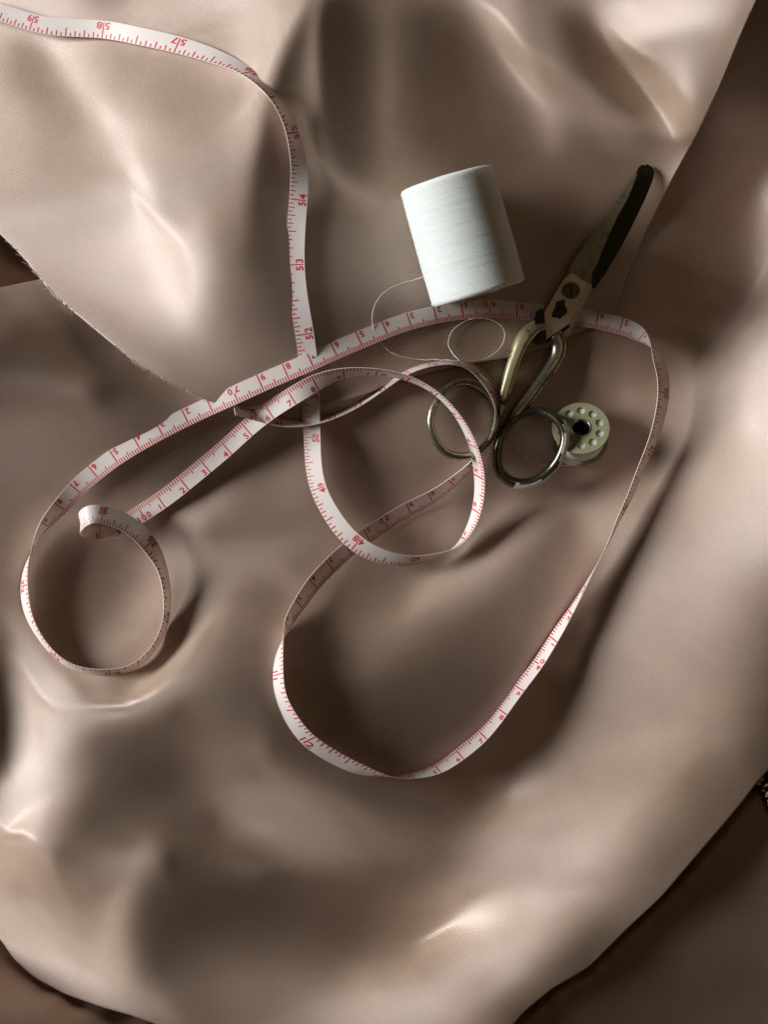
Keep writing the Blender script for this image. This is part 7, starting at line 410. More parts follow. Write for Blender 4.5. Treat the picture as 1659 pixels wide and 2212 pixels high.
relief_top = Relief([
[-2342,2438,-27,6,3,4,2,1,-2,3,7,3,0,-3,-11,-2,3,-4,-13,-17,-15,-15,-15,-11,-10,-6,-4,-3,-5,-1,6,1,3,3,3,2,12,9,15,19,7,6,5,9,2,-2,7,-6,4,4,9,7,5,5,5,7,4,-1,-1,-2,-9,-17,-14,-39,-23,-2,26,-17,-14,12,-39,-55,-4,6,1,-2,2,3,4,4,4,2,3,4,11,11,13,9,7,1,1,-4,-2,7,-3,10,6,-4,0,1,-1,-1,-1,0,1,-1,1,0,2,0,5,6,8,7,6,7,-3,-7,5,-1,7,3,2,3,4,8,7,5,5,-1,-1,3,4,5,4,1,-7,-5,-10,8,-4,-10,4,-5,-2,-1,0,-17,-33,-8,-23,-76,-72,-37,-9,8,12,17,10,22,-44],
[2298,-2403,34,-6,-10,-6,-2,-2,6,-3,-10,1,4,11,25,1,-10,3,13,17,13,14,12,8,11,6,3,3,9,0,-13,1,-3,-1,-1,1,-16,-8,-17,-29,-2,-6,1,-13,0,9,-10,13,-4,0,-10,-7,-8,-10,-9,-15,-8,1,-1,0,9,22,13,64,35,-10,-46,6,30,-44,40,89,34,-11,-12,3,-3,-7,-9,-9,-3,-1,-1,-2,-17,-15,-21,-10,-7,5,-1,7,7,-10,9,-15,-7,5,-1,-3,2,0,1,1,-3,2,-2,1,-4,3,-8,-11,-12,-8,-6,-8,11,13,-7,3,-11,-4,-1,-1,-3,-9,-5,-3,-6,8,9,-6,-11,-9,-4,-2,13,3,15,-18,4,16,-12,5,-2,-1,-4,10,48,0,39,56,63,48,20,-3,-6,-18,-10,-25,57],
[5,7,-14,6,6,-8,-1,3,-3,0,5,-7,-2,-7,-10,6,8,2,4,2,2,1,1,-1,-4,-1,1,0,-6,1,8,-4,0,-1,1,-2,2,-1,-8,14,-4,6,-8,5,1,-5,2,-4,3,-3,-1,-7,3,5,2,5,1,-1,0,0,0,-9,4,-16,2,19,-19,28,-32,33,10,2,-40,-12,22,3,-3,0,3,3,-8,-1,-1,-4,9,2,10,-6,-1,-6,4,-3,-4,6,-2,3,-2,0,0,2,-1,2,0,-3,3,-3,2,2,2,-5,1,6,-1,-4,-2,3,-8,3,3,-2,0,2,0,-2,1,1,0,-2,4,-3,-8,-2,6,3,3,2,-9,5,-3,7,-1,-7,7,-3,1,-4,-3,16,11,-11,4,-47,27,11,-1,1,-6,2,0,5,-11],
[2,-8,10,-13,-5,18,1,1,-1,-3,-3,2,-3,0,-4,0,3,0,2,4,2,-3,2,-1,-1,-2,0,-2,1,0,0,2,1,-2,-4,2,4,-6,14,-9,4,-3,0,3,-4,-2,4,0,-4,-6,-3,8,-2,-3,2,4,3,-1,2,-1,0,1,13,-2,-19,-15,23,7,-4,12,20,-43,-21,26,-16,-11,10,10,4,4,10,-2,-5,2,-8,2,-3,11,-1,-5,-3,5,-1,-7,-7,10,1,0,1,0,0,-1,2,2,-1,8,1,-13,-4,-3,2,-2,10,5,-2,-7,1,-8,5,1,4,-2,0,2,-1,2,-5,0,0,-6,-3,20,2,-8,-9,6,7,-7,-2,3,0,-1,-1,1,0,5,10,0,-44,64,-72,10,46,-10,0,-5,1,-2,1,-4,1],
[7,-11,4,-7,16,-4,-2,-7,0,7,-3,3,0,-5,0,-6,1,4,-6,5,8,-3,1,2,-2,1,-5,2,2,-1,-3,1,-1,2,4,-5,-2,10,-7,7,-4,-3,4,-6,5,1,-3,-7,-1,4,4,-3,1,4,-2,-5,-1,2,2,5,-1,12,-6,-12,-1,-20,57,-41,24,5,-47,-15,42,-5,10,12,-10,-10,-5,-3,-3,5,5,3,7,-4,-4,-7,4,11,-5,-2,1,8,-1,-13,2,3,0,2,0,3,-4,-2,-1,-10,-3,10,8,6,-3,-3,-8,6,7,4,-6,-6,-2,-2,3,2,1,-3,-1,-2,2,7,2,-3,-1,-27,14,24,-4,-16,0,8,-3,-1,1,1,1,-3,7,1,-4,-2,-9,18,-101,152,-46,-2,-10,0,0,1,-4,1,1],
[4,-3,-10,18,-7,-6,5,4,-2,-6,5,-5,2,4,-3,1,-8,0,4,-14,3,22,-11,8,3,-4,5,-8,0,-4,4,-2,1,2,-3,3,2,-5,1,6,-3,-2,-1,8,-5,-4,-3,2,0,-2,0,2,-1,-4,-1,6,3,4,0,1,-1,10,-21,5,-14,41,-15,-8,15,-51,14,29,-10,-2,-5,-5,6,4,3,3,-1,-4,-2,-5,-1,9,5,2,-7,-12,7,-3,6,-1,11,6,-9,-4,2,-2,2,-3,0,-5,-5,3,6,8,-6,0,5,6,-2,-15,-3,5,8,4,-7,-1,-3,3,-4,3,2,-3,8,3,-17,3,6,16,-30,-14,27,9,-10,-3,3,0,-1,1,-2,6,-5,0,-1,-15,63,-138,122,-3,-20,-6,2,2,-3,-5,3,1,-1],
[1,-1,3,-1,-3,1,-3,1,2,2,0,4,-5,0,2,-2,3,-10,2,3,-22,3,24,-8,9,-1,-6,15,-14,5,-2,1,-1,-2,1,3,-6,3,5,-4,-4,10,5,-13,-5,-1,1,-1,1,1,1,-2,-1,3,5,3,3,-4,0,-4,12,-15,-1,-5,30,22,-72,45,-45,38,7,-21,-2,0,2,3,-7,1,4,-3,3,1,2,1,-3,-7,6,0,4,9,-1,-2,-8,-5,0,-2,18,-6,-1,0,-2,-6,1,7,0,1,-13,-9,0,12,7,-2,13,14,-1,-13,-7,-2,-1,1,2,-6,6,-1,-3,7,5,-25,12,2,-3,-3,19,-10,-22,9,12,-5,2,1,-2,-1,3,-1,-1,-2,7,-4,-8,-31,89,-55,6,5,1,-8,-4,5,2,-1,-2],
[3,-4,0,4,-1,1,-1,-2,1,-2,-2,-1,5,-1,2,0,3,3,-13,5,7,-27,3,13,-8,13,2,-16,23,1,-7,0,0,0,1,-9,10,-9,11,-11,24,-12,-18,-4,5,3,1,4,-5,1,2,-2,6,4,3,0,-4,1,-7,3,-2,-11,17,12,0,-49,46,-32,21,2,-27,21,8,-1,-5,-11,8,0,-3,3,-1,-1,-1,0,2,0,-9,9,9,-1,-6,2,-3,6,-10,-1,-7,14,-2,0,-4,7,-1,0,3,-9,10,8,12,-25,-19,3,-2,0,2,19,8,14,-10,-5,-6,3,-6,2,3,1,-23,13,1,4,1,-5,-3,13,1,-14,-5,10,-1,-2,3,0,-1,0,0,1,1,-6,5,-17,32,-11,9,-9,-8,-1,6,2,-2,-3,1],
[2,-3,6,-7,1,-1,2,2,-2,3,0,0,-3,2,-3,2,-8,8,8,-10,4,0,-16,0,11,-5,7,8,-15,1,12,-1,3,-4,-5,7,-14,25,-11,22,-36,-13,1,21,0,-2,-2,-5,7,2,-3,8,2,2,-5,-4,-3,-1,7,-2,-4,5,4,-10,-14,24,1,-36,33,-26,26,1,-16,-5,6,12,1,3,3,-1,-2,1,-2,0,-2,3,2,-14,-11,1,12,1,4,-8,1,5,2,-7,2,1,2,1,0,1,0,6,-3,-17,-5,19,18,1,-17,-10,1,-15,4,-19,40,14,-1,-6,-1,-9,-1,-11,7,3,2,-2,0,5,-4,-3,6,1,-5,-3,-2,5,-2,1,-1,2,2,2,-23,64,-132,112,2,-13,-13,-7,1,8,1,-4,-2,3,0],
[-4,11,-3,-4,0,2,-3,0,0,0,1,-1,4,-4,3,0,6,-11,1,5,-1,10,-10,-10,-3,5,1,3,7,-1,-5,4,-5,2,0,-3,30,-9,-6,-43,4,18,24,-19,-4,1,2,5,1,4,0,2,-2,-5,3,-6,3,-1,0,8,-7,10,-20,-2,31,-24,-52,72,-22,4,0,-17,14,16,-5,4,-2,-2,-5,3,2,-2,1,1,1,-3,-1,7,1,-12,-12,1,3,8,7,2,-7,-4,4,1,1,-1,4,-3,7,-2,-3,10,-15,-6,-12,-8,17,7,2,10,-9,16,-37,6,16,6,0,5,-13,5,0,0,-1,-4,0,0,4,-3,0,2,2,-6,4,-6,1,1,3,-1,-3,5,-5,6,-73,137,-55,-14,-3,5,4,-3,-2,0,1,0,1],
[1,2,-5,3,0,-2,3,-3,3,-2,0,1,-3,6,-4,1,-3,5,-3,2,-2,-2,12,-3,-8,-4,1,6,-2,0,2,-5,-2,2,10,23,-17,-35,-14,22,26,-2,-24,7,3,2,3,2,5,-8,4,-2,-1,-1,-3,7,-3,-1,6,-6,3,-4,-15,42,-42,-34,57,-6,-12,12,-7,25,-6,-16,7,-6,1,2,1,-4,-1,4,-2,-2,0,1,3,-4,0,11,1,-7,-6,2,-4,9,18,-5,-22,-1,12,-5,-1,5,-6,8,-3,-2,4,-12,5,6,-10,1,-6,2,6,3,14,-20,-7,9,2,1,15,-11,3,-2,-3,-1,0,-2,1,3,-7,7,1,3,-11,2,5,-3,-1,-3,7,-17,67,-150,135,-2,-37,1,1,2,-3,1,-2,3,-1,1,0],
[-4,8,-2,-2,1,0,-1,3,-4,1,0,0,2,-5,5,-3,5,-1,-2,-3,1,2,-2,5,3,-1,-4,-10,6,2,-7,2,14,1,13,-22,-49,39,8,18,-25,-5,9,2,3,3,-1,9,-15,3,3,-2,-2,1,1,-3,4,1,2,-13,18,-37,58,-49,-21,37,1,3,5,-8,15,-16,0,6,1,-3,0,-5,5,-2,0,-5,3,0,-1,1,-3,4,2,-3,0,10,-2,-7,-2,-12,-3,41,26,-41,-28,25,-7,-2,4,-5,9,-3,8,11,-9,-12,3,-6,3,-12,0,-12,27,6,-6,-11,5,3,2,5,-3,-3,-3,3,0,1,-2,-2,10,-5,-3,-8,10,1,-5,2,2,1,-2,0,4,-85,166,-82,-2,-2,1,-3,3,-2,4,-3,2,-2,0],
[-4,7,-3,2,-3,3,-1,-3,3,1,-1,0,-3,3,-2,3,-3,1,4,0,-1,-3,-3,0,1,4,0,6,-9,-7,15,7,-16,28,-22,-84,113,-46,21,-25,11,6,2,-1,3,2,12,-36,16,15,-5,-6,-4,-4,2,4,-5,17,-24,17,-15,19,-7,-48,54,-22,28,-6,-10,9,-2,-3,5,-3,-8,4,-3,5,-5,4,-1,1,-1,-2,1,-2,0,-2,1,1,7,-7,10,-6,1,-5,-19,-14,23,87,-31,-79,45,-14,2,3,-4,7,-5,-3,7,6,-4,-1,-4,7,-6,9,-29,19,0,7,-8,-5,7,1,-6,5,2,-2,0,2,0,2,-11,-3,3,14,-9,2,1,2,-2,2,-9,38,-128,151,-21,-33,-3,0,-2,5,-2,1,-1,0,1,0,1],
[-3,0,6,-3,3,-4,2,2,-2,-2,1,-2,4,-2,1,-1,0,1,0,0,1,0,3,-4,-1,-7,4,-3,10,13,-9,-4,35,-69,-88,222,-138,39,-16,10,2,-2,3,10,3,-10,-30,51,-2,-26,-10,2,4,3,1,0,5,-11,6,-1,-3,26,-75,95,-86,71,-17,-8,2,3,-1,-1,-1,-3,2,-2,1,-2,1,0,1,1,-2,2,-1,0,3,1,-3,0,-5,1,-6,10,-2,2,2,-19,-14,-32,125,10,-116,58,-21,6,0,-2,3,1,-4,2,4,-1,1,-4,1,-5,3,3,2,-15,22,-15,-6,10,8,-5,-2,3,-2,-5,-1,-6,6,3,1,-9,13,-1,-1,-2,0,4,-9,12,-67,127,-57,-10,0,-3,3,-3,2,0,-1,3,-2,1,-2],
[0,-5,4,5,-5,4,-3,0,1,0,-1,2,-5,2,-1,2,2,1,-2,0,0,2,-3,4,0,4,-2,6,-2,-7,1,-1,-80,2,251,-249,54,14,3,0,5,13,-1,-18,-20,22,35,-37,-22,16,11,-1,2,3,-4,-2,6,-19,18,-15,29,-52,65,-75,55,0,-13,4,1,0,-4,2,-4,3,0,-1,1,-3,1,0,1,0,1,1,-2,2,-3,-1,4,-1,1,-1,1,-7,3,-3,12,-18,-2,13,-80,131,8,-93,48,-19,7,-2,0,2,3,-1,-4,-2,4,0,-4,-2,-2,-2,30,-24,-17,34,-20,5,-2,2,4,-8,-1,3,-4,5,1,-1,2,4,-6,-1,4,0,1,-10,32,-75,64,24,-34,-6,0,3,-2,-2,1,1,1,-2,1,0,0],
[8,-11,-2,5,5,-3,1,0,-2,0,0,-2,4,-3,-4,-2,-1,3,7,4,-3,-1,4,-1,-1,3,-1,-6,-9,-6,-12,-25,76,121,-293,125,61,-35,-2,20,-19,-33,11,30,39,-31,-35,11,18,-23,-4,7,-2,2,12,1,-17,19,-18,15,0,-17,16,-38,65,-36,19,-18,4,3,-5,4,-1,1,-3,0,0,2,-1,0,-2,2,1,-1,5,-3,0,-1,-2,0,0,1,1,1,-2,1,-7,13,-34,0,51,-96,142,-54,-28,16,-6,3,0,0,2,1,0,2,-10,6,-1,-3,-9,-7,28,13,-25,-20,32,-12,-3,-2,-3,9,3,-3,5,-1,-1,-2,0,-1,2,1,-2,0,3,-13,48,-122,146,-45,-17,0,0,-2,-1,4,-3,1,-1,0,2,-3,3],
[11,-11,0,1,-2,1,2,-2,3,-1,1,2,-2,0,1,-4,-3,-5,-3,3,8,1,0,-2,4,-3,-5,-3,0,3,9,45,-34,-151,181,14,-75,21,-7,-56,48,77,-15,-29,-52,12,12,-22,-5,29,10,0,7,-2,-9,-8,-1,13,-24,52,-76,71,-95,109,-48,18,-18,5,2,-2,-2,1,0,-1,4,-2,-2,1,0,-2,3,-1,-1,3,-3,3,2,-2,-3,3,-2,1,-4,7,-3,-1,-3,8,0,-41,-3,60,-72,137,-99,16,-5,2,1,0,-1,2,4,2,-2,-13,10,-6,5,-39,20,63,-58,31,-36,11,7,-3,1,-2,1,3,-2,1,-1,4,-3,1,0,-1,-1,0,-2,28,-77,42,76,-64,-4,0,1,1,1,-4,3,-3,2,1,-3,4,-4],
[12,-13,4,-5,3,0,-1,3,-2,2,-2,-2,-4,-2,1,5,3,0,0,-1,-3,1,-2,6,-1,-4,3,0,3,-2,3,-41,10,97,-66,-46,32,-20,27,109,-42,-90,-8,-11,19,-11,12,41,12,-8,-12,-4,-6,2,-10,-4,25,-23,17,7,-32,2,21,3,-1,-2,-4,1,-1,2,-1,-4,4,0,-2,3,-1,-2,-1,4,-2,-1,2,-2,1,1,-2,5,-1,-2,0,0,1,-6,7,1,-3,-5,18,-18,-44,17,26,1,69,-74,11,-3,0,1,3,-2,1,1,8,-4,-13,5,7,-6,-111,142,65,-156,69,-4,-21,18,-1,-1,0,-1,4,-1,0,0,0,-1,-2,0,-1,7,-19,45,-130,192,-84,-9,-2,1,1,-1,0,1,-2,2,-2,1,0,0,-1],
[9,-5,-4,2,-1,2,-1,-1,1,-2,0,-1,1,-2,0,-4,-1,4,-6,3,13,-3,4,-7,-1,0,-1,2,-1,0,-7,22,6,-46,10,20,6,38,-2,-97,-6,23,-3,27,22,32,-7,-29,-14,-5,7,2,0,-2,-9,19,-3,-17,25,-13,-10,-14,49,-33,27,-20,6,-5,2,-1,-1,2,-2,2,0,0,-1,1,0,-3,1,1,0,-1,3,-4,3,-1,3,-3,3,-2,3,-2,-5,5,4,-7,2,18,-43,-15,12,2,55,3,-26,-8,0,2,-2,6,-4,3,-2,10,-7,-4,-14,46,-59,-152,211,162,-278,43,87,-66,16,7,-2,5,-3,0,-2,-2,1,-1,-2,1,2,-9,25,-63,59,31,-46,2,-3,2,0,1,-1,1,-1,0,1,-3,2,-1,2],
[11,-6,-3,0,1,-5,2,-1,-2,1,0,-1,0,7,-1,1,-1,-8,9,-13,-7,23,-4,4,-10,5,1,-5,-1,1,5,-4,-17,22,12,1,-5,-22,-27,19,10,20,24,-6,-21,-31,-1,11,13,3,-3,-1,0,-8,12,6,-16,-17,89,-127,56,6,2,11,-14,7,-12,7,0,-5,4,0,-1,-1,2,-2,3,-1,-1,0,0,0,-1,2,-4,3,0,0,1,2,-2,1,-2,4,-1,-3,0,9,-14,20,4,-76,46,-30,24,50,-13,-6,-13,-3,4,-3,6,-3,2,-2,13,-8,-12,2,60,-130,-97,75,395,-281,-151,191,-50,-14,8,-5,6,-2,0,-2,-2,0,3,-4,3,-8,24,-61,93,-44,-1,-6,1,1,0,-1,2,0,0,-1,-1,3,-3,1,0],
[18,-17,0,0,-5,4,-2,0,0,-1,0,2,3,-1,3,1,1,0,-10,14,-10,-15,12,0,6,-2,-5,0,1,3,1,-2,9,0,-5,-2,-3,-9,10,5,6,-10,-12,-6,7,15,1,6,-11,-1,1,0,-4,-3,19,-15,-10,26,1,-52,33,24,-23,16,-13,2,0,-2,1,2,-1,-3,3,0,-3,3,-1,-1,4,-3,-1,1,0,-1,1,1,-2,1,2,-1,-1,2,-1,0,2,-2,2,-1,8,-15,33,-31,-58,54,-26,25,22,4,1,-13,-8,1,2,3,0,1,-2,11,5,-46,70,-8,-121,-2,-156,463,29,-409,161,24,-25,3,-5,6,-7,4,-1,1,-3,3,-2,9,-13,-22,69,-41,3,-9,5,0,-2,4,-1,-2,1,1,-1,-1,3,-1,-2],
[16,-15,-1,-2,2,-2,-1,0,0,1,0,0,3,1,1,5,-3,5,0,-16,9,-11,2,0,6,-5,0,3,4,-1,3,4,3,-14,5,-1,-5,5,-5,-1,-2,4,-1,5,-1,0,5,-10,4,2,-1,-4,2,12,-13,-7,-18,96,-102,3,63,-49,29,-9,-2,0,-2,2,1,-5,4,0,-2,1,2,-3,2,-2,-1,3,0,-2,0,1,1,-1,1,0,-3,3,2,-3,1,-1,1,2,-2,-1,6,-1,9,21,-69,-7,18,11,-4,16,12,13,-13,-11,-4,4,2,1,1,0,15,5,-62,135,-115,-64,96,-288,230,383,-377,-2,56,-13,-4,-1,4,-4,1,-2,2,2,-7,19,-63,88,-31,1,-17,7,-2,0,4,-3,0,3,-1,-1,1,0,-2,1,1],
[12,-9,-5,0,-1,0,1,-2,3,0,2,5,-1,1,1,-6,-1,-4,8,2,-11,8,-16,9,-2,2,5,0,1,4,-5,0,-1,8,-11,-4,2,-2,4,6,-1,-4,2,0,4,-1,-5,3,0,-3,2,0,4,-10,-7,6,25,24,-115,98,-23,-11,23,-15,4,-6,5,-4,2,2,-3,2,-1,0,1,0,-3,4,-5,3,0,0,1,-1,1,-1,1,-3,4,-2,-1,3,0,-1,0,0,0,1,-4,10,-13,42,-19,-52,-6,27,12,-22,7,13,33,-7,-22,-4,4,6,-7,6,-6,27,-5,-43,154,-202,-19,167,-240,-12,383,-162,-68,29,-8,1,0,-2,0,0,-1,0,-1,-1,-5,25,-3,-19,1,0,3,0,-1,2,0,-2,2,-1,2,-2,1,0,-2],
[13,-17,4,-3,0,0,0,4,-2,2,3,-2,0,-1,-1,-1,3,3,-8,6,-3,-1,-2,-6,7,2,0,6,-2,-3,1,-1,-3,-1,3,2,-6,2,4,-4,-1,3,2,1,-3,0,0,0,-2,5,-7,6,-8,-1,19,-35,76,-62,-41,64,-22,27,-17,-1,1,-6,2,3,0,1,-5,4,0,-2,1,1,-1,-1,4,-5,1,1,1,0,-1,0,-1,3,-4,2,2,-2,0,2,-2,1,1,0,-1,-2,8,-5,43,-56,-10,-21,49,-14,-6,-19,4,49,20,-34,-6,2,6,-12,9,-11,32,-16,-17,146,-227,13,137,-117,-109,259,-55,-43,12,-11,8,-9,1,2,0,-2,5,-12,2,32,-28,-3,2,2,-1,0,2,-2,1,2,-2,1,-1,1,0,-1,2],
[11,-15,2,-2,3,-1,1,1,1,2,-3,1,1,-2,-1,3,0,-4,3,1,1,-6,3,-5,-1,8,-1,0,2,-1,-1,-1,-2,0,-3,-1,11,-1,-7,0,6,-1,1,-1,0,-3,1,-2,4,-6,6,-5,-2,20,-43,56,36,-165,97,31,-39,25,-10,1,-8,5,-3,1,-1,3,1,-1,-2,2,-3,2,1,1,-2,0,-1,2,-2,1,-1,3,-2,0,1,-1,-1,1,3,-3,2,-1,0,-1,4,-5,4,-8,32,0,-51,-3,11,26,-19,8,-29,-19,44,49,-27,-16,11,-3,-8,7,-13,31,-27,30,74,-212,80,36,-11,-101,161,-35,-21,8,-7,1,0,-3,1,-6,21,-47,60,-24,-7,3,-3,0,1,3,-4,3,0,-2,3,-1,-1,1,-1,2,-2],
[7,-12,4,0,-1,2,2,-3,3,-4,3,0,-1,1,1,-1,0,3,-4,0,4,-9,8,-6,-4,5,3,-1,3,-1,-4,-2,3,-4,5,-2,-5,2,11,2,-5,2,-3,0,-2,0,0,1,-4,3,-1,0,5,-7,0,63,-102,-14,70,6,-23,8,-3,-2,2,-3,0,0,2,-3,8,-12,9,-4,2,-3,4,-3,3,-1,0,-4,2,1,1,-1,1,0,-1,0,0,1,-2,3,-1,-1,1,1,-3,6,-9,12,-23,69,-45,-49,16,33,-6,-6,9,-21,-40,18,66,-4,-20,11,-8,-4,7,-13,28,-44,96,-31,-173,133,-18,5,-66,131,-36,-39,21,-2,-2,-1,0,5,-15,8,14,-12,2,-6,2,1,1,-3,4,-2,1,0,-2,3,-1,0,1,-3,2],
[1,-1,-1,1,-1,2,-2,3,-3,3,-2,0,1,0,-1,1,1,0,4,-10,5,5,-15,12,-7,-5,17,-16,8,-1,1,-1,-2,2,-2,7,0,-1,-6,3,3,-3,2,-2,1,0,-1,0,0,0,-2,3,4,-18,57,-42,-61,22,113,-119,61,-13,-8,6,-6,6,-2,0,-3,1,-1,5,-4,2,-2,3,-3,3,-3,2,-3,2,-1,1,1,-3,4,-3,3,-2,1,-1,0,1,-1,2,-1,0,0,0,1,-6,11,-22,81,-68,-57,56,17,-14,-2,5,-4,-33,-20,57,21,-13,1,-3,-5,9,-12,23,-60,162,-158,-56,93,-10,-3,-69,165,-80,-23,22,-9,4,-2,3,-13,16,-4,3,-6,-1,1,0,-1,3,-2,1,-1,1,1,-3,3,-1,-1,3,-3],
[1,-3,2,-1,3,-2,1,-2,2,0,-1,0,-1,2,0,0,0,0,0,4,-8,7,1,-10,6,-7,-15,41,-31,11,-2,0,0,1,4,-4,2,4,-1,-3,-2,2,-2,1,0,2,-2,1,0,-3,4,-2,3,1,20,-43,-57,124,-48,2,9,-15,10,-11,8,-5,3,-3,7,-4,-11,18,-10,3,1,-2,0,-1,2,-2,2,-1,-1,-1,2,2,-3,3,-4,4,-3,1,1,-2,3,-2,1,-1,2,-2,5,-7,-1,5,-12,84,-90,-44,66,4,-7,0,-2,-3,-19,-33,29,47,-1,-11,1,-5,6,-10,23,-56,188,-273,74,29,30,-33,-90,237,-153,30,-4,-1,-9,18,-31,21,8,-6,-5,0,0,2,0,-2,0,1,-1,2,-2,3,-4,2,0,-1,2],
[-2,3,0,0,-2,2,-1,2,-2,-2,3,-1,0,1,-1,0,0,1,-1,2,1,-3,2,1,-5,0,5,-38,57,-30,7,-1,1,1,0,3,-1,-2,3,-2,1,-1,-1,1,-1,0,2,-3,2,1,-2,1,1,14,-25,-18,-39,168,-144,59,-17,6,-9,4,-4,1,4,-2,-2,8,-6,-3,3,0,2,-1,-1,1,-3,1,2,-1,2,-2,-2,2,0,-1,3,-3,3,-2,-1,2,-2,3,-2,1,-2,2,-3,10,-12,8,-11,7,69,-95,-14,42,3,-5,3,2,-3,-18,-36,2,61,16,-11,-6,3,0,-2,-13,32,75,-224,91,6,67,-87,-34,175,-119,31,-12,14,-20,-17,43,-7,-10,-3,0,3,-2,-1,0,1,0,1,-2,1,-1,3,-3,1,-1,1],
[-1,2,-2,2,0,-1,1,-2,2,0,-2,0,2,-2,1,0,0,0,-1,1,0,3,0,0,-2,-3,-3,11,-44,60,-25,2,1,0,0,0,3,-1,-2,2,-1,0,0,-1,1,-1,-1,3,-2,1,2,1,-5,10,-1,-133,246,-153,42,-13,10,-9,2,-1,1,2,-5,4,-1,-2,12,-18,11,-3,-2,2,1,-2,1,2,-3,3,-3,3,-3,1,0,0,-1,2,-2,2,-1,-1,2,-2,1,2,-1,-1,1,-2,8,-14,17,-23,20,43,-72,7,11,5,-3,0,9,10,-15,-49,-22,50,32,9,-8,9,-16,30,-96,198,-140,-64,13,51,50,-141,101,17,-24,-2,28,-86,85,-6,-15,-5,-1,3,-3,-2,2,0,1,-3,2,-1,2,-2,0,2,-1,1,-3],
[-2,3,-1,1,0,0,-1,1,-2,2,0,-2,-1,0,3,-2,0,-2,5,-3,4,-4,5,-2,3,-4,-9,14,-17,-20,53,-23,2,1,-1,0,-2,2,0,1,-1,1,-1,-1,0,-1,3,-3,3,-1,-2,3,-1,5,-85,103,46,-112,56,-10,-4,1,-1,-1,2,-4,4,-1,-1,3,-1,-1,0,-2,3,-1,-1,1,1,-2,3,-3,2,-1,3,-4,0,1,0,0,1,-2,1,1,-2,1,2,-4,4,-2,2,-3,5,-2,-7,16,-24,26,13,-40,7,6,2,-4,-2,3,21,13,-44,-43,13,24,20,5,19,-17,46,-129,263,-270,41,-14,81,-33,-52,87,-34,31,-58,21,54,-31,-8,-5,4,-3,-1,1,-1,1,-2,3,-2,2,-3,3,-2,1,0,0,2],
[-2,4,-2,0,1,-1,1,0,0,-1,-2,3,-1,-1,-3,5,-3,2,-2,3,-2,3,-1,2,-1,1,1,-15,18,-18,-19,51,-24,8,-3,-1,-1,-1,5,-3,1,-3,3,-1,-1,1,-3,3,-2,2,0,-3,-1,-28,-7,156,-186,97,-40,18,-6,0,-3,0,2,0,-1,1,2,-1,-6,13,-12,6,-3,0,1,-1,1,1,-1,2,0,-3,1,0,1,-1,0,-1,0,2,0,-2,1,0,-2,3,-1,2,-2,4,-6,11,-11,0,10,-21,25,-1,-12,-6,8,3,-9,-3,-3,9,25,-5,-31,-12,0,11,11,14,8,-9,-17,140,-199,0,61,19,-56,34,7,26,-98,151,-61,-10,-5,0,-3,0,0,0,0,0,1,-1,0,0,2,-2,2,-2,2,-2,1],
[-1,0,2,0,0,0,0,-2,2,-1,1,-1,-2,1,1,-4,4,0,-3,4,-1,1,0,2,-2,4,-5,2,-3,-12,12,-19,37,-19,5,-3,2,0,-5,6,-2,1,-4,3,-1,-1,2,-2,1,0,-2,-2,-4,-21,97,-97,34,-6,3,2,-4,-1,3,-1,-7,6,-1,1,0,3,1,-9,8,-4,1,-1,0,1,0,0,0,2,-2,3,-4,1,0,0,-1,2,0,-3,1,1,0,1,-1,1,-2,1,2,-2,4,-4,9,-14,7,2,-12,12,1,1,-10,0,9,-5,-6,-2,0,7,9,-6,1,-14,-1,3,5,47,-107,161,-50,-122,30,59,-23,-25,61,-88,105,-1,-35,-6,-3,2,-2,0,-2,2,1,-2,1,1,0,0,-1,0,2,-1,-1,2,-2],
[1,-1,0,0,1,-1,0,2,-2,0,2,-2,0,-1,-2,2,-1,-1,5,-6,6,-2,0,2,0,-1,4,-7,8,-7,-10,8,-7,17,-8,4,-2,0,2,-5,3,-2,3,-4,2,1,-3,3,-2,-2,1,-3,-8,31,-6,-26,21,-11,7,0,0,-3,-1,0,2,-3,1,0,-1,1,10,-9,-1,1,-2,2,0,1,-1,0,0,-1,4,-3,1,1,-4,2,1,-3,1,3,-2,0,0,-2,3,-2,2,-1,-1,3,-2,1,3,2,-10,10,-5,-4,2,2,1,-1,-6,5,5,-10,-3,2,1,0,-8,17,-1,2,-10,-7,64,-106,147,-56,-168,155,-24,-21,12,-28,120,-77,-2,-4,1,-4,1,-1,2,0,-2,4,-2,-1,2,-1,1,1,-3,2,0,0,2],
[0,1,-1,2,-4,4,-1,0,0,0,-2,0,2,-3,1,-1,0,2,-2,3,-4,3,1,-2,3,0,-1,1,-4,16,-21,5,-3,-1,9,-3,1,1,-1,-1,-3,3,-2,2,0,-1,1,-2,0,0,-1,-5,13,9,-25,20,-12,5,-1,3,-5,3,-3,1,4,-6,2,0,-1,-1,1,3,0,-2,0,-1,2,-2,1,-1,1,1,-1,1,1,-3,3,-4,2,0,0,-1,1,0,0,1,-2,1,0,0,2,-3,2,0,-2,8,-5,-4,5,-2,0,-3,3,0,2,-5,-8,11,-4,-6,-1,7,3,-17,-1,6,17,6,9,-38,101,-59,-28,-42,35,-9,-31,114,-28,-38,3,-3,0,1,-1,1,1,-2,3,-3,3,1,-3,2,0,0,-1,1,0,-1,0],
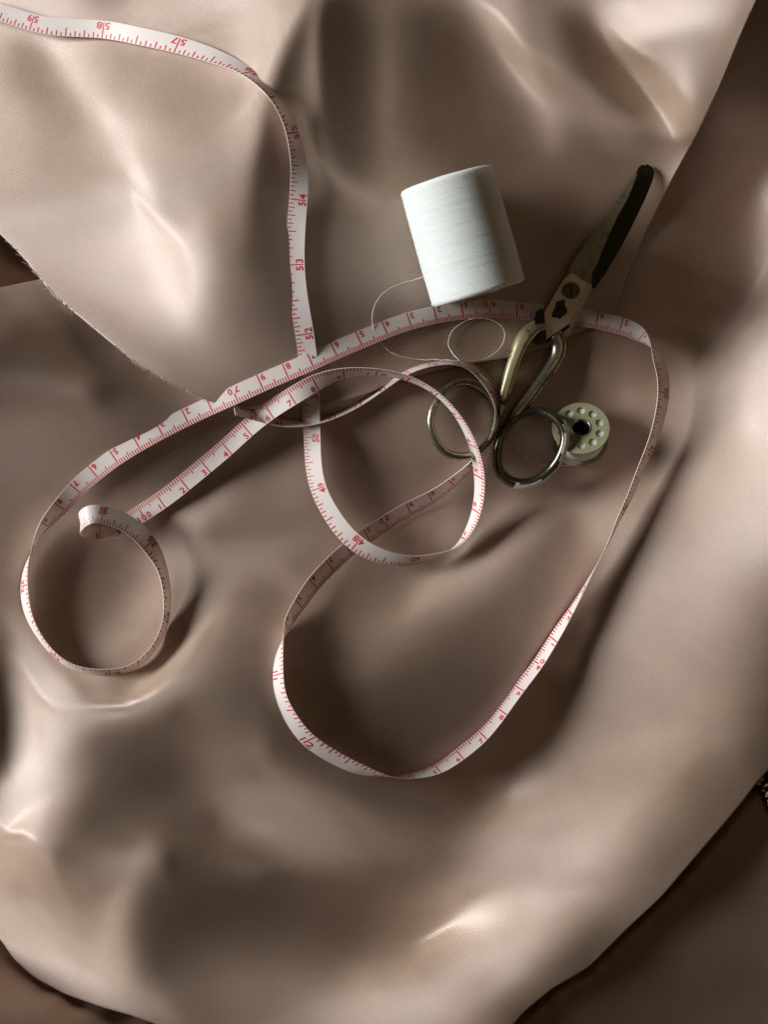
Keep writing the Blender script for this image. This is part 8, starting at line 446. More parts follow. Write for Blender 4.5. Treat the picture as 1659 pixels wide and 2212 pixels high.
[2,-3,3,-3,4,-3,1,0,-1,0,0,1,-5,4,-1,-1,2,-2,1,1,0,-1,0,1,0,-1,2,1,0,0,4,-13,8,-5,6,-1,2,-3,-3,1,0,0,1,2,-2,-1,3,-3,1,-2,-3,9,5,-8,2,-5,4,-2,5,-4,0,0,1,2,-4,4,-4,1,-3,8,-9,9,-7,4,-2,1,-3,3,-3,2,0,-2,3,0,-1,0,0,2,-2,0,-1,1,0,0,0,0,0,0,-1,2,-3,3,0,0,0,-1,4,-6,4,-3,1,2,-2,1,2,4,2,-14,1,2,-5,-9,1,10,-4,-5,-10,12,-5,74,-150,261,-149,-72,23,14,40,48,-83,7,-5,6,-1,0,2,-1,1,1,0,2,-2,-1,3,-2,0,0,2,-1,-1,2,-1],
[1,1,-3,2,0,2,-2,-1,0,1,-3,-1,4,-4,1,3,-3,3,-2,-1,2,0,-1,0,0,1,1,-1,2,0,2,-4,-5,6,2,1,-5,-2,2,-3,2,-1,2,-2,3,2,-4,2,-3,1,3,5,-5,-1,1,-1,2,-8,14,-11,3,-2,5,-3,1,1,0,-1,-1,-4,9,-1,-5,0,2,-2,3,-5,4,-2,-1,2,-1,1,0,2,-2,0,-1,3,-1,-2,1,0,0,-1,2,-2,2,-2,2,-1,-1,2,0,-3,6,-5,0,2,-5,3,1,2,2,-1,3,5,-5,-7,3,1,-6,-7,2,-2,4,-15,-1,-15,49,-86,176,-91,12,-2,38,-66,-14,7,6,2,1,4,-3,3,-1,2,-1,-1,2,0,0,0,0,-1,2,-2,3,-2,0],
[2,-2,2,0,0,-3,2,-2,2,-4,3,-2,-1,4,-1,-3,4,-2,1,0,0,-1,1,-1,0,1,-1,3,-1,2,0,-5,3,-3,5,2,-9,2,-4,4,-2,2,0,1,0,0,1,2,-3,1,6,-5,0,-1,-1,3,-3,5,-6,1,-2,4,-3,2,3,1,-4,1,-2,-1,4,-1,9,-11,0,1,-2,3,-3,1,2,-2,-1,2,0,-1,3,-2,1,-2,1,2,-2,0,-1,2,-2,2,-2,1,1,-2,2,-2,1,2,-3,7,-13,6,-2,0,4,1,-1,2,-1,2,2,0,-6,1,1,1,-1,-1,0,2,1,-11,5,-18,21,65,-43,11,-59,-20,23,8,6,3,2,-3,6,-2,2,-1,0,2,-2,2,-3,3,-1,2,-4,4,-3,1,0],
[4,-3,-1,2,-2,1,-2,1,-2,2,-4,4,-1,-1,2,2,-4,2,0,1,-2,1,-1,0,1,0,0,2,0,-1,1,0,-5,3,-5,13,-14,2,1,0,2,-1,0,2,-1,0,2,-1,2,3,-3,-1,-1,1,1,-1,-4,7,-5,2,-1,-3,2,1,-2,0,7,-5,4,-9,9,-7,5,4,-4,-2,0,0,-1,1,-1,1,-2,0,1,2,-2,2,0,-1,1,-2,2,-1,1,-2,1,0,1,-1,-1,3,-3,1,0,0,-1,2,2,-10,6,0,2,0,0,1,0,0,1,1,0,-5,1,-2,2,1,-4,4,-1,5,0,8,-8,-3,30,-19,-41,11,1,6,4,1,1,4,-3,4,-2,1,1,-1,0,0,2,-3,1,-1,3,-3,1,0,2],
[11,-16,6,0,-1,0,-1,-1,0,-1,3,-2,2,0,0,0,1,-2,1,-2,2,0,2,-3,0,1,2,-1,1,1,0,0,-9,7,-11,12,-8,3,2,0,0,3,0,-2,1,0,-2,-2,7,-1,-2,0,0,0,-1,0,2,-1,-1,1,-2,1,-3,1,0,2,-3,3,1,-1,-4,17,-14,5,-3,-2,2,0,-1,-1,0,0,-1,1,1,-1,1,1,-2,2,-1,0,-1,2,-1,0,1,-1,-1,2,0,-3,4,-2,-1,1,0,-3,7,-3,-5,4,0,0,3,-4,3,-1,1,1,0,0,-2,2,-3,-2,4,-4,0,-2,3,0,6,3,-12,2,13,-18,-1,3,0,1,3,0,3,-3,2,0,-1,0,1,-2,1,0,2,-2,-1,2,-1,0,-1],
[16,-20,4,-3,2,-2,2,0,-1,0,0,1,2,-1,0,-1,1,0,0,1,-2,0,-1,5,-1,-1,1,-1,1,-1,1,0,2,-18,17,-31,40,-16,6,0,3,-5,1,0,-1,1,0,1,-1,0,-1,1,1,-4,4,-3,1,0,4,-6,5,-5,2,-3,1,-3,3,1,-2,6,-13,14,2,-4,8,-5,-7,0,4,-2,0,-2,3,-3,0,1,1,-2,3,-2,0,2,0,-3,2,1,-1,0,2,-2,-1,3,-3,2,0,-2,2,0,-2,7,-1,-8,-1,4,-3,4,-2,2,0,1,1,-1,1,-2,0,1,-3,0,-1,5,-3,1,0,0,-3,0,0,-6,2,2,3,2,-1,1,-1,1,-1,-1,2,-1,1,0,-2,2,-3,3,0,-2,1,1,-2],
[15,-16,-2,1,0,2,-3,0,0,1,2,1,-2,2,-1,0,0,0,-1,0,1,0,-1,1,2,1,-1,2,-3,-1,0,-1,2,-14,2,-2,22,-4,0,-2,-3,3,-3,2,0,-2,2,-2,3,-5,4,-3,1,2,-2,0,-2,7,-5,1,-1,2,-4,2,-1,-1,-6,5,0,-3,11,-19,27,-9,-2,6,-5,-2,-1,0,-2,3,-3,1,0,0,-1,2,-1,1,1,-2,-2,4,-1,-1,1,1,-1,1,1,-2,1,-1,1,1,-3,4,-1,1,1,-1,-5,-4,4,0,2,-1,2,0,-1,5,-4,2,-2,1,-2,0,2,-3,2,0,-2,1,-3,-1,-5,3,6,0,0,-1,2,-2,1,1,-1,2,-2,0,-1,1,2,-3,2,-2,1,0,2,-3,2],
[10,-8,-1,-2,-2,0,0,-1,2,1,2,-2,1,0,-1,2,-2,1,-1,1,1,-1,2,-1,-1,1,0,-3,2,-1,0,4,-11,27,-64,51,8,-16,9,-5,-1,0,2,-2,-1,3,-4,5,-6,5,-4,3,-4,3,-3,3,2,-1,-2,3,-5,3,2,-3,-2,3,2,-13,5,2,-9,8,-10,25,-6,-1,6,-4,-5,1,-1,-3,1,-1,1,-1,1,0,0,1,-2,1,2,-2,0,2,-3,3,-1,1,-2,3,-2,2,-2,1,2,-3,2,-1,1,2,0,-3,-6,3,-1,4,-3,2,3,-3,4,-4,4,-4,2,-1,1,-2,-1,1,1,-4,2,-3,-2,4,0,0,2,0,-1,2,-1,-1,3,-3,1,1,-2,2,-3,4,-3,2,-2,3,-5,4,-1],
[11,-6,-7,1,-2,-3,2,3,-1,3,-3,3,-1,-1,2,-2,1,-1,2,0,-2,3,-1,-1,-1,-2,-2,2,-2,8,-3,-1,4,-3,34,-83,53,16,-24,6,1,-2,-1,0,3,-4,4,-2,1,-3,2,-3,4,-2,2,-4,6,-6,4,-3,4,-2,0,-1,2,-3,3,5,-16,2,6,-8,-1,-1,12,-1,4,5,0,-4,-4,-1,0,-2,-1,1,1,0,1,-1,0,0,0,1,0,0,2,-4,2,-2,4,-4,3,-1,2,-2,1,1,1,-2,1,-1,1,1,1,-6,0,-2,5,-2,0,2,0,3,-3,1,-2,3,-5,5,-2,-2,0,0,-1,-2,4,-2,-1,3,-3,3,0,-1,1,0,-1,1,0,0,2,-3,2,-2,2,-1,1,-4,6,-4,0],
[18,-20,0,-2,1,-1,1,1,2,-1,2,-3,2,1,-1,-1,1,1,-2,0,1,-2,1,-2,1,1,0,0,1,-7,10,-4,8,-9,21,27,-120,94,-20,4,-5,1,1,1,-2,2,-1,1,-3,2,-2,4,-5,2,1,-1,1,0,-2,3,-3,4,-1,1,-3,2,-3,3,11,-19,-6,8,0,-5,6,10,-8,-4,7,1,0,-4,-4,3,1,1,-1,0,0,0,1,0,1,-1,1,-3,2,2,-3,2,-2,2,-2,1,-1,3,0,-1,-1,3,-2,1,-1,0,0,1,-1,0,-4,3,1,-1,0,0,1,1,1,-5,5,-5,4,-1,-3,1,1,1,-4,2,0,-1,2,-3,1,2,-1,2,-1,1,-2,1,0,-1,2,-2,1,0,-1,4,-5,2,2],
[13,-16,1,-3,1,2,2,1,1,-2,-2,3,-2,-1,1,2,-2,-3,4,-1,1,-1,-2,3,-2,0,1,0,1,-1,-2,6,-2,4,-26,98,-90,-18,39,-14,7,0,-1,1,-1,2,0,-2,2,-3,1,-2,4,-2,-3,5,-2,1,2,-5,3,-2,2,2,0,-1,2,-4,-1,17,-9,-19,-4,4,-2,5,18,2,-13,-5,-2,5,6,3,-4,0,1,-3,1,-1,1,1,0,-1,-1,3,-2,-1,3,-2,0,0,2,-4,3,0,-1,2,0,-3,3,-1,0,0,0,0,1,-1,2,-3,-1,0,0,1,1,1,0,0,-3,2,-2,1,2,-1,1,-5,2,1,-3,0,1,2,0,-2,3,-3,1,0,3,-3,0,3,-4,4,-3,1,1,-3,2,1,-3],
[4,-6,-4,5,-2,4,-1,0,-2,3,-1,0,0,0,-2,-1,0,7,-4,-1,-2,1,1,-2,4,-3,2,-1,1,3,-8,1,-1,6,-13,0,108,-133,40,-6,3,0,1,0,2,-3,0,1,-2,2,-2,1,-2,1,0,2,0,1,-2,0,1,-1,0,0,3,-2,-1,4,-2,-5,10,11,-10,-19,-5,-4,-7,10,17,1,5,3,-3,-6,4,-3,-2,4,-4,3,-1,-1,-1,1,1,-1,0,0,-1,2,0,0,-2,4,-3,-1,1,2,-2,4,-3,0,1,-1,-1,1,0,0,-2,2,0,1,-1,-1,-1,2,1,1,-2,0,0,1,0,0,-4,0,-1,1,2,-2,-1,1,0,2,-2,2,0,0,-1,1,0,-1,3,-4,3,-2,1,0,1,-2,3],
[-12,10,1,-1,5,-2,0,-2,2,-4,5,-3,0,-1,2,-1,4,-5,-1,1,1,1,0,0,-2,3,0,1,-2,2,-3,-3,10,-3,26,-143,182,-10,-93,51,-21,5,2,-3,2,1,1,-3,-1,-1,1,-3,3,0,2,-1,2,0,-4,3,-1,-1,2,-1,0,1,0,-3,3,-1,-3,-2,9,12,-8,-12,-2,-6,-7,14,8,-6,3,1,-1,2,0,-3,4,-3,1,0,0,0,-2,2,-2,0,2,-2,0,0,2,-1,1,0,1,-4,5,-1,1,0,-2,0,1,-3,0,1,2,-1,-2,2,0,1,0,-1,-2,3,2,-1,1,-3,-1,-3,2,-4,5,0,-2,1,0,-1,0,1,0,0,1,0,-2,3,-1,0,-2,3,-1,0,-1,2,-2,2,-3],
[-24,23,2,0,0,2,-2,-1,0,2,-5,1,1,2,-2,3,-3,-2,4,-1,1,-1,-1,3,-1,1,-1,0,1,-5,8,3,-2,-14,38,-26,-143,225,-52,-47,23,-9,-2,2,-2,4,-5,0,1,-4,2,4,1,-4,0,6,-4,0,1,0,-2,2,-2,1,-1,2,-1,1,-3,3,-2,-1,-3,-2,7,7,-4,-4,0,-4,-2,8,-2,4,-2,0,-1,3,-3,1,-1,0,0,1,0,-3,3,0,-3,1,1,0,-2,2,0,-1,1,3,-1,-1,1,-1,1,0,-2,2,-2,0,0,-1,4,-3,2,-2,2,-2,3,-3,2,2,-2,-1,-3,2,-5,5,-1,2,-2,0,-1,1,0,0,0,1,-1,-1,4,-4,2,0,0,0,-1,2,-1,0,0,-1,2],
[-33,36,-2,0,0,-2,4,1,-5,1,0,2,-2,-1,2,-3,1,2,-1,2,0,-2,2,-2,1,0,0,-1,1,4,0,1,-9,13,-21,62,-71,-126,257,-116,22,-15,-2,0,1,-6,2,-1,0,5,0,-2,-3,5,3,-6,3,0,0,-1,1,-1,-1,0,1,0,1,-1,2,-3,4,-1,1,-6,-3,0,4,4,0,-1,0,-2,2,-2,2,-3,3,-3,2,1,-1,0,0,-2,2,1,-1,0,0,1,-2,0,2,-3,2,1,-2,0,0,3,-1,1,1,-2,0,0,0,0,-2,2,-1,1,0,2,-3,2,-3,4,-3,2,-2,-1,1,-2,2,-2,3,-1,2,-3,1,-2,2,-2,1,0,0,2,-3,2,0,-1,2,-2,1,-1,2,-2,2,-1,-1],
[-33,36,-1,-1,-2,3,-3,2,4,-6,4,-4,1,0,0,3,-1,0,-1,-1,-1,2,-1,1,1,-2,2,1,-1,1,0,-3,2,2,-22,36,11,-33,-155,296,-167,56,-25,-1,-5,0,0,3,2,0,-1,3,-2,-1,1,3,-2,-1,-1,1,0,0,1,-2,0,1,0,2,-1,1,-1,1,0,4,-1,-5,-3,-4,5,4,-1,0,-2,0,-2,4,-4,3,-2,0,1,1,0,1,-1,0,0,-1,2,-2,1,0,-1,2,-4,2,1,0,-1,-1,3,0,-1,2,1,0,-2,-2,3,-1,-1,2,-1,-1,3,-4,5,-7,8,-4,-3,2,-1,0,-1,1,1,1,-1,1,-2,1,-3,3,-1,1,-1,0,1,1,-2,1,-1,1,0,1,-3,2,0,0,1],
[-34,36,-1,3,-2,-1,1,-1,-2,5,-5,3,-2,2,0,-3,1,1,0,1,-1,2,0,-1,-1,2,-3,1,1,-2,-1,0,3,-6,6,-14,23,21,-29,-156,277,-156,52,-21,-2,1,1,1,0,2,1,-6,3,4,-4,-2,2,1,1,-1,-2,1,-2,3,0,-3,2,0,1,0,-1,3,-3,2,1,3,-1,4,-8,-4,0,-1,3,-2,2,-2,3,-3,3,-2,1,0,0,0,1,-1,1,1,-2,1,0,1,-1,-2,3,-1,-3,2,2,-2,-1,1,1,2,0,-3,4,0,-3,1,1,-2,1,1,-2,3,-5,7,-4,-3,3,-3,1,0,1,0,-1,0,2,-2,1,0,1,-3,3,-3,2,-1,0,0,1,0,0,0,0,-2,4,-2,-1,1,-1],
[-35,38,1,-3,4,-4,0,0,2,-1,2,-2,3,-4,-1,2,-2,0,1,-1,2,-1,0,-1,1,-1,0,0,0,-1,1,-1,-1,2,-1,-4,9,-8,32,-27,-137,248,-143,44,-10,-3,0,1,1,-1,-2,3,3,-7,4,-1,-1,-1,1,-1,2,-2,2,-1,-2,3,-2,2,-2,3,0,-3,3,-2,0,0,3,-2,4,-1,-4,1,-3,2,0,-1,0,1,-2,2,-1,-1,1,1,-2,3,-2,0,2,0,-1,-2,2,1,-1,-2,4,-4,-1,3,-2,3,-2,0,1,4,-3,0,1,0,-2,1,0,0,0,0,-1,3,-3,-2,1,1,-2,2,-1,0,2,1,-3,2,-2,0,1,1,-4,3,0,-1,2,-2,0,1,0,-1,2,0,-2,0,1,0,1],
[-26,26,2,2,-3,2,-1,0,0,0,-1,2,2,-1,-3,-1,2,-2,-1,1,-1,0,0,2,-2,1,1,-1,-2,3,-3,3,-3,0,2,0,1,1,-10,27,-10,-135,240,-146,39,-7,1,-2,3,0,1,0,-3,3,-5,3,0,-2,1,-1,1,0,0,-1,2,-2,3,-4,3,-2,2,-1,1,0,0,1,-1,0,0,0,2,-3,1,0,-1,1,-1,0,-1,0,0,1,-1,0,2,-3,1,1,-1,-1,2,2,-2,-1,1,0,-1,0,0,0,1,-3,5,-3,2,-2,2,1,-1,-1,2,-1,0,-1,2,-2,2,0,-5,4,-2,-1,2,-2,1,3,-1,-2,1,0,2,-3,0,0,2,-2,0,3,-4,2,1,-2,0,2,-3,2,0,1,-1,0,-1],
[-20,22,1,-1,0,0,0,0,-2,2,0,-2,-4,8,1,-4,-2,2,0,-1,0,-1,1,-1,2,-2,1,-1,2,-3,3,-2,0,-1,1,2,-1,1,2,-11,16,-2,-119,221,-135,35,-8,3,-2,0,0,2,-3,0,3,-4,1,2,-3,2,-1,-1,0,1,0,1,-2,1,1,-2,-1,4,-3,1,0,0,1,1,0,-1,0,2,-2,0,-1,2,-2,0,2,-2,1,-1,0,-2,0,2,0,-1,-1,3,-1,-2,1,3,-3,2,-3,2,-1,-2,3,0,-3,5,-3,2,0,-1,1,0,-1,1,0,0,0,-3,8,-8,2,-2,1,-1,0,3,0,0,-1,1,0,-1,-2,4,-3,1,-1,2,-2,-1,3,-1,-2,3,-1,0,0,0,-1,1,-1,1,1],
[-10,11,-1,0,2,1,-1,-2,3,-4,2,0,1,-7,4,5,-2,-2,0,0,1,-1,-1,1,-1,1,0,1,-2,1,0,-3,4,-1,-4,5,0,1,-1,1,-9,16,-12,-74,149,-90,26,-7,0,0,0,-2,4,-1,-3,4,-3,-1,1,1,-3,3,-1,-1,1,0,-1,3,-4,4,-2,-2,1,1,2,-2,1,0,1,-1,1,-2,1,-1,2,-3,3,0,-2,2,-1,-2,1,1,-2,-1,2,-1,2,-3,0,2,1,-3,2,-1,3,-2,0,0,-2,1,2,-3,2,-1,1,0,1,-1,0,1,-1,2,-4,6,-3,-3,0,1,-3,4,0,1,0,-1,1,1,-1,-2,2,-3,3,-2,2,-2,1,0,-1,1,1,-3,3,-2,2,-2,1,0,1,-1,-2],
[-6,6,0,3,-3,-1,2,0,-1,1,-1,2,-2,2,-2,-2,4,-1,-1,0,-1,2,-1,0,0,0,-1,0,2,-1,-2,4,-4,0,4,-5,4,-1,1,0,3,-11,15,-26,-4,48,-29,5,-3,1,1,0,-2,2,1,-1,0,0,0,-2,2,-2,1,1,-1,-1,2,-3,3,-3,3,-1,2,-3,0,3,-2,0,-1,4,-3,1,1,-2,0,1,0,-2,4,-4,1,1,-1,0,2,-1,-3,3,-3,3,0,-2,-1,2,0,0,-1,1,0,1,-1,0,-2,2,0,-1,-1,2,-1,1,2,-2,1,-1,-1,5,-6,1,-1,-1,3,0,1,-2,3,-2,2,-2,0,1,-1,1,-2,2,-3,2,1,-2,1,-1,1,1,-2,1,-1,1,1,-2,1,-1,2],
[-3,4,-1,-1,2,0,-2,3,-4,3,0,-2,3,-1,0,0,-2,1,1,-1,0,-1,3,-3,0,2,-2,1,-1,1,0,0,0,2,-2,-1,-3,6,0,-1,-2,3,-8,9,-21,22,-2,-2,1,-2,0,2,0,-2,5,-4,1,0,-1,1,0,-1,0,0,-1,2,-2,1,-2,2,0,0,1,0,-1,-2,3,0,1,-2,2,-2,-1,2,-1,1,-2,4,-6,5,-3,3,-1,0,-2,2,1,-3,3,-3,-1,3,-1,-1,1,0,0,0,0,-1,1,0,1,-3,0,3,-1,0,0,0,0,0,1,-3,5,-1,-6,2,1,-1,0,2,2,-1,-2,3,-1,-1,0,1,-1,0,1,-3,4,-4,1,2,-1,0,0,-1,1,0,0,0,0,0,-1,2,0],
[-1,1,0,0,0,-1,2,-3,5,-4,1,1,-2,2,-1,3,-2,-1,0,0,0,0,-1,2,0,-3,3,-1,-1,0,2,-2,2,0,0,3,-4,-2,-2,5,-1,0,1,-9,7,-4,4,1,0,0,0,-1,1,2,-4,5,0,-4,3,-3,2,1,-2,0,1,-2,1,-1,1,-1,-1,2,-2,6,-5,3,-3,1,0,1,0,1,-2,1,0,-3,3,-3,4,-3,3,-2,0,1,1,-2,0,1,-2,2,1,-4,3,-1,0,-1,1,0,0,1,-2,0,1,0,1,-4,4,-2,0,3,-2,1,-2,0,4,-6,3,-4,1,2,3,-1,-2,2,0,0,-2,3,-1,-1,0,-1,1,1,-2,2,-1,-1,1,0,-1,2,-1,-1,2,-1,-1,2,-1,-1,-1],
[2,-3,1,-1,0,2,-2,2,-3,3,-2,1,2,-2,2,-3,5,-3,-2,2,-1,0,-2,2,0,0,-1,1,0,1,-1,0,0,0,1,-1,5,-3,-2,-7,7,-2,2,-3,-2,6,-3,1,-1,1,1,0,0,-1,2,0,-2,4,-3,2,-2,0,1,0,-1,1,-1,1,-1,-1,0,0,1,-4,8,-4,0,0,0,1,-2,2,1,-2,-1,4,-4,2,-1,1,-1,0,1,-1,-1,2,-1,0,2,-3,1,2,-3,2,-2,2,-1,0,0,-1,2,-1,-2,3,-3,4,-4,3,1,-3,0,1,-2,4,1,-7,0,4,-1,0,1,1,0,-2,2,-1,1,-1,0,1,0,0,-2,1,-1,2,-2,1,0,0,0,-1,1,1,-2,1,0,-1,2,-1,1],
[2,-3,1,-1,2,-3,3,-3,3,-2,2,-1,-1,1,1,1,-2,7,-6,-3,3,-2,1,-2,1,1,1,-3,3,-1,-1,1,1,-2,3,-1,0,-1,5,-9,-1,5,-1,3,-11,10,-4,3,-1,1,0,-1,1,1,-2,-1,4,-1,-2,2,-1,1,1,-2,1,0,0,-1,0,1,-1,0,-2,1,-1,2,2,-2,0,-2,4,-3,1,1,1,-3,2,0,-1,0,1,-1,0,0,2,-3,2,0,-2,3,-3,2,0,-1,1,-1,-1,1,1,-1,-1,1,1,-2,1,-1,2,-2,0,2,-1,-1,1,5,-9,2,-1,0,2,4,-3,0,0,2,-2,0,1,-2,2,-2,1,0,1,-1,0,-1,2,-1,-1,1,0,1,-2,1,-1,2,-1,0,-1,2,-2],
[3,-4,1,0,-2,4,-4,3,-3,3,-2,1,-1,2,-3,1,2,-1,11,-8,-5,2,0,-1,-2,3,-1,3,-3,0,2,-1,-1,2,-2,1,0,1,-2,9,-15,5,0,4,-8,3,4,-2,1,-1,0,2,-1,-1,1,0,-2,0,4,-2,1,-1,-1,3,-1,-1,0,2,0,-1,1,-3,2,-2,-2,3,-1,3,-2,-1,-1,2,0,0,0,1,0,-1,0,2,-3,2,0,0,-2,3,-1,-2,2,-1,2,-3,2,-1,0,1,0,-1,-1,1,1,-1,-2,2,1,-1,-1,2,-1,-2,4,-3,2,-1,-4,0,4,0,1,-2,3,-3,2,-1,0,0,0,2,-2,1,-2,1,-1,2,0,-2,1,0,0,0,0,-1,1,0,1,-2,1,0,0,-1,2],
[2,-1,-3,3,-1,-3,4,-1,1,-3,2,-1,2,-2,1,1,-2,0,-2,12,-6,-1,-1,-1,2,-4,1,0,1,0,-1,1,0,0,-2,3,-2,2,-3,4,1,-8,4,1,-3,-4,9,-3,2,-1,0,0,0,0,0,-2,0,2,-1,1,0,0,2,-3,1,1,0,-1,0,1,0,1,-2,1,1,-4,3,-3,1,1,-1,1,0,0,1,-1,0,0,2,-3,2,-1,1,-1,2,-2,0,2,-2,0,1,-1,0,0,1,-2,2,0,-1,0,0,-1,3,-3,0,0,2,-2,1,1,-3,3,2,-6,0,2,-1,2,1,1,-3,2,-2,1,0,1,-1,-1,1,0,2,-2,1,-3,1,3,-3,1,1,-2,1,0,1,-2,1,-1,1,1,-1,0,-1],
[3,-4,2,-2,1,1,-2,-1,1,2,-2,1,-2,2,0,-2,2,1,1,0,4,-6,1,2,-2,0,-2,0,2,-2,0,1,-2,0,3,-3,3,-3,4,-5,12,-17,6,1,3,-14,13,0,0,0,-1,0,0,1,-2,1,0,-2,1,0,1,1,-3,3,-1,0,1,-2,2,0,-2,2,0,1,-2,2,-4,2,0,-1,0,1,1,-1,-1,2,0,-1,-1,2,0,0,-1,1,-2,3,-2,0,2,-1,-2,3,-2,1,-1,1,-2,1,1,0,-2,2,-3,3,-2,2,-2,1,0,-1,2,0,0,-8,4,3,2,-1,-1,-1,2,0,-1,1,-1,-1,1,1,-1,0,-1,1,0,1,0,-2,1,0,-1,1,0,1,-3,4,-3,2,-1,-1,1,0,1],
[2,-1,-2,0,1,0,-1,3,-3,0,1,-1,2,-3,2,-1,-2,0,-1,2,14,2,-15,1,1,0,2,-4,-2,3,0,-3,3,0,-1,1,-2,2,-1,0,-2,14,-23,15,-4,-10,13,-3,3,-1,0,-1,2,-4,3,-2,0,1,-1,0,0,1,1,-2,1,-1,1,1,-1,-1,2,-1,1,-2,2,-1,1,-1,0,1,0,-1,-1,2,-1,-1,1,1,1,-3,2,-1,0,0,2,-4,4,-1,-1,0,2,-2,0,1,-2,1,2,-2,-1,2,-1,1,0,-3,3,-2,0,1,0,1,-2,4,-9,5,1,-1,0,2,0,1,-3,0,2,-2,1,1,-1,-1,2,-1,0,1,-2,1,0,0,0,0,0,1,-2,0,3,-4,3,-1,0,-1,2,-1,-2],
[3,-5,3,0,-2,0,2,-3,3,-2,2,-2,0,2,-4,4,-1,0,0,-2,-8,11,18,-17,-2,3,-5,5,-3,-1,-1,3,-2,0,0,0,1,0,-2,3,-8,18,-13,-6,0,12,-9,6,0,1,-2,2,-4,4,-3,1,-1,0,0,1,1,-3,2,1,-2,3,-3,1,0,0,1,-2,1,1,-1,0,1,-1,0,1,0,-2,1,-1,1,2,-2,0,-1,3,-3,2,-1,1,-1,2,-4,3,0,0,-2,2,0,-2,3,-2,-1,1,3,-5,4,-3,1,2,-3,0,2,-2,0,1,2,-4,-2,2,3,1,-1,-1,0,-2,3,-1,0,-1,2,-1,-1,2,-2,1,1,-1,0,1,-2,1,1,-2,1,0,1,-1,-1,1,0,0,-1,3,-4,2,2],
[2,-1,-2,0,1,1,-2,1,0,1,-3,3,-1,-2,4,-3,2,-2,1,-1,0,-3,0,19,-13,-3,6,-6,2,-1,0,-2,1,0,1,-1,0,0,3,-4,7,-28,46,-37,12,3,-3,2,-2,3,1,-3,3,-2,0,1,-1,0,1,-2,0,2,-2,0,3,-5,4,0,-1,1,-2,2,-2,1,0,0,-1,2,0,-3,2,1,-1,1,1,-3,2,0,-1,0,0,0,1,-2,0,1,3,-3,-2,3,1,-3,2,0,-1,0,1,0,-3,4,-2,0,1,-2,1,1,-1,0,0,-1,-1,-3,8,-1,-3,-1,2,0,0,1,-2,1,-1,3,-3,0,3,-3,2,0,-3,2,2,-3,1,0,0,1,-1,-1,1,0,1,-1,-1,1,1,-3,4,-2,-2],
[2,-3,1,1,-1,-1,1,0,-1,0,2,-2,1,2,-2,-1,1,0,0,-2,2,-2,-1,0,18,-12,-5,3,0,-1,-1,0,1,0,-3,3,-2,1,-1,2,-1,14,-30,18,-2,4,-5,1,0,0,1,0,1,1,-2,-1,3,-2,-1,2,-2,1,0,0,-1,4,-4,0,1,0,1,0,0,-1,-1,1,0,-1,-1,5,-4,2,1,-2,0,0,0,0,1,-2,3,-3,0,3,-2,0,-2,1,4,-4,0,3,-3,2,-1,2,-2,0,1,-1,0,1,-1,2,-1,-1,-2,1,1,-2,0,-1,4,0,-2,2,-1,0,-1,1,1,-1,1,-3,2,1,-2,3,-3,0,4,-4,0,1,2,-2,-1,1,0,1,-1,-1,0,2,0,-2,1,1,-3,2,2],
[2,-1,-2,0,1,0,0,0,0,1,-3,4,-3,0,0,2,-1,0,-2,3,-2,-1,0,-2,-1,14,-5,-3,0,0,-1,1,-3,-1,3,-3,1,1,-1,3,0,-2,9,-1,-13,5,-1,-1,2,-1,3,0,-3,0,6,-2,-2,0,1,-1,1,-3,4,-2,0,-2,3,0,0,-1,0,0,0,0,1,-1,0,0,2,-5,5,-2,-2,3,-1,2,-2,0,1,0,-4,4,0,-4,4,-2,2,0,-3,3,-1,-1,3,-2,1,-2,2,-1,0,1,0,0,0,-1,1,-2,2,-2,-1,0,-1,2,-1,1,3,-1,-1,0,2,-2,-1,1,-1,2,0,-1,0,-1,2,0,-3,4,-2,1,-2,1,0,0,1,-2,0,3,-2,-1,0,2,-1,-1,2,-1,-1],
[1,-2,3,-3,1,0,0,0,0,-2,4,-4,3,-1,1,-2,0,0,1,-2,0,1,-1,0,0,-1,8,-1,-5,1,2,-2,0,1,-2,-1,4,-2,2,0,0,-2,-1,7,0,-15,5,3,-2,2,-2,3,0,2,-4,4,-1,1,-2,-1,1,3,-6,3,1,0,0,-1,0,0,0,0,1,0,0,-1,0,1,-3,5,-4,0,3,-2,0,-1,2,-1,-1,1,2,-4,0,4,-4,2,-1,1,1,-2,2,0,-2,1,0,2,-3,2,1,-3,1,1,0,-2,1,1,-2,1,-3,3,-3,4,-3,2,0,-1,2,0,-2,1,1,-1,1,-1,0,0,1,-1,-1,2,0,-2,2,-1,-1,2,0,-1,-1,1,1,-2,1,0,1,-2,1,1,-1,0,-1],
[2,-2,-2,3,-1,-1,1,0,0,1,-2,1,0,0,-2,3,-2,1,-2,1,-2,1,-1,0,-1,1,2,7,1,-7,1,1,0,-2,1,2,-4,1,1,-1,0,2,-1,-2,7,-2,-9,0,3,-1,2,-1,3,-3,4,-3,2,-1,0,3,-4,0,3,-1,-3,3,-2,1,0,2,-1,-2,2,-1,1,0,0,-2,4,-5,3,0,-1,0,0,1,-2,2,-1,-2,1,1,0,-3,4,-1,0,-1,1,2,-2,0,0,1,0,-2,3,-2,-1,4,-3,-1,0,1,-2,2,0,-1,1,-2,4,-5,2,1,-1,2,-1,0,1,-1,-1,2,-1,0,0,0,0,0,3,-5,3,0,-2,1,2,-3,1,0,0,1,-1,-1,1,1,-2,2,-2,1,-1,1,1],
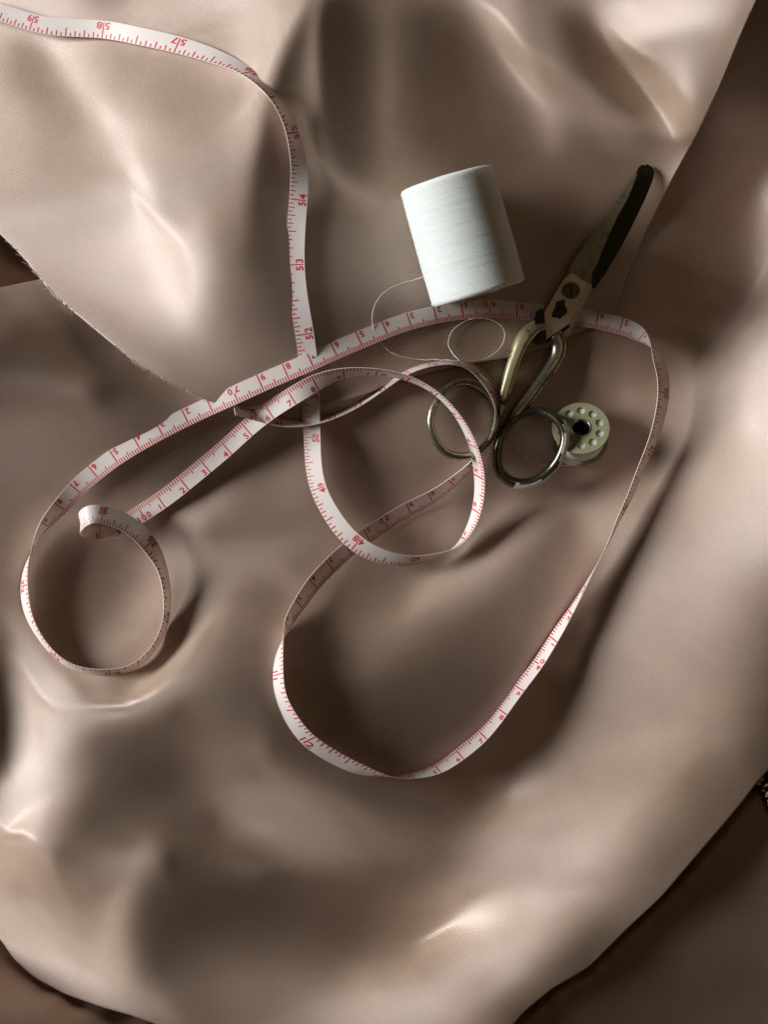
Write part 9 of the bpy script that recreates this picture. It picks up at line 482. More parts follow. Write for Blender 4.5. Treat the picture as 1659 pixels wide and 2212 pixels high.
[1,-2,2,-1,-1,2,-1,0,-1,1,1,-1,-1,0,2,-3,1,0,0,-1,1,-2,-1,2,-2,3,-3,-1,9,8,-9,-3,2,2,-3,0,-1,1,-1,-1,1,2,0,1,-1,-1,1,-5,0,2,-2,2,-1,4,-5,3,-1,2,0,-3,4,-2,0,-1,3,-2,-1,2,-1,-1,1,3,-3,1,-2,3,-2,2,-3,4,-4,2,-2,2,0,-2,1,-1,-1,3,-4,3,0,1,-2,0,2,0,0,-1,0,0,3,-4,1,1,-2,3,-1,-3,4,-1,-5,1,2,1,0,1,0,-2,-1,3,-2,-1,2,0,-1,1,0,0,2,-3,1,1,-1,0,1,0,-3,5,-4,1,1,-1,-1,2,-1,0,0,0,-1,3,-2,-1,1,-1,2,-1,1,-2,1],
[1,0,-2,1,1,-2,0,1,1,-1,-2,2,0,-1,0,2,-1,-3,3,-2,0,-1,3,-4,5,-5,3,-1,-3,2,12,-3,-3,-3,3,-1,0,-2,-1,2,0,-2,3,0,2,-1,-3,1,-2,-1,2,-2,2,-4,5,-2,-1,0,3,-1,-1,1,0,2,-3,0,4,-5,3,-1,1,-2,2,0,1,-3,3,-2,2,-3,3,-3,2,-3,1,1,0,-2,3,-3,4,-3,1,-1,2,1,-3,2,-1,1,1,0,-3,3,-2,0,3,-5,3,0,-4,-6,8,3,-1,-3,2,0,0,2,-2,-1,1,-1,1,-2,3,-2,1,1,-3,3,0,-1,-1,3,-3,2,0,-2,2,-1,0,1,0,-2,1,0,1,-2,2,-2,1,0,1,-1,0,-1,1,1,-2],
[0,0,1,-2,0,2,0,-2,0,1,0,0,0,1,-2,-1,0,3,-4,3,-1,1,-2,1,-2,1,-1,2,-1,0,-3,13,-4,0,-1,-1,1,-1,0,-3,0,2,-1,1,-1,5,-2,-2,1,-2,-2,2,-4,5,-4,0,2,0,-2,4,-1,0,0,-2,4,-2,-2,5,-4,1,0,2,-2,0,0,2,-2,1,-1,1,-2,2,-1,1,-2,0,-1,3,-2,2,-1,1,-1,3,-3,-1,3,-2,1,-1,2,-2,0,2,1,0,-7,4,-6,-2,1,12,-2,-4,1,2,-2,-1,2,-2,2,0,-2,1,-2,3,-2,1,-1,0,3,-2,-1,1,2,-3,2,-2,2,-1,1,-1,1,-2,1,1,0,-1,-1,2,-1,-1,2,-1,-1,2,-3,3,-1,-1,2],
[2,-2,-1,1,1,-2,0,1,1,-2,2,-3,1,0,1,-1,2,-2,1,-1,0,0,-1,2,-3,2,0,-2,1,-2,3,-5,12,3,-7,1,1,0,-2,1,-2,-3,1,0,2,0,3,-1,-4,1,1,-3,3,-5,4,-1,0,-2,2,-1,1,1,0,1,-3,3,-1,-2,3,1,-2,0,1,0,0,-2,2,-1,1,-2,3,-2,-1,-1,2,0,1,-1,0,1,0,0,0,-1,1,1,-2,1,0,-1,-2,2,3,-7,-2,-1,5,-2,4,5,0,-4,-1,2,-1,-3,2,1,-2,2,0,-3,4,-3,2,-3,1,1,0,0,-1,1,0,0,1,-1,0,2,-2,1,-2,2,-1,1,-2,2,-3,3,0,-2,1,1,-2,1,1,-2,3,-3,0,2,-2],
[0,0,0,1,-2,1,0,1,-2,1,-2,4,-2,-1,1,-1,-1,1,1,-1,2,-2,2,-3,2,-2,0,0,0,1,-1,-1,-3,1,13,-4,-1,0,3,-3,1,0,-3,0,-2,0,1,2,1,-2,-2,1,-2,3,-4,3,-2,2,-2,-1,3,-1,0,0,2,-2,2,0,-1,0,1,-2,1,0,1,0,-1,2,-3,3,-3,0,2,0,-1,1,-1,0,1,-2,1,1,0,0,0,1,-2,-1,-2,3,-6,1,-4,10,1,-1,2,-1,-1,-1,2,-1,0,-1,-1,3,-2,0,0,0,-1,4,-6,5,-4,3,-1,0,-1,1,0,-1,2,-1,-1,2,0,-2,1,0,2,-3,1,0,2,-3,2,-2,1,1,-1,0,-1,2,-3,3,-2,2,-1,0,0],
[2,-4,3,-2,1,1,-1,-2,2,0,1,-2,0,1,-2,4,-2,0,-1,1,-2,3,-1,0,-1,0,-1,1,0,0,-2,2,-1,-1,-4,9,-2,4,-2,4,-2,0,0,-1,1,-3,-1,-1,1,0,0,0,1,-3,2,-2,2,-1,-1,2,-2,1,1,0,-1,2,-1,1,0,-1,-1,3,-2,1,-2,2,1,-3,2,-1,0,1,-1,1,0,-2,1,-1,0,3,-3,2,0,0,-1,-3,2,-2,-1,-4,11,-2,3,-6,1,3,-4,2,3,-3,0,1,0,-1,1,-1,0,0,0,0,1,-3,4,-3,2,-2,1,-2,3,-1,-1,2,-2,2,-1,0,0,0,1,-1,-1,3,-2,0,-1,2,0,-1,-1,1,0,0,2,-4,4,-4,3,-2,2,-2,1],
[0,2,-3,0,2,-3,2,1,-1,0,0,-2,2,1,0,-4,3,-1,2,-1,1,-1,-1,2,-1,0,0,-1,-1,0,1,-1,0,2,-1,-4,6,-4,3,-1,4,1,1,-1,-2,1,0,-1,-2,0,1,-2,-1,2,-1,1,-1,1,0,-1,1,-2,1,1,1,-1,1,-1,1,0,1,-2,1,0,0,0,-2,2,0,-1,1,1,-2,0,-2,1,1,0,1,-2,3,-5,4,-4,2,-2,1,0,3,2,-6,3,-2,1,1,-1,2,1,-3,3,-2,-1,1,1,-1,-1,2,-1,1,-1,-1,3,-2,-1,1,1,-2,2,-2,0,1,0,1,-2,1,0,0,1,-2,2,0,-2,2,0,-1,-1,0,3,-2,0,0,0,-2,4,-3,2,-2,2,-3,3,-1],
[0,0,0,2,-4,3,-1,0,-1,0,0,3,-2,-2,1,3,-3,2,-2,2,-1,-1,2,-2,1,1,-1,0,0,0,-1,-1,1,-1,1,1,-3,2,-1,4,-4,2,1,1,1,0,-2,0,1,0,-3,2,-1,-1,1,0,0,-1,3,-3,-1,4,-2,0,-1,3,-1,0,0,0,1,-1,2,-3,2,-2,1,-1,0,1,0,-3,1,0,1,-2,-1,3,0,-1,2,1,-7,4,-2,4,-4,4,-2,0,2,-3,3,-1,0,0,0,-1,1,0,2,-1,-2,0,2,0,-1,0,0,0,1,-2,1,1,-1,-1,2,-2,1,0,1,-3,2,0,0,1,-1,0,1,-1,-1,2,-1,-1,2,-1,2,-4,3,-2,1,0,1,-2,1,1,-1,-2,5,-5,3],
[2,-4,2,-1,2,-1,0,-1,2,-1,0,-1,0,2,-1,-1,2,-2,2,-3,3,0,-2,2,0,-2,2,0,0,-1,1,0,-2,0,-1,1,-1,1,0,-4,6,-1,-2,1,1,0,2,0,-1,-1,3,-3,1,0,-1,0,0,1,-2,4,-2,-2,0,1,2,-4,1,2,-1,0,1,2,-3,2,0,0,1,1,-2,-3,-5,3,2,-3,3,2,0,-2,0,3,-5,2,2,-2,0,-1,3,-2,1,0,-1,3,-4,3,-2,1,0,1,0,-1,-2,2,2,-2,-1,2,-2,1,0,1,-1,0,1,-1,0,0,-1,2,-1,-1,0,3,-4,3,0,-2,1,0,1,-2,3,-3,0,2,-1,1,-3,3,-1,1,-1,-1,2,-1,-1,1,0,1,-3,4,-4],
[0,2,-2,-1,1,0,-2,3,-2,1,1,-2,2,-2,1,0,0,1,-2,3,-4,2,2,-2,0,1,-1,0,1,0,-2,2,0,-2,2,-3,2,-1,0,1,-4,1,3,1,-4,4,-3,3,-1,1,-2,2,0,0,1,-2,2,-1,0,-1,1,-2,3,-2,-2,2,0,-1,0,2,-2,0,2,0,-2,3,-3,1,-2,0,6,-6,0,6,-4,1,-1,1,-1,-2,3,-3,1,1,1,-2,2,-2,1,0,1,-3,3,-2,2,-2,2,-2,1,0,2,-2,-2,4,-2,-2,3,-1,0,0,0,1,-2,2,-1,0,0,0,-1,3,-2,-1,3,-3,-1,3,-1,1,-3,4,-3,2,0,-1,-1,1,1,-1,0,0,-1,3,-4,2,2,-4,2,1,-2,1,1],
[1,-2,1,1,-2,0,3,-3,1,0,-2,3,-1,0,0,0,0,-1,2,-2,3,-1,-2,1,0,1,0,0,-1,0,2,-3,1,2,-3,1,-1,0,1,-1,2,-3,0,-2,7,-5,4,-6,5,-1,0,1,0,0,-1,2,-2,1,0,-1,1,1,-3,0,1,1,-2,0,2,-2,1,0,-1,0,2,-4,0,-4,5,5,-2,5,-4,-3,2,-1,1,-1,0,0,-2,3,-1,-1,0,3,-3,2,-1,0,-1,2,-1,0,-1,3,-3,2,-2,1,-1,1,1,-2,1,2,-3,2,-1,0,0,0,1,-2,2,-1,1,-2,2,-3,2,0,-1,2,1,-3,1,-1,3,-3,0,2,-1,0,1,-1,-1,1,0,0,0,-1,2,-1,-1,2,0,-2,2,-2,1],
[1,-2,1,0,0,1,-2,1,0,0,1,-2,0,2,-1,0,0,1,-2,2,-2,0,2,0,0,-1,-1,2,-1,1,-1,1,-1,-1,1,0,1,-1,-1,1,-2,4,-2,0,-3,2,-2,8,-4,-3,3,-2,1,1,0,-1,1,-2,2,0,-1,2,-1,0,0,-3,4,-1,-2,1,0,-2,0,1,-4,1,1,4,0,-2,1,0,2,-2,1,-1,1,-1,0,0,1,-3,3,-1,1,-2,1,1,-1,0,1,-2,1,1,-1,-1,1,-1,3,-2,0,0,0,-1,2,-3,4,-3,1,0,0,1,-1,0,0,0,0,1,-2,2,-1,0,0,-1,0,2,0,-1,-1,2,0,-2,1,0,0,0,1,-2,1,0,2,-3,1,0,0,0,-2,2,1,-1,0],
[1,-1,0,-1,2,-2,1,0,0,0,-1,2,-1,-1,2,-2,1,0,1,-1,1,0,-2,1,0,0,2,-3,3,-3,1,0,0,0,0,1,-2,1,-1,2,0,-2,0,2,0,-1,4,-7,-1,7,-4,3,-2,-2,2,1,-2,3,-2,1,0,-1,0,3,0,1,-3,-1,-1,1,-3,-1,0,-2,5,1,1,-2,-2,2,0,1,0,2,-2,1,-1,0,0,-1,1,2,-4,3,-1,0,1,-2,1,1,-1,1,-1,-1,2,-2,2,0,-3,2,0,0,0,0,0,1,-3,3,0,-2,2,-2,1,1,-1,1,-2,1,1,-1,0,0,0,0,1,-2,0,2,0,-3,3,-1,0,0,0,0,0,1,-1,0,-2,4,-2,-1,1,0,2,-2,-2,2,0],
[0,1,-2,1,0,0,0,0,0,-1,2,-1,0,0,-1,2,-1,0,0,0,0,0,1,0,-1,0,0,1,-3,4,-2,0,0,0,0,-1,1,0,2,-4,3,-1,1,-1,0,2,-5,3,2,-4,5,-4,0,4,-3,-1,3,-3,2,-1,2,-2,3,-1,-2,1,-2,0,2,-6,2,2,0,1,-1,-1,-1,2,2,-2,1,-2,2,0,0,0,-1,2,-1,1,-2,1,1,-1,0,1,-2,2,0,-1,-1,0,2,-1,0,1,-2,1,1,-2,1,0,-1,2,-2,2,0,-2,0,2,-1,1,-1,1,-2,1,1,-1,0,0,-1,1,1,-1,-1,2,-1,0,-1,3,-3,2,-1,0,0,-1,2,-1,-1,1,1,-3,2,2,-2,0,-2,2,2,-3,1],
[0,0,0,1,-3,3,-1,0,0,0,0,-1,2,-1,0,1,-1,0,0,-1,1,1,-1,-1,2,0,-1,-1,2,-2,1,1,-1,0,1,-2,1,1,-2,2,-2,1,0,1,-1,-1,1,1,-1,3,-4,1,3,-3,2,-1,-2,3,-3,2,-2,1,1,-3,1,-2,3,0,-3,4,-2,2,-2,1,-2,0,3,-1,-1,0,0,1,0,-1,1,-1,2,-1,0,0,1,-2,2,0,-2,1,1,-1,0,-1,2,1,-3,1,0,0,0,-1,1,1,-1,-1,2,-1,0,-1,1,1,-1,0,0,-1,2,-2,2,0,-2,1,0,0,1,-1,-1,2,-1,-1,3,-3,1,0,1,-3,3,-2,2,0,-3,2,1,-1,0,1,-1,-1,0,1,2,-2,-2,4,-3],
[2,-4,3,-2,2,-2,1,0,-1,3,-3,1,0,0,0,-1,1,0,1,0,0,-3,4,-2,0,-1,1,1,0,-2,1,-1,1,1,-2,3,-2,-1,0,2,-1,0,1,-2,2,-2,3,-3,3,-2,-1,4,-2,0,-1,1,-1,-1,2,-2,0,3,-4,1,-1,2,-2,0,2,0,1,-3,3,-2,0,3,-3,0,1,0,-1,1,-1,0,1,2,-3,0,2,-1,0,0,0,-1,2,0,-1,0,-1,3,-2,-1,1,1,-1,0,0,1,-2,1,-1,2,-1,-1,1,0,-1,1,1,-1,0,2,-3,1,1,-3,4,-2,-1,1,1,-1,1,-2,2,-1,-2,3,0,-2,0,3,-4,4,-3,1,1,-1,0,-1,2,-1,0,-1,2,-1,-1,0,3,-3,2],
[-1,3,-3,1,1,-2,1,0,1,-3,2,1,-2,2,0,-1,0,1,-3,3,-2,3,-4,3,-2,3,-3,2,-3,4,-2,0,1,-3,2,0,0,0,2,-3,2,-1,-1,1,-1,3,-3,3,-2,-1,5,-5,2,-1,0,-1,2,-1,0,1,0,-4,2,0,1,-2,1,1,0,-2,3,0,-2,1,1,-3,2,1,-2,1,0,-1,0,3,-3,-1,3,-1,-1,2,-2,3,-3,1,1,-2,1,0,2,-3,1,1,-1,0,0,0,0,-1,2,-2,2,-1,-1,1,0,0,1,-1,-1,2,-1,-1,2,0,-2,2,-2,1,2,-2,-1,1,-1,1,0,1,-1,0,-1,2,-1,-1,3,-3,1,0,0,0,0,1,-3,2,0,1,0,-2,1,1,-2,1,0],
[1,-2,1,0,-1,2,-1,-1,1,1,0,-1,0,-1,0,2,-1,-1,3,-2,0,0,0,0,1,-2,2,-2,2,-2,2,-1,-2,4,-1,-3,2,1,-2,1,-1,2,0,-1,1,-1,0,0,0,2,-3,3,-3,1,0,1,-1,1,-1,-1,0,2,-2,-1,1,1,-1,1,-2,4,-4,1,2,-1,-1,3,-2,-1,2,-2,0,2,-1,-2,3,-1,0,0,0,-2,4,-4,3,0,-1,0,1,-1,-1,1,1,-1,1,-1,-1,1,1,-1,-1,2,-2,0,1,1,-1,0,0,-1,2,-2,2,-1,0,-1,2,0,-1,0,-1,1,0,1,-1,0,0,-1,2,-1,1,-2,2,-1,-1,1,0,0,1,-2,1,0,1,-1,0,0,-2,4,-3,2,-2,1,-1],
[1,-1,-1,2,-2,1,0,1,-2,1,0,-1,2,0,-1,-1,2,-1,0,-1,2,-2,2,-1,0,0,0,0,0,1,-3,3,0,-1,-2,4,-2,-1,2,-1,1,-2,0,3,-3,0,3,-1,-1,0,0,-1,2,0,-2,2,0,-2,1,0,0,-2,1,2,-2,0,1,-2,3,-3,3,0,-2,0,3,-3,1,0,0,0,1,-2,1,0,-1,1,-1,1,0,2,-4,3,-1,0,-1,2,-1,1,-1,1,-1,-2,3,-2,3,-2,-1,1,0,-1,2,-1,1,-3,3,-1,0,0,0,1,-2,1,0,1,-2,1,0,0,0,1,-1,-1,1,2,-4,4,-2,-1,0,2,-2,2,-1,1,-2,2,-3,4,-3,1,0,0,0,-1,3,-4,3,-2,2,-1,1],
[-1,1,2,-4,3,-1,0,0,1,-2,1,0,0,-1,2,-1,0,1,-2,1,0,1,-1,0,0,-1,2,-1,1,-3,4,-3,2,-3,4,-3,2,-1,-1,2,-2,2,0,-3,3,0,-1,-1,2,-1,0,1,-2,1,1,-1,0,1,-1,-2,2,0,0,-2,2,-1,1,1,-2,2,-2,0,1,2,-3,0,2,-1,-1,2,-2,0,1,0,0,1,-2,1,0,-1,2,-1,0,0,1,-2,1,0,1,-1,-1,4,-5,3,-2,1,0,0,1,-1,-1,2,-2,2,-2,0,1,2,-4,2,1,-1,0,1,-1,-1,2,-1,1,-3,3,-1,1,-3,4,-4,2,0,2,-3,2,-2,1,-1,3,-4,3,-2,3,-2,0,-1,0,3,-4,4,-2,-1,2,-1,0]]
, 12.0, 0)
relief_low = Relief([
[-5000,5000,0,0,0,0,0,0,0,0,0,0,0,0,-1,4,-10,158,47,15,-22,58,29,25,-13,-101,-414,34,4,27,24,79,57,-10,12,-3,1,3,32,-10,-4,3,1,10,47,42,-14,28,15,50,48,-57,272,248,29,-834,116,-32,-17,58,-35],
[5000,-5000,0,0,0,0,0,0,0,0,0,0,0,1,-3,12,-58,-50,-112,5,2,-56,-22,-15,16,101,392,-39,6,-21,-28,-64,-65,-5,-3,8,-2,-9,-17,5,5,-20,2,3,-37,-36,-11,-23,2,-70,-52,64,-322,-209,43,785,-154,44,184,-451,291],
[0,0,0,0,0,0,0,0,0,0,0,0,0,-1,4,-18,79,-123,75,-49,91,-4,-39,-51,-16,0,114,27,-53,-31,19,-74,39,77,-49,-21,0,41,-90,42,-22,101,-27,-62,-47,-36,135,-34,-87,108,22,-52,295,-232,-370,236,225,-100,-657,797,-168],
[0,0,0,0,0,0,0,0,0,0,0,0,0,0,1,-5,16,-36,18,109,-69,-54,-3,12,-35,148,-98,-32,40,10,-14,87,-203,-148,192,80,0,-124,390,-292,186,-516,184,161,0,-30,-5,169,188,-440,93,174,-249,200,-303,382,-686,186,910,-480,-158],
[0,0,0,0,0,0,0,0,0,0,0,0,0,1,-11,53,-168,279,-54,-155,-60,26,29,113,70,-48,-26,-225,114,14,-12,-221,285,178,-242,63,-32,168,-683,1118,-896,771,-523,112,8,117,-264,100,-275,723,-610,299,-270,-207,342,-273,726,-61,-534,103,51],
[0,0,0,0,0,0,0,0,0,0,0,0,2,-15,67,-230,600,-532,-18,27,66,78,107,-147,79,-234,-196,397,-20,73,-131,285,-175,-129,82,-178,196,-120,382,-1253,1705,-896,186,-255,259,-104,-34,178,26,-638,1163,-824,195,-706,1380,-529,-224,-54,146,-26,-16],
[0,0,0,0,0,0,0,0,0,0,0,2,-16,64,-191,462,-474,36,52,87,65,-5,-140,101,-47,-229,383,-16,-160,-69,167,-120,69,17,-4,-16,-107,83,96,-67,-552,782,130,-523,-18,159,380,-1501,1533,237,-1197,423,-3,745,-826,184,36,18,-33,-4,10],
[0,0,0,0,0,0,0,0,0,0,1,-14,69,-192,360,-147,-427,378,102,27,-149,-127,106,32,-228,299,-12,-135,74,0,-31,32,-6,17,-8,51,-142,109,-191,719,-1409,1053,-188,346,-540,93,-157,1413,-2943,2083,28,-281,-482,945,-643,164,-63,11,4,12,-14],
[0,0,0,0,0,0,0,0,1,0,-12,71,-250,499,-245,-524,659,59,-250,-202,94,172,-42,-90,61,-42,101,-65,7,-9,11,-6,-2,4,24,18,30,-194,190,-305,1137,-2136,1388,277,-277,-271,191,-447,2023,-3506,2183,-293,214,-524,339,-99,37,8,2,-7,-4],
[0,0,0,0,0,0,1,-2,-2,-9,66,-260,696,-599,-190,575,-196,-361,183,181,9,-96,-24,-49,6,225,-196,45,-5,12,-20,9,2,1,-7,-4,76,-4,-56,-1,-87,727,-1600,594,1092,-661,-78,49,-433,1325,-2188,1715,-528,148,-99,14,5,4,-3,5,-4],
[0,0,0,0,1,0,-10,14,3,40,-187,537,-605,96,343,-286,-112,206,-43,-2,-18,17,-97,216,-195,172,-105,24,-20,11,2,-10,9,-9,5,12,-29,56,-65,58,-93,213,414,-977,-418,1358,-635,243,-194,389,-202,-905,1167,-489,138,-34,10,22,2,-50,-7],
[0,0,-1,0,-2,-6,53,-59,-33,-47,212,38,-339,357,-305,99,42,9,29,-58,19,-82,237,-451,487,-248,59,-13,20,-31,22,2,-12,16,-18,-27,33,-4,8,-14,35,-104,46,395,-97,-769,543,-5,-15,-531,1611,-2160,1317,-275,83,-51,80,-163,-53,42,235],
[0,0,5,2,-4,50,-239,238,171,-34,6,-885,903,-410,175,53,94,-110,-5,11,-54,89,-55,-238,437,-237,56,-12,-2,-16,0,22,-3,-8,23,0,-75,37,13,0,-3,27,-18,-102,42,149,24,-545,944,104,-2696,3630,-2058,517,-144,248,-229,79,175,270,-504],
[1,-3,-12,-21,41,-232,890,-548,-308,66,-174,553,-551,464,-171,-5,-55,143,-99,30,-1,154,-767,1140,-648,149,-49,24,-23,33,-20,-9,13,-3,-6,6,63,-219,228,-88,18,-11,7,26,-16,-22,-54,301,-519,-1548,3866,-2391,842,-164,19,-421,49,82,-198,-767,1215],
[-10,31,20,80,-68,410,-1261,752,89,-25,100,-95,-12,-224,365,-193,46,-30,101,-100,57,-358,593,-302,-96,408,-364,84,6,7,11,-25,-2,4,-3,6,-20,173,-339,223,-49,13,-3,-5,-1,24,-74,300,-1173,3294,-2968,699,-452,-14,23,285,91,-48,58,785,-1797],
[919,-1080,184,-83,9,-276,477,-654,513,-10,-40,58,65,-159,31,80,-32,-38,-20,82,-31,-107,446,-367,47,-282,488,-271,52,-6,27,-20,-7,1,5,1,-15,68,-159,163,-74,19,-5,1,3,-11,45,-207,877,-1575,856,36,53,28,-16,-71,-24,6,10,-344,1122],
[-445,1217,-1131,174,375,-526,471,426,-905,307,80,-91,56,83,-167,67,1,23,-18,2,-68,190,-149,9,130,-175,99,-59,17,-23,15,37,-14,-2,-12,1,13,-55,217,-336,210,-55,13,-2,0,-2,9,-25,46,-18,64,-101,11,-12,5,18,6,-2,7,64,-263],
[1171,-4342,4738,-596,-1936,1674,-864,-238,884,-691,86,222,-83,47,-231,160,6,-15,23,-49,0,143,-140,55,-51,72,-152,271,-212,91,-78,-4,41,0,15,-6,13,-36,90,-233,193,-47,12,-4,2,-4,4,5,-19,18,-28,30,-2,2,-1,-5,-1,0,-4,-7,53],
[2836,1873,-9522,13,7409,-3525,1238,-88,-640,780,-442,-102,173,-47,161,-116,-37,63,-49,93,-97,110,-107,-25,11,58,-126,169,52,-313,104,78,-12,12,2,27,-2,24,-24,254,-333,83,-20,5,-7,26,-35,15,3,-5,8,-7,0,-2,2,1,0,0,2,-2,-3],
[-5735,2860,9503,-284,-12339,8053,-2695,693,183,-616,649,-273,-106,68,65,12,104,-230,153,-89,97,-76,36,18,-48,-55,34,-159,48,343,-85,-111,-23,-13,-6,-14,1,20,-89,250,-183,49,-13,0,37,-132,177,-91,13,-1,-1,1,0,1,-1,0,0,1,-6,7,-15],
[1468,-516,-5187,2757,7911,-10711,5846,-1931,216,98,-158,385,-160,115,-107,-141,2,393,-450,30,438,-356,58,-2,17,0,-1,-97,178,-141,15,45,11,-2,-7,-8,-10,-11,47,-140,134,-32,-1,44,-216,608,-786,435,-97,21,-5,1,0,0,0,0,1,-5,14,4,14],
[-392,111,1794,-2893,-489,5904,-7321,4586,-978,37,-639,285,136,-403,328,48,-232,-11,219,41,-319,284,-116,19,12,11,8,21,-146,100,12,-20,-3,2,5,5,8,-9,36,-116,93,-32,46,-167,612,-1131,1012,-441,102,-24,6,-1,0,0,0,-1,5,-22,94,-474,1396],
[-81,140,-479,1121,-1308,203,3488,-5853,2852,184,342,-1068,440,328,-707,390,199,-450,429,-217,-32,177,-157,57,0,22,1,5,12,-77,14,16,8,6,2,0,2,6,-70,79,-19,3,-26,104,-137,-38,166,-103,33,-7,0,0,0,0,0,3,-18,63,-203,1000,-1850],
[570,-606,109,-342,85,-1941,1723,3348,-3463,83,342,898,-1034,11,659,-783,248,353,-463,260,-28,-251,403,-176,-11,-46,-19,88,61,-14,-60,15,-21,-24,-4,-7,-2,-31,285,-289,47,36,-80,257,-384,411,-357,196,-69,17,1,-1,0,0,-1,4,-16,102,-519,1105,-1064],
[-2331,2459,-102,26,969,1520,-2942,-868,1503,-121,-317,-330,1011,-187,-404,557,-802,124,381,-151,-281,415,-257,155,7,31,84,-121,-90,56,16,-73,47,77,20,29,50,77,-347,206,-92,-38,245,-519,-346,1027,-261,-453,465,-150,31,-6,1,-1,7,-27,95,-413,1762,-2949,1913],
[1302,-1166,408,-90,-1376,-551,1323,263,-104,-58,111,81,-494,142,275,-103,722,-795,-132,203,320,-327,62,-15,-29,19,-106,33,54,25,146,104,-57,-123,-97,-65,-87,-44,97,118,201,-176,-593,650,344,-321,-367,665,-660,331,-78,18,-4,5,-11,4,67,-144,18,121,-81],
[520,-826,-484,497,928,-488,-9,-169,24,21,-34,-11,120,-48,-125,-35,-260,737,-215,-115,-21,-38,9,-28,32,-41,112,176,-1,-105,-252,-101,17,127,114,126,-46,15,-63,-330,-521,659,820,-632,129,-348,230,-81,67,-60,9,-3,3,-5,-30,231,-963,2658,-3581,2064,-436],
[-115,183,215,-520,47,567,-590,257,-47,1,8,-1,-28,11,29,20,51,-221,145,-21,-86,137,1,-3,66,71,-44,-273,-184,163,265,102,-65,-192,-97,-451,393,-119,227,383,736,-805,-563,369,67,-365,384,-145,136,-136,45,-8,-3,-9,180,-821,2530,-4152,3213,-1091,193],
[-20,3,-74,206,-356,100,643,-617,139,-30,7,-3,6,-2,-9,-6,-8,55,-52,44,339,-401,6,-4,-36,-121,-37,292,436,-455,-533,-94,124,458,98,733,-597,124,-205,-223,-419,341,352,-157,-281,447,-281,79,-49,91,-63,9,7,40,-512,1742,-2811,2292,-989,303,-72],
[246,-245,48,-65,178,-352,-131,414,-113,25,-6,2,-2,-3,6,1,0,-11,10,98,-424,421,105,-2,-251,306,-154,-609,-925,1439,627,89,-124,-577,-30,-464,364,-26,82,124,49,-94,-250,70,310,-153,217,-271,129,-279,245,-43,-37,-11,1005,-2010,1343,-489,285,-24,-194],
[104,-101,-40,17,-94,155,-120,228,-201,66,-17,1,0,4,5,-41,101,-297,135,-270,466,261,-829,-466,1294,-1318,1024,653,1440,-2139,-227,-226,117,330,9,135,-127,3,-22,-84,-30,175,53,-61,-109,-43,-68,262,-80,227,-307,33,130,84,-1046,1102,-305,103,-12,-43,25],
[-22,23,4,0,18,-23,-23,-21,118,-97,29,-7,7,-7,-50,191,-357,392,-167,140,-486,-839,1528,1106,-2143,2218,-1718,-138,-1054,1308,157,285,-138,-203,-7,-54,18,-52,7,49,54,-74,14,48,-27,21,-105,117,-64,-89,125,25,-50,-220,455,-259,91,25,-72,-71,150],
[9,-9,-1,-3,-1,-8,73,-265,394,-228,43,0,-27,21,181,-528,274,182,-49,-19,227,586,-964,-760,1375,-1438,1002,-59,359,-331,-279,-18,261,-25,-4,34,102,79,-78,-59,-26,-27,-18,12,9,-5,80,-217,129,20,8,-8,-84,124,-46,34,-1,-24,10,-63,103],
[0,1,-3,1,4,0,-24,116,-387,552,-311,45,101,-108,-500,680,158,-414,97,23,2,-112,193,159,-496,360,-173,-47,-75,144,154,-177,-160,293,-63,-40,-93,-18,112,58,0,5,4,-38,-28,-2,-3,35,-63,49,-28,16,11,-15,-2,4,12,0,-25,48,-30],
[2,-3,0,2,-2,2,2,-24,114,-391,535,-234,-338,183,656,-417,-240,168,77,99,-93,-133,-88,-24,241,-127,28,32,-17,-91,-11,137,-61,-127,136,40,23,-22,-48,10,10,-11,-5,46,-8,-50,22,5,3,-15,32,-30,3,2,8,18,-69,9,22,55,-52],
[0,0,0,0,-1,3,-1,6,-43,172,-459,132,538,-132,-382,138,113,78,-70,-259,11,110,78,-17,-26,93,-36,-32,-1,33,-47,-67,87,1,-89,-4,33,32,12,-19,20,36,1,-55,-16,56,-9,-11,-12,7,6,-26,28,32,-4,-36,22,-85,72,-120,136],
[-1,2,-2,2,1,-4,6,-15,57,-146,40,362,-405,36,108,64,4,-222,-72,182,49,-13,-59,28,-25,-2,61,15,-3,-50,27,18,-40,-22,23,-20,-49,34,17,12,-17,-47,23,83,21,-61,12,-29,22,6,-13,29,6,-35,-14,12,-41,123,-187,139,-38],
[0,-1,3,-4,2,3,-7,17,-43,-175,491,-426,186,56,35,-154,-187,162,77,-13,-31,21,-6,-17,19,0,-14,14,4,29,-21,5,3,5,1,14,8,-73,-10,-6,-23,26,8,-65,56,71,-50,3,-7,39,2,-30,-26,2,18,-13,21,61,-235,342,-204],
[-1,3,-4,4,-2,1,-7,42,-204,465,-444,169,-81,7,-54,83,244,-174,10,-118,15,-3,58,10,2,-19,-1,-3,-6,3,15,-3,1,-4,-17,-8,13,22,-21,-10,37,-8,-33,1,63,-20,-71,77,48,-64,-82,30,27,9,-4,-10,115,-385,591,-394,109],
[1,-3,3,-1,1,-2,9,-49,231,-245,84,-60,63,-59,-10,-16,-151,278,-226,219,24,-11,-28,-37,-18,-4,-7,-1,15,1,0,-9,4,-2,8,2,-12,-13,39,13,-69,25,95,-28,-136,66,142,-102,-102,-2,83,0,-16,6,1,35,-146,240,-129,7,1],
[0,0,0,1,-1,-1,7,-23,78,-64,23,16,-48,7,14,5,49,-220,319,-187,-14,-7,-1,36,4,3,5,-1,0,1,-5,19,-5,6,-4,-3,52,36,-81,-78,177,-34,-258,105,42,-78,-75,168,103,-2,-82,-2,-1,2,-12,37,-126,251,-198,57,-14],
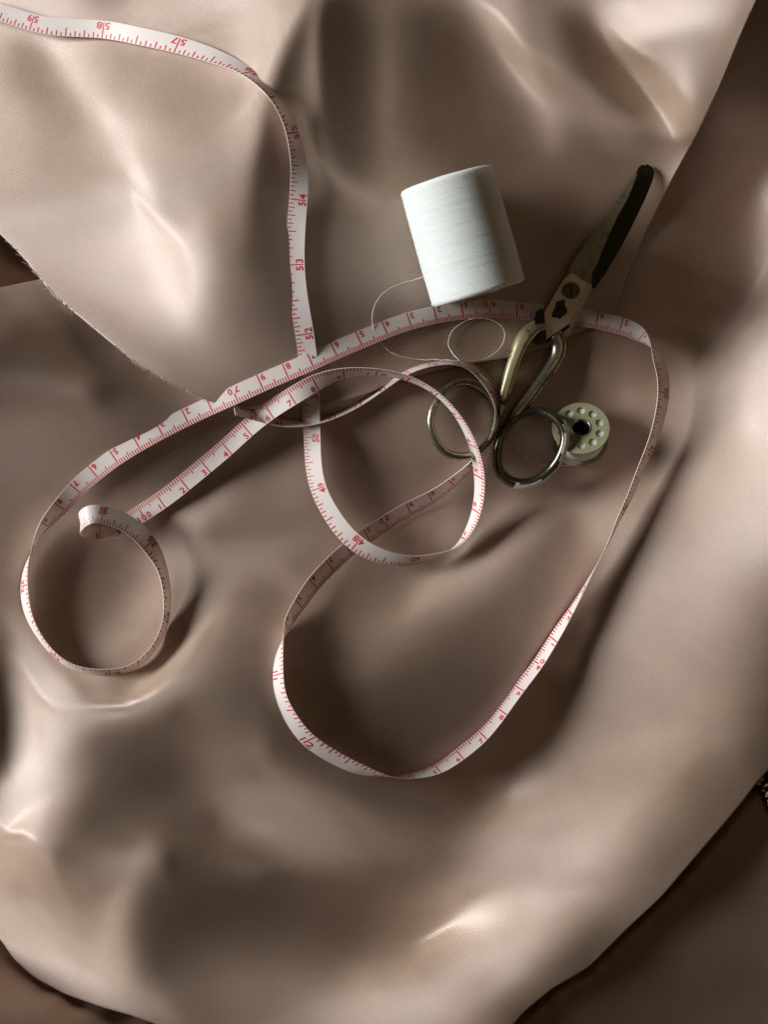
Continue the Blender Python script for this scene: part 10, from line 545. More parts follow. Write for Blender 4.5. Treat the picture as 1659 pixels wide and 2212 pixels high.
[0,1,-1,-1,1,0,1,3,-25,32,-7,1,9,-8,-6,-7,-5,74,-135,72,-7,8,5,-5,2,2,-5,9,3,-11,-3,-12,-6,54,4,35,-76,-111,31,259,-208,-363,487,-84,66,-24,45,-136,-47,56,146,-96,-6,1,18,-86,155,-157,71,-15,1],
[0,0,1,-1,1,-1,-2,7,-21,27,-17,4,-1,6,2,-1,-5,-7,4,9,0,0,13,-2,-22,6,4,-6,-10,7,7,-28,42,-83,73,-79,-20,153,256,-516,-228,919,-526,59,-56,50,-36,40,9,-43,-116,194,-13,-68,-51,-25,290,-198,10,-21,18],
[2,-4,2,1,-2,3,-6,18,-60,133,-118,40,-13,-9,-12,20,16,-34,119,-53,-24,9,-51,-41,48,1,4,5,3,0,-11,21,-5,108,-166,-11,199,152,-911,438,711,-747,251,-4,-17,-11,17,4,-9,-5,36,-130,39,51,44,75,-329,215,-59,17,-56],
[-1,3,-2,0,0,1,-3,11,-52,132,-102,36,9,1,6,-92,39,43,-150,149,-73,-35,88,66,-66,-9,-3,-3,1,10,24,58,50,-234,32,293,-180,-985,1289,-10,-540,218,-19,35,-44,0,71,-57,-19,8,-4,32,-21,2,-10,-26,102,-121,75,-92,334],
[1,-1,-1,1,1,-2,5,-17,75,-308,583,-426,115,-34,-2,35,-3,-27,47,-8,-170,108,-14,15,45,-8,4,5,9,-12,23,12,-227,150,294,-578,-341,1446,-787,-142,168,-31,83,-121,34,31,-43,-11,19,2,5,-9,2,3,2,18,-75,66,-48,381,-502],
[1,-3,4,-2,0,0,1,0,-13,75,-392,641,-301,-18,3,111,-148,16,25,-319,735,-307,-205,27,64,16,-6,-3,13,6,-31,-86,152,38,-564,360,759,-899,212,49,-28,55,-3,-67,36,32,-98,49,15,-1,-7,5,3,0,1,-13,81,-84,305,-582,195],
[-1,3,-3,2,-1,1,-3,4,-4,3,40,-356,240,75,-4,-71,94,5,-41,271,-569,422,338,-320,-253,94,54,9,-34,-1,-17,-97,-28,-65,454,99,-513,245,-67,-29,-9,64,-33,1,9,-65,71,-25,-9,23,0,-3,3,-2,1,26,-139,428,-598,345,4],
[1,-2,2,-2,1,0,2,-2,1,-4,-1,77,-60,-24,12,1,5,-6,14,-64,120,-244,-226,483,359,-392,-129,26,18,7,-59,112,52,27,-115,-94,163,-53,9,-14,-46,310,-457,231,-18,-131,115,9,-29,-13,30,4,-6,0,23,-141,495,-694,375,-116,-58],
[-1,1,1,0,0,-1,-1,1,0,1,0,-18,11,10,-5,0,0,0,-1,10,-23,59,70,-286,-227,540,84,-142,-55,-114,114,12,-31,9,-4,-19,-46,14,28,26,217,-554,429,-124,-24,214,-324,191,-29,-4,-30,11,4,22,-134,504,-731,412,-66,-235,477],
[1,-1,-1,2,-1,0,1,-1,0,0,-1,6,-2,-5,1,2,-1,1,-2,0,5,-18,-13,73,58,-311,-11,156,63,318,-354,14,22,1,-2,-4,1,26,29,8,-68,-4,12,-4,18,-77,187,-207,108,-18,-4,-19,20,-101,455,-706,428,-26,-427,843,-679],
[-1,1,2,-3,1,1,-2,1,2,-2,0,-2,1,2,0,-1,-1,0,2,-1,-1,6,0,-17,-12,76,10,-100,96,-553,569,4,-31,-12,-2,-11,16,5,-18,-73,91,-47,5,-2,4,-8,43,-44,-5,2,8,15,-81,348,-582,372,10,-452,871,-967,833],
[0,0,-1,3,-2,-1,3,-1,-3,2,0,2,-2,0,-2,2,1,-2,2,-2,1,-1,1,2,3,-11,-37,144,-348,431,-159,-65,25,5,-5,25,22,-17,-71,168,-178,81,-19,6,-4,8,-33,90,-63,19,1,-12,73,-293,263,-11,-179,368,-613,1154,-117],
[0,0,1,-2,2,0,-2,0,2,-1,2,-4,3,-2,3,-3,0,4,-4,2,-2,0,0,0,5,-22,81,-211,126,142,-181,68,-9,0,6,-2,-52,46,38,199,-433,250,-62,15,-3,-5,16,-24,17,-4,-4,12,-29,39,74,-209,202,-291,872,-8,-3666],
[0,-1,2,-1,0,0,1,0,-1,0,-2,4,-3,2,-2,1,1,-9,6,3,1,1,0,-2,-16,57,-81,-151,471,-355,114,-39,-4,0,-11,-71,154,1,90,-499,457,-144,32,-11,3,23,-46,31,-11,-3,12,-17,34,93,-310,345,-373,816,81,-3855,6168],
[0,1,-3,4,-2,1,-2,0,2,0,-1,-1,1,0,1,-1,-4,33,-21,-16,2,-3,1,11,28,-88,-213,669,-522,159,-39,14,-3,-5,-13,113,-163,100,-166,146,-28,7,2,11,1,-96,160,-25,-49,22,9,-124,390,-541,298,-123,-71,1382,-4367,6081,-4154],
[0,-1,3,-3,2,-2,2,0,-2,0,3,-2,0,0,1,-9,33,-142,88,60,-7,8,-2,-61,-9,-16,451,-597,256,-45,5,-10,1,-1,28,-75,149,-278,97,80,-8,6,-9,-39,6,286,-232,-52,79,-4,-192,590,-852,486,140,-987,3062,-6193,6952,-4224,1542],
[0,0,0,1,-2,2,-2,2,-1,1,-2,1,1,-2,0,7,-23,-29,40,-36,30,-19,7,120,-144,150,-163,277,-258,27,-2,12,5,3,-7,22,-142,155,-8,-22,11,-28,44,130,23,-374,163,36,-2,-154,573,-777,285,329,-1530,4569,-8007,8128,-4682,1604,-399],
[-1,4,-3,-3,3,1,2,-5,3,-2,1,0,-1,2,0,-5,13,176,-238,13,-3,43,-10,-91,275,-76,-206,-47,164,2,4,-15,-2,-1,1,-1,31,-28,-6,10,-105,329,-123,-160,-61,186,-117,34,-109,404,-532,57,639,-1660,4731,-8845,9138,-5147,1664,-390,67],
[11,-22,16,2,-7,-7,-2,15,-8,4,-3,2,0,-2,0,4,-14,-21,136,-47,-31,-49,-24,29,-158,4,334,-89,86,-242,52,33,3,10,-11,6,-22,-11,38,-71,505,-636,113,49,-11,-77,100,-25,221,-230,-235,740,-1396,3340,-6564,7574,-4657,1554,-358,41,9],
[-38,78,-56,13,11,12,-15,-25,26,-7,2,-2,0,2,-2,3,-1,-4,-68,123,-37,16,38,-26,18,-24,-247,87,-5,458,-198,-111,-42,-21,73,90,19,-128,-41,189,-586,315,23,-26,50,124,-22,-6,97,-471,780,-1170,1548,-1980,2385,-1710,636,-161,-6,25,-2],
[285,-430,81,43,1,-36,75,5,-46,20,5,-4,3,-2,-1,11,-65,255,-152,-280,209,35,-27,56,-38,-35,144,-46,-138,-310,278,197,84,58,-130,-158,-82,118,20,-109,36,121,-75,73,35,-50,-121,398,-709,684,-729,617,1173,-3485,3250,-1365,321,-92,28,-4,-7],
[17,156,-108,-236,49,246,-212,76,47,-47,2,15,-9,4,2,-15,82,-362,494,185,-492,-10,108,-117,-9,135,-90,52,103,94,-170,-113,-27,-5,162,15,-57,142,10,-141,185,-143,36,-12,-45,-127,542,-864,408,261,-1370,4054,-6881,6859,-3698,980,-196,38,-6,3,-3],
[-200,106,177,327,-372,-409,555,-207,-26,86,-51,11,8,-6,1,0,-17,119,-387,152,314,-212,-133,159,169,-125,7,-64,-32,22,76,12,7,-67,-196,75,302,-283,58,151,-88,49,-39,-47,-58,525,-898,271,1094,-3312,7679,-11435,9850,-4976,1567,-327,29,6,0,0,7],
[-487,904,-411,-379,782,38,-935,554,-19,-108,98,-56,16,5,-1,3,-8,-31,251,-646,247,373,23,-97,-158,40,11,25,-12,-40,-42,3,-2,-10,135,-35,-212,531,-330,-143,68,0,47,-9,439,-919,466,1060,-3977,8975,-13697,12651,-6525,1922,-422,44,-1,-4,5,-1,-2],
[2173,-4124,1171,1613,-1449,583,811,-1225,471,17,-75,62,-32,-2,0,2,7,71,-615,981,-277,-234,23,22,43,-9,-3,-4,20,0,-5,-21,-13,46,-64,56,296,-628,193,149,6,-55,-26,364,-826,560,698,-3516,8890,-13558,12296,-6563,2080,-429,38,14,-6,3,-4,1,2],
[-1633,4219,-1497,-4038,4215,-1703,131,968,-1042,460,-40,-55,17,0,4,-17,54,-406,915,-641,54,61,-4,-7,-12,-1,-7,-3,-4,10,12,30,-12,-50,52,79,-441,275,92,61,-160,156,258,-714,418,512,-3201,8408,-13147,11884,-5795,1604,-345,6,23,-9,9,-6,1,-2,4],
[541,-1922,725,4758,-7538,4629,-1708,627,288,-690,176,125,7,5,-22,23,-166,440,-415,142,1,-22,-10,3,0,9,12,6,-21,-14,4,-22,-9,50,23,-277,229,167,-24,-207,407,-244,-546,467,460,-2731,7966,-13208,12084,-5784,1424,-235,-10,29,-16,18,-3,1,-4,1,-2],
[35,358,-114,-2886,6709,-7429,4935,-2325,964,-64,-43,-269,1,10,94,47,131,-174,-27,47,-34,15,11,-1,6,-2,-2,-1,10,5,-25,-11,49,15,-291,646,28,-662,165,375,-653,211,246,-20,-2093,7335,-12917,12883,-6677,1623,-239,-23,30,-15,16,-3,4,-1,0,-4,0],
[104,-166,27,966,-3067,6175,-8291,5853,-1831,343,-287,330,22,-64,-195,-113,20,263,-46,-75,28,-2,4,10,8,-4,-2,3,-22,-10,84,86,-184,-143,1093,-1082,-523,865,-82,-583,648,-346,-167,-605,5977,-12429,12860,-7359,2264,-384,-2,29,-1,8,-4,1,1,0,1,1,-10],
[57,-16,33,-189,808,-2610,6849,-9425,4328,770,-145,-446,-225,113,234,133,-311,-180,114,163,-7,-2,-10,-9,-7,15,18,11,60,60,-151,-225,240,528,-1587,592,841,-373,-325,414,-439,-258,2468,40,-8716,12080,-7253,2413,-524,24,30,0,-5,6,1,-2,0,0,-5,-5,28],
[8,46,-48,-23,-188,686,-2587,7336,-5679,-2587,2199,934,568,-313,-428,-225,453,124,-276,-125,13,44,60,27,18,-16,-15,60,-115,-179,119,298,-57,-739,797,261,-480,-232,251,-150,-215,3951,-7646,2342,6045,-6066,2200,-522,44,38,-8,-6,8,-2,-2,2,-3,-8,14,39,-125],
[-65,35,-24,43,76,-218,480,-2676,2944,3442,-3380,-1552,-1269,1313,1080,548,-665,-407,488,-73,-9,-85,-110,-35,-8,82,92,-207,71,249,-13,-223,-131,401,-55,-234,-235,310,83,270,2196,-8932,10180,-2989,-1907,1470,-400,34,30,-20,2,4,0,1,3,-10,-5,44,-31,-210,547],
[-126,92,37,6,-50,26,-92,572,-494,-2116,1819,1532,1732,-2118,-1350,-2039,2590,685,-865,78,-5,92,104,17,-3,-109,-158,153,73,-180,-52,86,117,-97,39,-512,995,-387,-433,1883,-6234,9643,-6526,1478,326,-272,37,20,-12,4,-5,-1,-3,2,-6,6,64,-208,165,567,-922],
[-89,89,5,-26,27,24,-13,-134,107,580,-383,-814,-1049,1319,700,3352,-4225,-1615,2553,-268,151,-230,-145,-1,-28,84,81,-37,-92,97,7,2,-31,22,-207,894,-1709,1509,1636,-6918,8760,-5783,2228,-382,-96,50,6,-4,1,-2,2,-4,1,-6,19,28,-326,803,-366,-723,648],
[-108,119,-13,-1,-10,-4,31,14,-37,-132,89,236,250,-323,-163,-2175,2886,2580,-4012,188,-495,860,451,-59,64,-225,-112,88,47,-202,182,-94,-9,18,120,-1067,3919,-3538,-3338,8267,-5871,2073,-568,43,45,-12,-2,1,-1,4,-1,2,-7,16,-74,-77,925,-1354,355,398,-210],
[137,-127,-18,14,0,-1,-6,2,-7,13,-3,-74,-52,67,65,564,-985,-1706,2550,463,661,-1239,-765,200,-460,767,282,-272,-242,819,-839,383,226,-845,1103,509,-5343,3795,3349,-4447,1876,-498,80,19,-15,3,-5,1,4,-2,3,-6,16,-70,274,245,-1243,1001,-181,-81,43]]
, 32.0, 0)



def smooth_line(pts, n, k=3):
    """resample a polyline evenly by length after rounding its corners a little"""
    P = np.array(pts, float)
    d = np.r_[0, np.cumsum(np.hypot(*np.diff(P, axis=0).T))]
    t = np.linspace(0, d[-1], n * 4)
    Q = np.stack([np.interp(t, d, P[:, 0]), np.interp(t, d, P[:, 1])], 1)
    r = max(2, int(14 / (d[-1] / (n * 4))))
    ker = np.hanning(2 * r + 1); ker /= ker.sum()
    for _ in range(k):
        R = np.stack([np.convolve(np.pad(Q[:, c], r, mode='reflect', reflect_type='odd'), ker, 'valid') for c in (0, 1)], 1)
        R[0], R[-1] = Q[0], Q[-1]
        Q = R
    d = np.r_[0, np.cumsum(np.hypot(*np.diff(Q, axis=0).T))]
    t = np.linspace(0, d[-1], n)
    return np.stack([np.interp(t, d, Q[:, 0]), np.interp(t, d, Q[:, 1])], 1)


def ats(px, py, z):
    k = (CAM_H - z) / CAM_H / PXM
    return np.stack([(px - 829.5) * k, (1106 - py) * k, z], -1)


def grid_mesh(name, V, mat, parent):
    nv, nu = V.shape[:2]
    me = bpy.data.meshes.new(name)
    idx = np.arange(nv * nu).reshape(nv, nu)
    F = np.stack([idx[:-1, :-1], idx[1:, :-1], idx[1:, 1:], idx[:-1, 1:]], -1).reshape(-1, 4)
    me.vertices.add(nv * nu)
    me.vertices.foreach_set('co', V.reshape(-1).astype(np.float32))
    me.loops.add(len(F) * 4)
    me.loops.foreach_set('vertex_index', F.reshape(-1).astype(np.int32))
    me.polygons.add(len(F))
    me.polygons.foreach_set('loop_start', np.arange(0, len(F) * 4, 4, dtype=np.int32))
    me.polygons.foreach_set('use_smooth', np.ones(len(F), bool))
    me.update(calc_edges=True)
    me.materials.append(mat)
    o = bpy.data.objects.new(name, me)
    COL.objects.link(o)
    o.parent = parent
    return o


THIN = [(0.00012, -0.00008), (0.00015, -0.00025), (0.00008, -0.0004), (-0.0008, -0.0006), (-0.0022, -0.0014)]
ROLL = [(0.0002, -0.00015), (0.0003, -0.0005), (0.0002, -0.0010), (-0.0008, -0.0024), (-0.004, -0.0060)]


def skirt(line, z, prof, outward):
    """rows of cloth turned under along an edge; prof: (n, rows, 2)"""
    d = np.gradient(line, axis=0)
    d /= np.maximum(np.hypot(d[:, 0], d[:, 1])[:, None], 1e-9)
    nrm = np.stack([-d[:, 1], d[:, 0]], 1) * outward
    rows = []
    for r in range(prof.shape[1]):
        q = line + nrm * prof[:, r, 0:1] * PXM
        rows.append(ats(q[:, 0], q[:, 1], z + prof[:, r, 1]))
    return np.stack(rows)


def ruled(top, bot, n):
    v = np.linspace(0, 1, n)[:, None, None]
    return top[None] * (1 - v) + bot[None] * v


TOP_EDGE = [(-400, 330), (-60, 452), (0, 505), (55, 560), (115, 637), (180, 690), (300, 790), (375, 830), (430, 857), (500, 882), (575, 884), (650, 878), (700, 872), (750, 863), (800, 847), (829, 832), (930, 803), (1005, 786), (1090, 773), (1180, 750), (1245, 718), (1310, 692), (1330, 670), (1350, 600), (1395, 500), (1455, 380), (1505, 290), (1555, 185), (1600, 75), (1634, 0), (1700, -150)]
MAIN_BACK = [(-400, 660), (-80, 640), (0, 623), (50, 612), (95, 603), (200, 560), (400, 480), (800, 400), (1150, 300), (1350, 60), (1430, -150), (2060, -150)]
MAIN_EDGE = [(-400, 1850), (-80, 1965), (0, 2026), (30, 2071), (75, 2111), (140, 2146), (225, 2176), (280, 2191), (340, 2212), (430, 2265), (700, 2330), (1000, 2300), (1109, 2212), (1130, 2186), (1190, 2136), (1270, 2090), (1354, 2006), (1429, 1936), (1489, 1866), (1554, 1791), (1604, 1731), (1634, 1691), (1680, 1640), (1800, 1520), (2060, 1300)]

satin_cloth = bpy.data.objects.new('satin_cloth', None)
satin_cloth.location = (0, 0, -0.045)
COL.objects.link(satin_cloth)
tag(satin_cloth, 'rose beige satin cloth draped in soft folds under all the sewing things', 'cloth')

# main drape
nu = 460
bot, top = smooth_line(MAIN_EDGE, nu), smooth_line(MAIN_BACK, nu)
P = ruled(top, bot, 440)
z = relief_main(P[..., 0], P[..., 1])
V = ats(P[..., 0], P[..., 1], z)
prof = np.tile(np.array(ROLL)[None], (nu, 1, 1))
V = np.concatenate([skirt(top, z[0], prof, -1)[::-1], V, skirt(bot, z[-1], prof, 1)])
V[..., 2] += 0.045
main_drape = grid_mesh('main_drape', V, SATIN, satin_cloth)

# upper end of the cloth folded over it, with a cut edge along its left and lower side
nu = 520
bot = smooth_line(TOP_EDGE, nu, 2)
top = np.stack([np.linspace(-400, 1700, nu), np.full(nu, -150.0)], 1)
P = ruled(top, bot, 260)
z = relief_top(P[..., 0], P[..., 1])
V = ats(P[..., 0], P[..., 1], z)
f = np.clip((bot[:, 0] - 1325) / 25, 0, 1)[:, None, None]
prof = np.array(THIN)[None] * (1 - f) + np.array(ROLL)[None] * f
V = np.concatenate([V, skirt(bot, z[-1], prof, 1)])
V[..., 2] += 0.045
top_fold = grid_mesh('folded_end', V, SATIN, satin_cloth)

# lowest turn of the cloth, seen past the edges of the drape
gx, gy = np.meshgrid(np.linspace(-420, 2080, 200), np.linspace(-170, 2420, 220))
V = ats(gx, gy, np.maximum(relief_low(gx, gy), -0.047))
V[..., 2] += 0.045
under_fold = grid_mesh('under_fold', V, SATIN, satin_cloth)


def cloth_z(px, py):
    """height of the uppermost cloth layer at a picture position"""
    px, py = float(px), float(py)
    return float(relief_top(px, py)) if inside_top(px, py) else float(relief_main(px, py))


def inside_top(x, y):
    P = TOP_EDGE + [(1700, -400), (-400, -400)]
    ins = False
    for (x1, y1), (x2, y2) in zip(P, P[1:] + P[:1]):
        if (y1 > y) != (y2 > y) and x < (x2 - x1) * (y - y1) / (y2 - y1) + x1:
            ins = not ins
    return ins


# table under everything
bm = bmesh.new()
bmesh.ops.create_grid(bm, x_segments=1, y_segments=1, size=0.8)
me = bpy.data.meshes.new('tabletop'); bm.to_mesh(me); bm.free()
TABLE, _, b = new_mat('dark_wood')
b.inputs['Base Color'].default_value = (0.02, 0.014, 0.01, 1)
b.inputs['Roughness'].default_value = 0.6
me.materials.append(TABLE)
table = bpy.data.objects.new('tabletop', me)
COL.objects.link(table)
table.location.z = -0.05
tag(table, kind='structure')


# ------------------------------------------------------------------ curves through points
def spline(P, n, t=None):
    """natural cubic spline through rows of P, n even samples over parameter t"""
    P = np.asarray(P, float)
    m = len(P)
    if t is None:
        t = np.r_[0, np.cumsum(np.maximum(np.linalg.norm(np.diff(P[:, :2], axis=0), axis=1), 1e-6))]
    h = np.diff(t)
    A = np.zeros((m, m)); R = np.zeros_like(P)
    A[0, 0] = A[-1, -1] = 1
    for i in range(1, m - 1):
        A[i, i - 1], A[i, i], A[i, i + 1] = h[i - 1], 2 * (h[i - 1] + h[i]), h[i]
        R[i] = 6 * ((P[i + 1] - P[i]) / h[i] - (P[i] - P[i - 1]) / h[i - 1])
    M = np.linalg.solve(A, R)
    x = np.linspace(t[0], t[-1], n)
    k = np.clip(np.searchsorted(t, x) - 1, 0, m - 2)
    a = (t[k + 1] - x)[:, None]; b = (x - t[k])[:, None]; hk = h[k][:, None]
    return (M[k] * a ** 3 + M[k + 1] * b ** 3) / (6 * hk) + (P[k] / hk - M[k] * hk / 6) * a + (P[k + 1] / hk - M[k + 1] * hk / 6) * b, x, t


def mesh_obj(name, verts, faces, mats, parent=None, smooth=True, mat_idx=None):
    me = bpy.data.meshes.new(name)
    me.from_pydata([tuple(v) for v in verts], [], faces)
    for m in (mats if isinstance(mats, (list, tuple)) else [mats]):
        me.materials.append(m)
    if smooth:
        me.polygons.foreach_set('use_smooth', [True] * len(me.polygons))
    if mat_idx is not None:
        me.polygons.foreach_set('material_index', mat_idx)
    me.update()
    o = bpy.data.objects.new(name, me)
    COL.objects.link(o)
    if parent is not None:
        o.parent = parent
        o.location = -parent.location
    return o


# ------------------------------------------------------------------ measuring tape
TAPE_W, TAPE_T = 0.0066, 0.00022
RIBBON, nt, b = new_mat('tape_ribbon')
b.inputs['Base Color'].default_value = (0.88, 0.80, 0.75, 1)
b.inputs['Roughness'].default_value = 0.42
sheer = nt.nodes.new('ShaderNodeBsdfTranslucent')              # thin coated cloth lets some daylight through
sheer.inputs['Color'].default_value = (0.86, 0.74, 0.67, 1)
blend = nt.nodes.new('ShaderNodeMixShader')
blend.inputs[0].default_value = 0.30
nt.links.new(b.outputs[0], blend.inputs[1])
nt.links.new(sheer.outputs[0], blend.inputs[2])
nt.links.new(blend.outputs[0], [n for n in nt.nodes if n.type == 'OUTPUT_MATERIAL'][0].inputs[0])
b.inputs['Specular IOR Level'].default_value = 0.45
PRINT, nt, b = new_mat('red_print')
b.inputs['Base Color'].default_value = (0.56, 0.02, 0.035, 1)
b.inputs['Roughness'].default_value = 0.5

# picture x, y, printed position in cm, gap to the cloth in mm, roll in degrees
# (0: inch side up, +-90: on edge, +-180: centimetre side up)
TAPE = [
    (-70, 10, 152.6, 6, 10), (0, 27, 151.2, 5, 8), (92, 54, 149.4, 4, 0), (222, 64, 147.32, 4, -5), (300, 78, 146.0, 4, 0), (383, 97, 144.78, 3, 10),
    (465, 123, 143.5, 3, 28), (535, 157, 142.24, 3.5, 50), (585, 203, 141.1, 3.5, 58), (617, 250, 140.3, 3.2, 50), (635, 300, 139.5, 3, 42), (646, 365, 138.3, 2.5, 26),
    (644, 432, 137.16, 2, 10), (639, 505, 135.8, 1.5, 0), (638, 572, 134.62, 1.2, 0), (645, 645, 133.4, 1.2, 0), (658, 722, 132.08, 1.2, 0), (666, 785, 130.9, 1.4, -3),
    (671, 852, 129.54, 2, -8), (672, 900, 128.3, 3, -16), (674, 945, 127.0, 4, -20), (677, 1000, 125.7, 5, -22), (688, 1055, 124.46, 6, -22), (712, 1105, 123.4, 7.5, -18),
    (770, 1174, 121.92, 9.5, -16), (835, 1205, 120.6, 8.5, -38), (895, 1211, 119.4, 7, -58), (948, 1199, 118.2, 6.5, -76), (985, 1181, 117.4, 6.5, -95), (1012, 1148, 116.7, 7, -112),
    (1031, 1098, 115.9, 8, -119), (1036, 1030, 115.0, 10, -119), (1025, 970, 114.1, 12, -110), (1000, 915, 113.2, 12.5, -104), (965, 870, 112.4, 12, -100), (920, 835, 111.6, 10, -100),
    (870, 814, 110.8, 8.5, -103), (800, 803, 109.8, 7.5, -108), (735, 808, 108.9, 6.5, -122), (680, 828, 108.0, 5.5, -150), (629, 857, 107.0, 5, -175), (581, 888, 106.0, 5, -180),
    (532, 927, 105.0, 4, -180), (488, 967, 104.0, 3, -180), (442, 1006, 103.0, 2.5, -180), (396, 1044, 102.0, 2.2, -180), (346, 1082, 101.0, 2, -180), (296, 1115, 99.78, 2, -180),
]
HAIRPIN = [  # x, y, cm, gap mm, explicit direction of the inch edge (x, y up, z)
    (256, 1138, 98.9, 2.5, (0.45, -0.85, -0.05)), (214, 1146, 98.0, 3.2, (0.15, -0.98, -0.1)), (186, 1142, 97.1, 4.8, (0.1, -0.98, -0.1)), (173, 1130, 96.2, 8, (0.1, -0.98, -0.1)),
    (181, 1118, 95.2, 11, (0.0, -0.99, -0.05)), (219, 1111, 93.98, 12.2, (-0.05, -0.99, 0.05)), (272, 1131, 92.8, 11, (-0.40, -0.88, 0.25)), (321, 1175, 91.44, 9, (-0.62, -0.60, 0.50)),
]
TAPE2 = [
    (346, 1220, 90.6, 7, 60), (359, 1275, 89.8, 5.5, 71), (358, 1334, 88.9, 4.5, 76), (343, 1380, 88.0, 4, 77), (318, 1415, 87.3, 4, 75), (283, 1441, 86.8, 4, 73),
    (234, 1452, 86.36, 4, 66), (185, 1449, 85.2, 4, 66), (142, 1433, 84.3, 3.8, 66), (84, 1374, 83.0, 4, 62), (62, 1330, 82.3, 4, 56), (52, 1279, 81.5, 4, 54),
    (55, 1230, 80.7, 4.2, 66), (72, 1178, 79.8, 4.4, 90), (97, 1133, 79.0, 4.2, 118), (130, 1095, 78.0, 3.5, 145), (163, 1057, 77.0, 3, 160), (202, 1022, 76.0, 2.4, 172),
    (246, 989, 75.0, 2, 180), (295, 958, 74.0, 1.6, 180), (345, 930, 73.0, 1.4, 180), (400, 902, 72.0, 1.4, 180), (453, 877, 71.0, 1.6, 180), (507, 853, 70.0, 2, 180),
    (562, 828, 69.0, 2.2, 180), (617, 804, 68.0, 2.6, 180), (671, 781, 67.0, 2.8, 180), (722, 758, 66.0, 2.2, 180), (776, 735, 65.0, 1.6, 180), (832, 712, 64.0, 1.2, 180),
    (884, 694, 63.0, 1.2, 180), (940, 680, 62.0, 1.2, 180), (998, 671, 61.0, 1.2, 180), (1058, 667, 60.0, 1.2, 180), (1117, 671, 59.0, 1.2, 180), (1177, 677, 58.0, 1.0, 180),
    (1235, 684, 57.0, 1.4, 180), (1290, 692, 56.0, 3, 176), (1342, 704, 55.0, 5.5, 165), (1380, 721, 54.2, 7.5, 138), (1404, 745, 53.4, 8.5, 88), (1420, 772, 52.7, 9.5, 52),
    (1432, 808, 51.8, 10.5, 38), (1434, 848, 50.8, 11, 40), (1425, 905, 49.7, 11, 46), (1407, 961, 48.5, 10.5, 54), (1383, 1018, 47.3, 10, 60), (1360, 1075, 46.2, 9.5, 64),
    (1339, 1118, 45.4, 9, 70), (1314, 1175, 44.5, 8, 78), (1286, 1227, 43.7, 7, 84), (1261, 1273, 42.9, 6, 92), (1236, 1317, 42.1, 5.2, 102), (1211, 1357, 41.4, 4.6, 114),
    (1196, 1381, 41.0, 4.3, 118), (1163, 1433, 40.0, 3.8, 122), (1122, 1487, 39.0, 3.6, 124), (1085, 1537, 38.0, 3.6, 127), (1043, 1588, 37.0, 3.6, 130), (993, 1630, 36.0, 3.6, 130),
    (945, 1661, 35.0, 3.6, 118), (895, 1675, 34.1, 3.8, 102), (850, 1679, 33.4, 3.8, 84), (808, 1672, 32.8, 3.8, 62), (772, 1660, 32.2, 3.6, 46), (735, 1643, 31.6, 3.4, 38),
    (700, 1623, 31.0, 3.2, 34), (666, 1598, 30.48, 3.2, 34), (640, 1568, 29.8, 3.2, 38), (619, 1534, 29.2, 3.3, 42), (605, 1498, 28.6, 3.4, 46), (600, 1457, 27.94, 3.5, 50),
    (602, 1419, 27.2, 3.7, 64), (609, 1383, 26.6, 3.9, 86), (621, 1347, 25.9, 3.9, 112), (646, 1306, 25.0, 3.6, 134), (677, 1262, 24.0, 3.2, 146), (713, 1223, 23.0, 3, 152),
    (752, 1187, 22.0, 2.8, 154), (793, 1157, 21.0, 2.6, 154), (833, 1130, 20.0, 2.6, 150), (883, 1100, 19.0, 2.6, 146), (935, 1073, 17.9, 3, 138), (985, 1036, 16.8, 3.4, 124),
    (1020, 1004, 15.9, 3.6, 114), (1055, 960, 14.9, 3.6, 106), (1073, 910, 14.0, 3.6, 104), (1069, 860, 13.1, 3.4, 115), (1047, 818, 12.3, 3, 128), (1020, 794, 11.6, 2.6, 124),
    (985, 783, 10.9, 2.6, 114), (940, 785, 10.2, 2.8, 110), (900, 795, 9.4, 2.8, 112), (865, 812, 8.7, 2.6, 112), (830, 836, 8.0, 2.4, 110), (790, 864, 7.2, 2.6, 108),
    (745, 889, 6.4, 2.8, 108), (700, 906, 5.6, 2.8, 110), (650, 915, 4.7, 2.8, 112), (600, 910, 3.9, 2.6, 122), (550, 896, 3.0, 2.4, 124), (505, 882, 2.2, 2.0, 128),
]


def tape_controls():
    rows = [list(r) for r in TAPE] + [list(r) for r in HAIRPIN] + [list(r) for r in TAPE2]
    xy = np.array([[r[0], -r[1]] for r in rows], float)
    t = np.gradient(xy, axis=0)
    t = -t / np.maximum(np.linalg.norm(t, axis=1)[:, None], 1e-6)      # direction of rising numbers
    out = []
    for r, d in zip(rows, t):
        z = cloth_z(r[0], r[1]) + r[3] / 1000
        if isinstance(r[4], tuple):
            a = np.array(r[4], float)
        else:
            f = math.radians(r[4])
            a = np.array([-d[1] * math.cos(f), d[0] * math.cos(f), math.sin(f)])
        a = a / np.linalg.norm(a)
        out.append([r[0], r[1], z, r[2], *a])
    out = np.array(out)
    # let the tape bridge over small dips: smooth heights along it, never sinking below the cloth gap
    z0 = out[:, 2].copy()
    for _ in range(2):
        zs = out[:, 2].copy()
        zs[1:-1] = (zs[:-2] + 2 * zs[1:-1] + zs[2:]) / 4
        out[:, 2] = np.maximum(zs, z0 - 0.0005)
    return out


ctl = tape_controls()
NS = 1500
C, xs_, t_ = spline(ctl, NS)
pos = np.array([at(c[0], c[1], c[2]) for c in C])
tan = np.gradient(pos, axis=0)
tan = -tan / np.linalg.norm(tan, axis=1)[:, None]
edge = C[:, 4:7]
edge = edge - tan * (edge * tan).sum(1)[:, None]
edge /= np.linalg.norm(edge, axis=1)[:, None]
nor = np.cross(tan, edge)
# printed position along the ribbon (kept monotone), in cm
cm = np.interp(xs_, t_, ctl[:, 3])

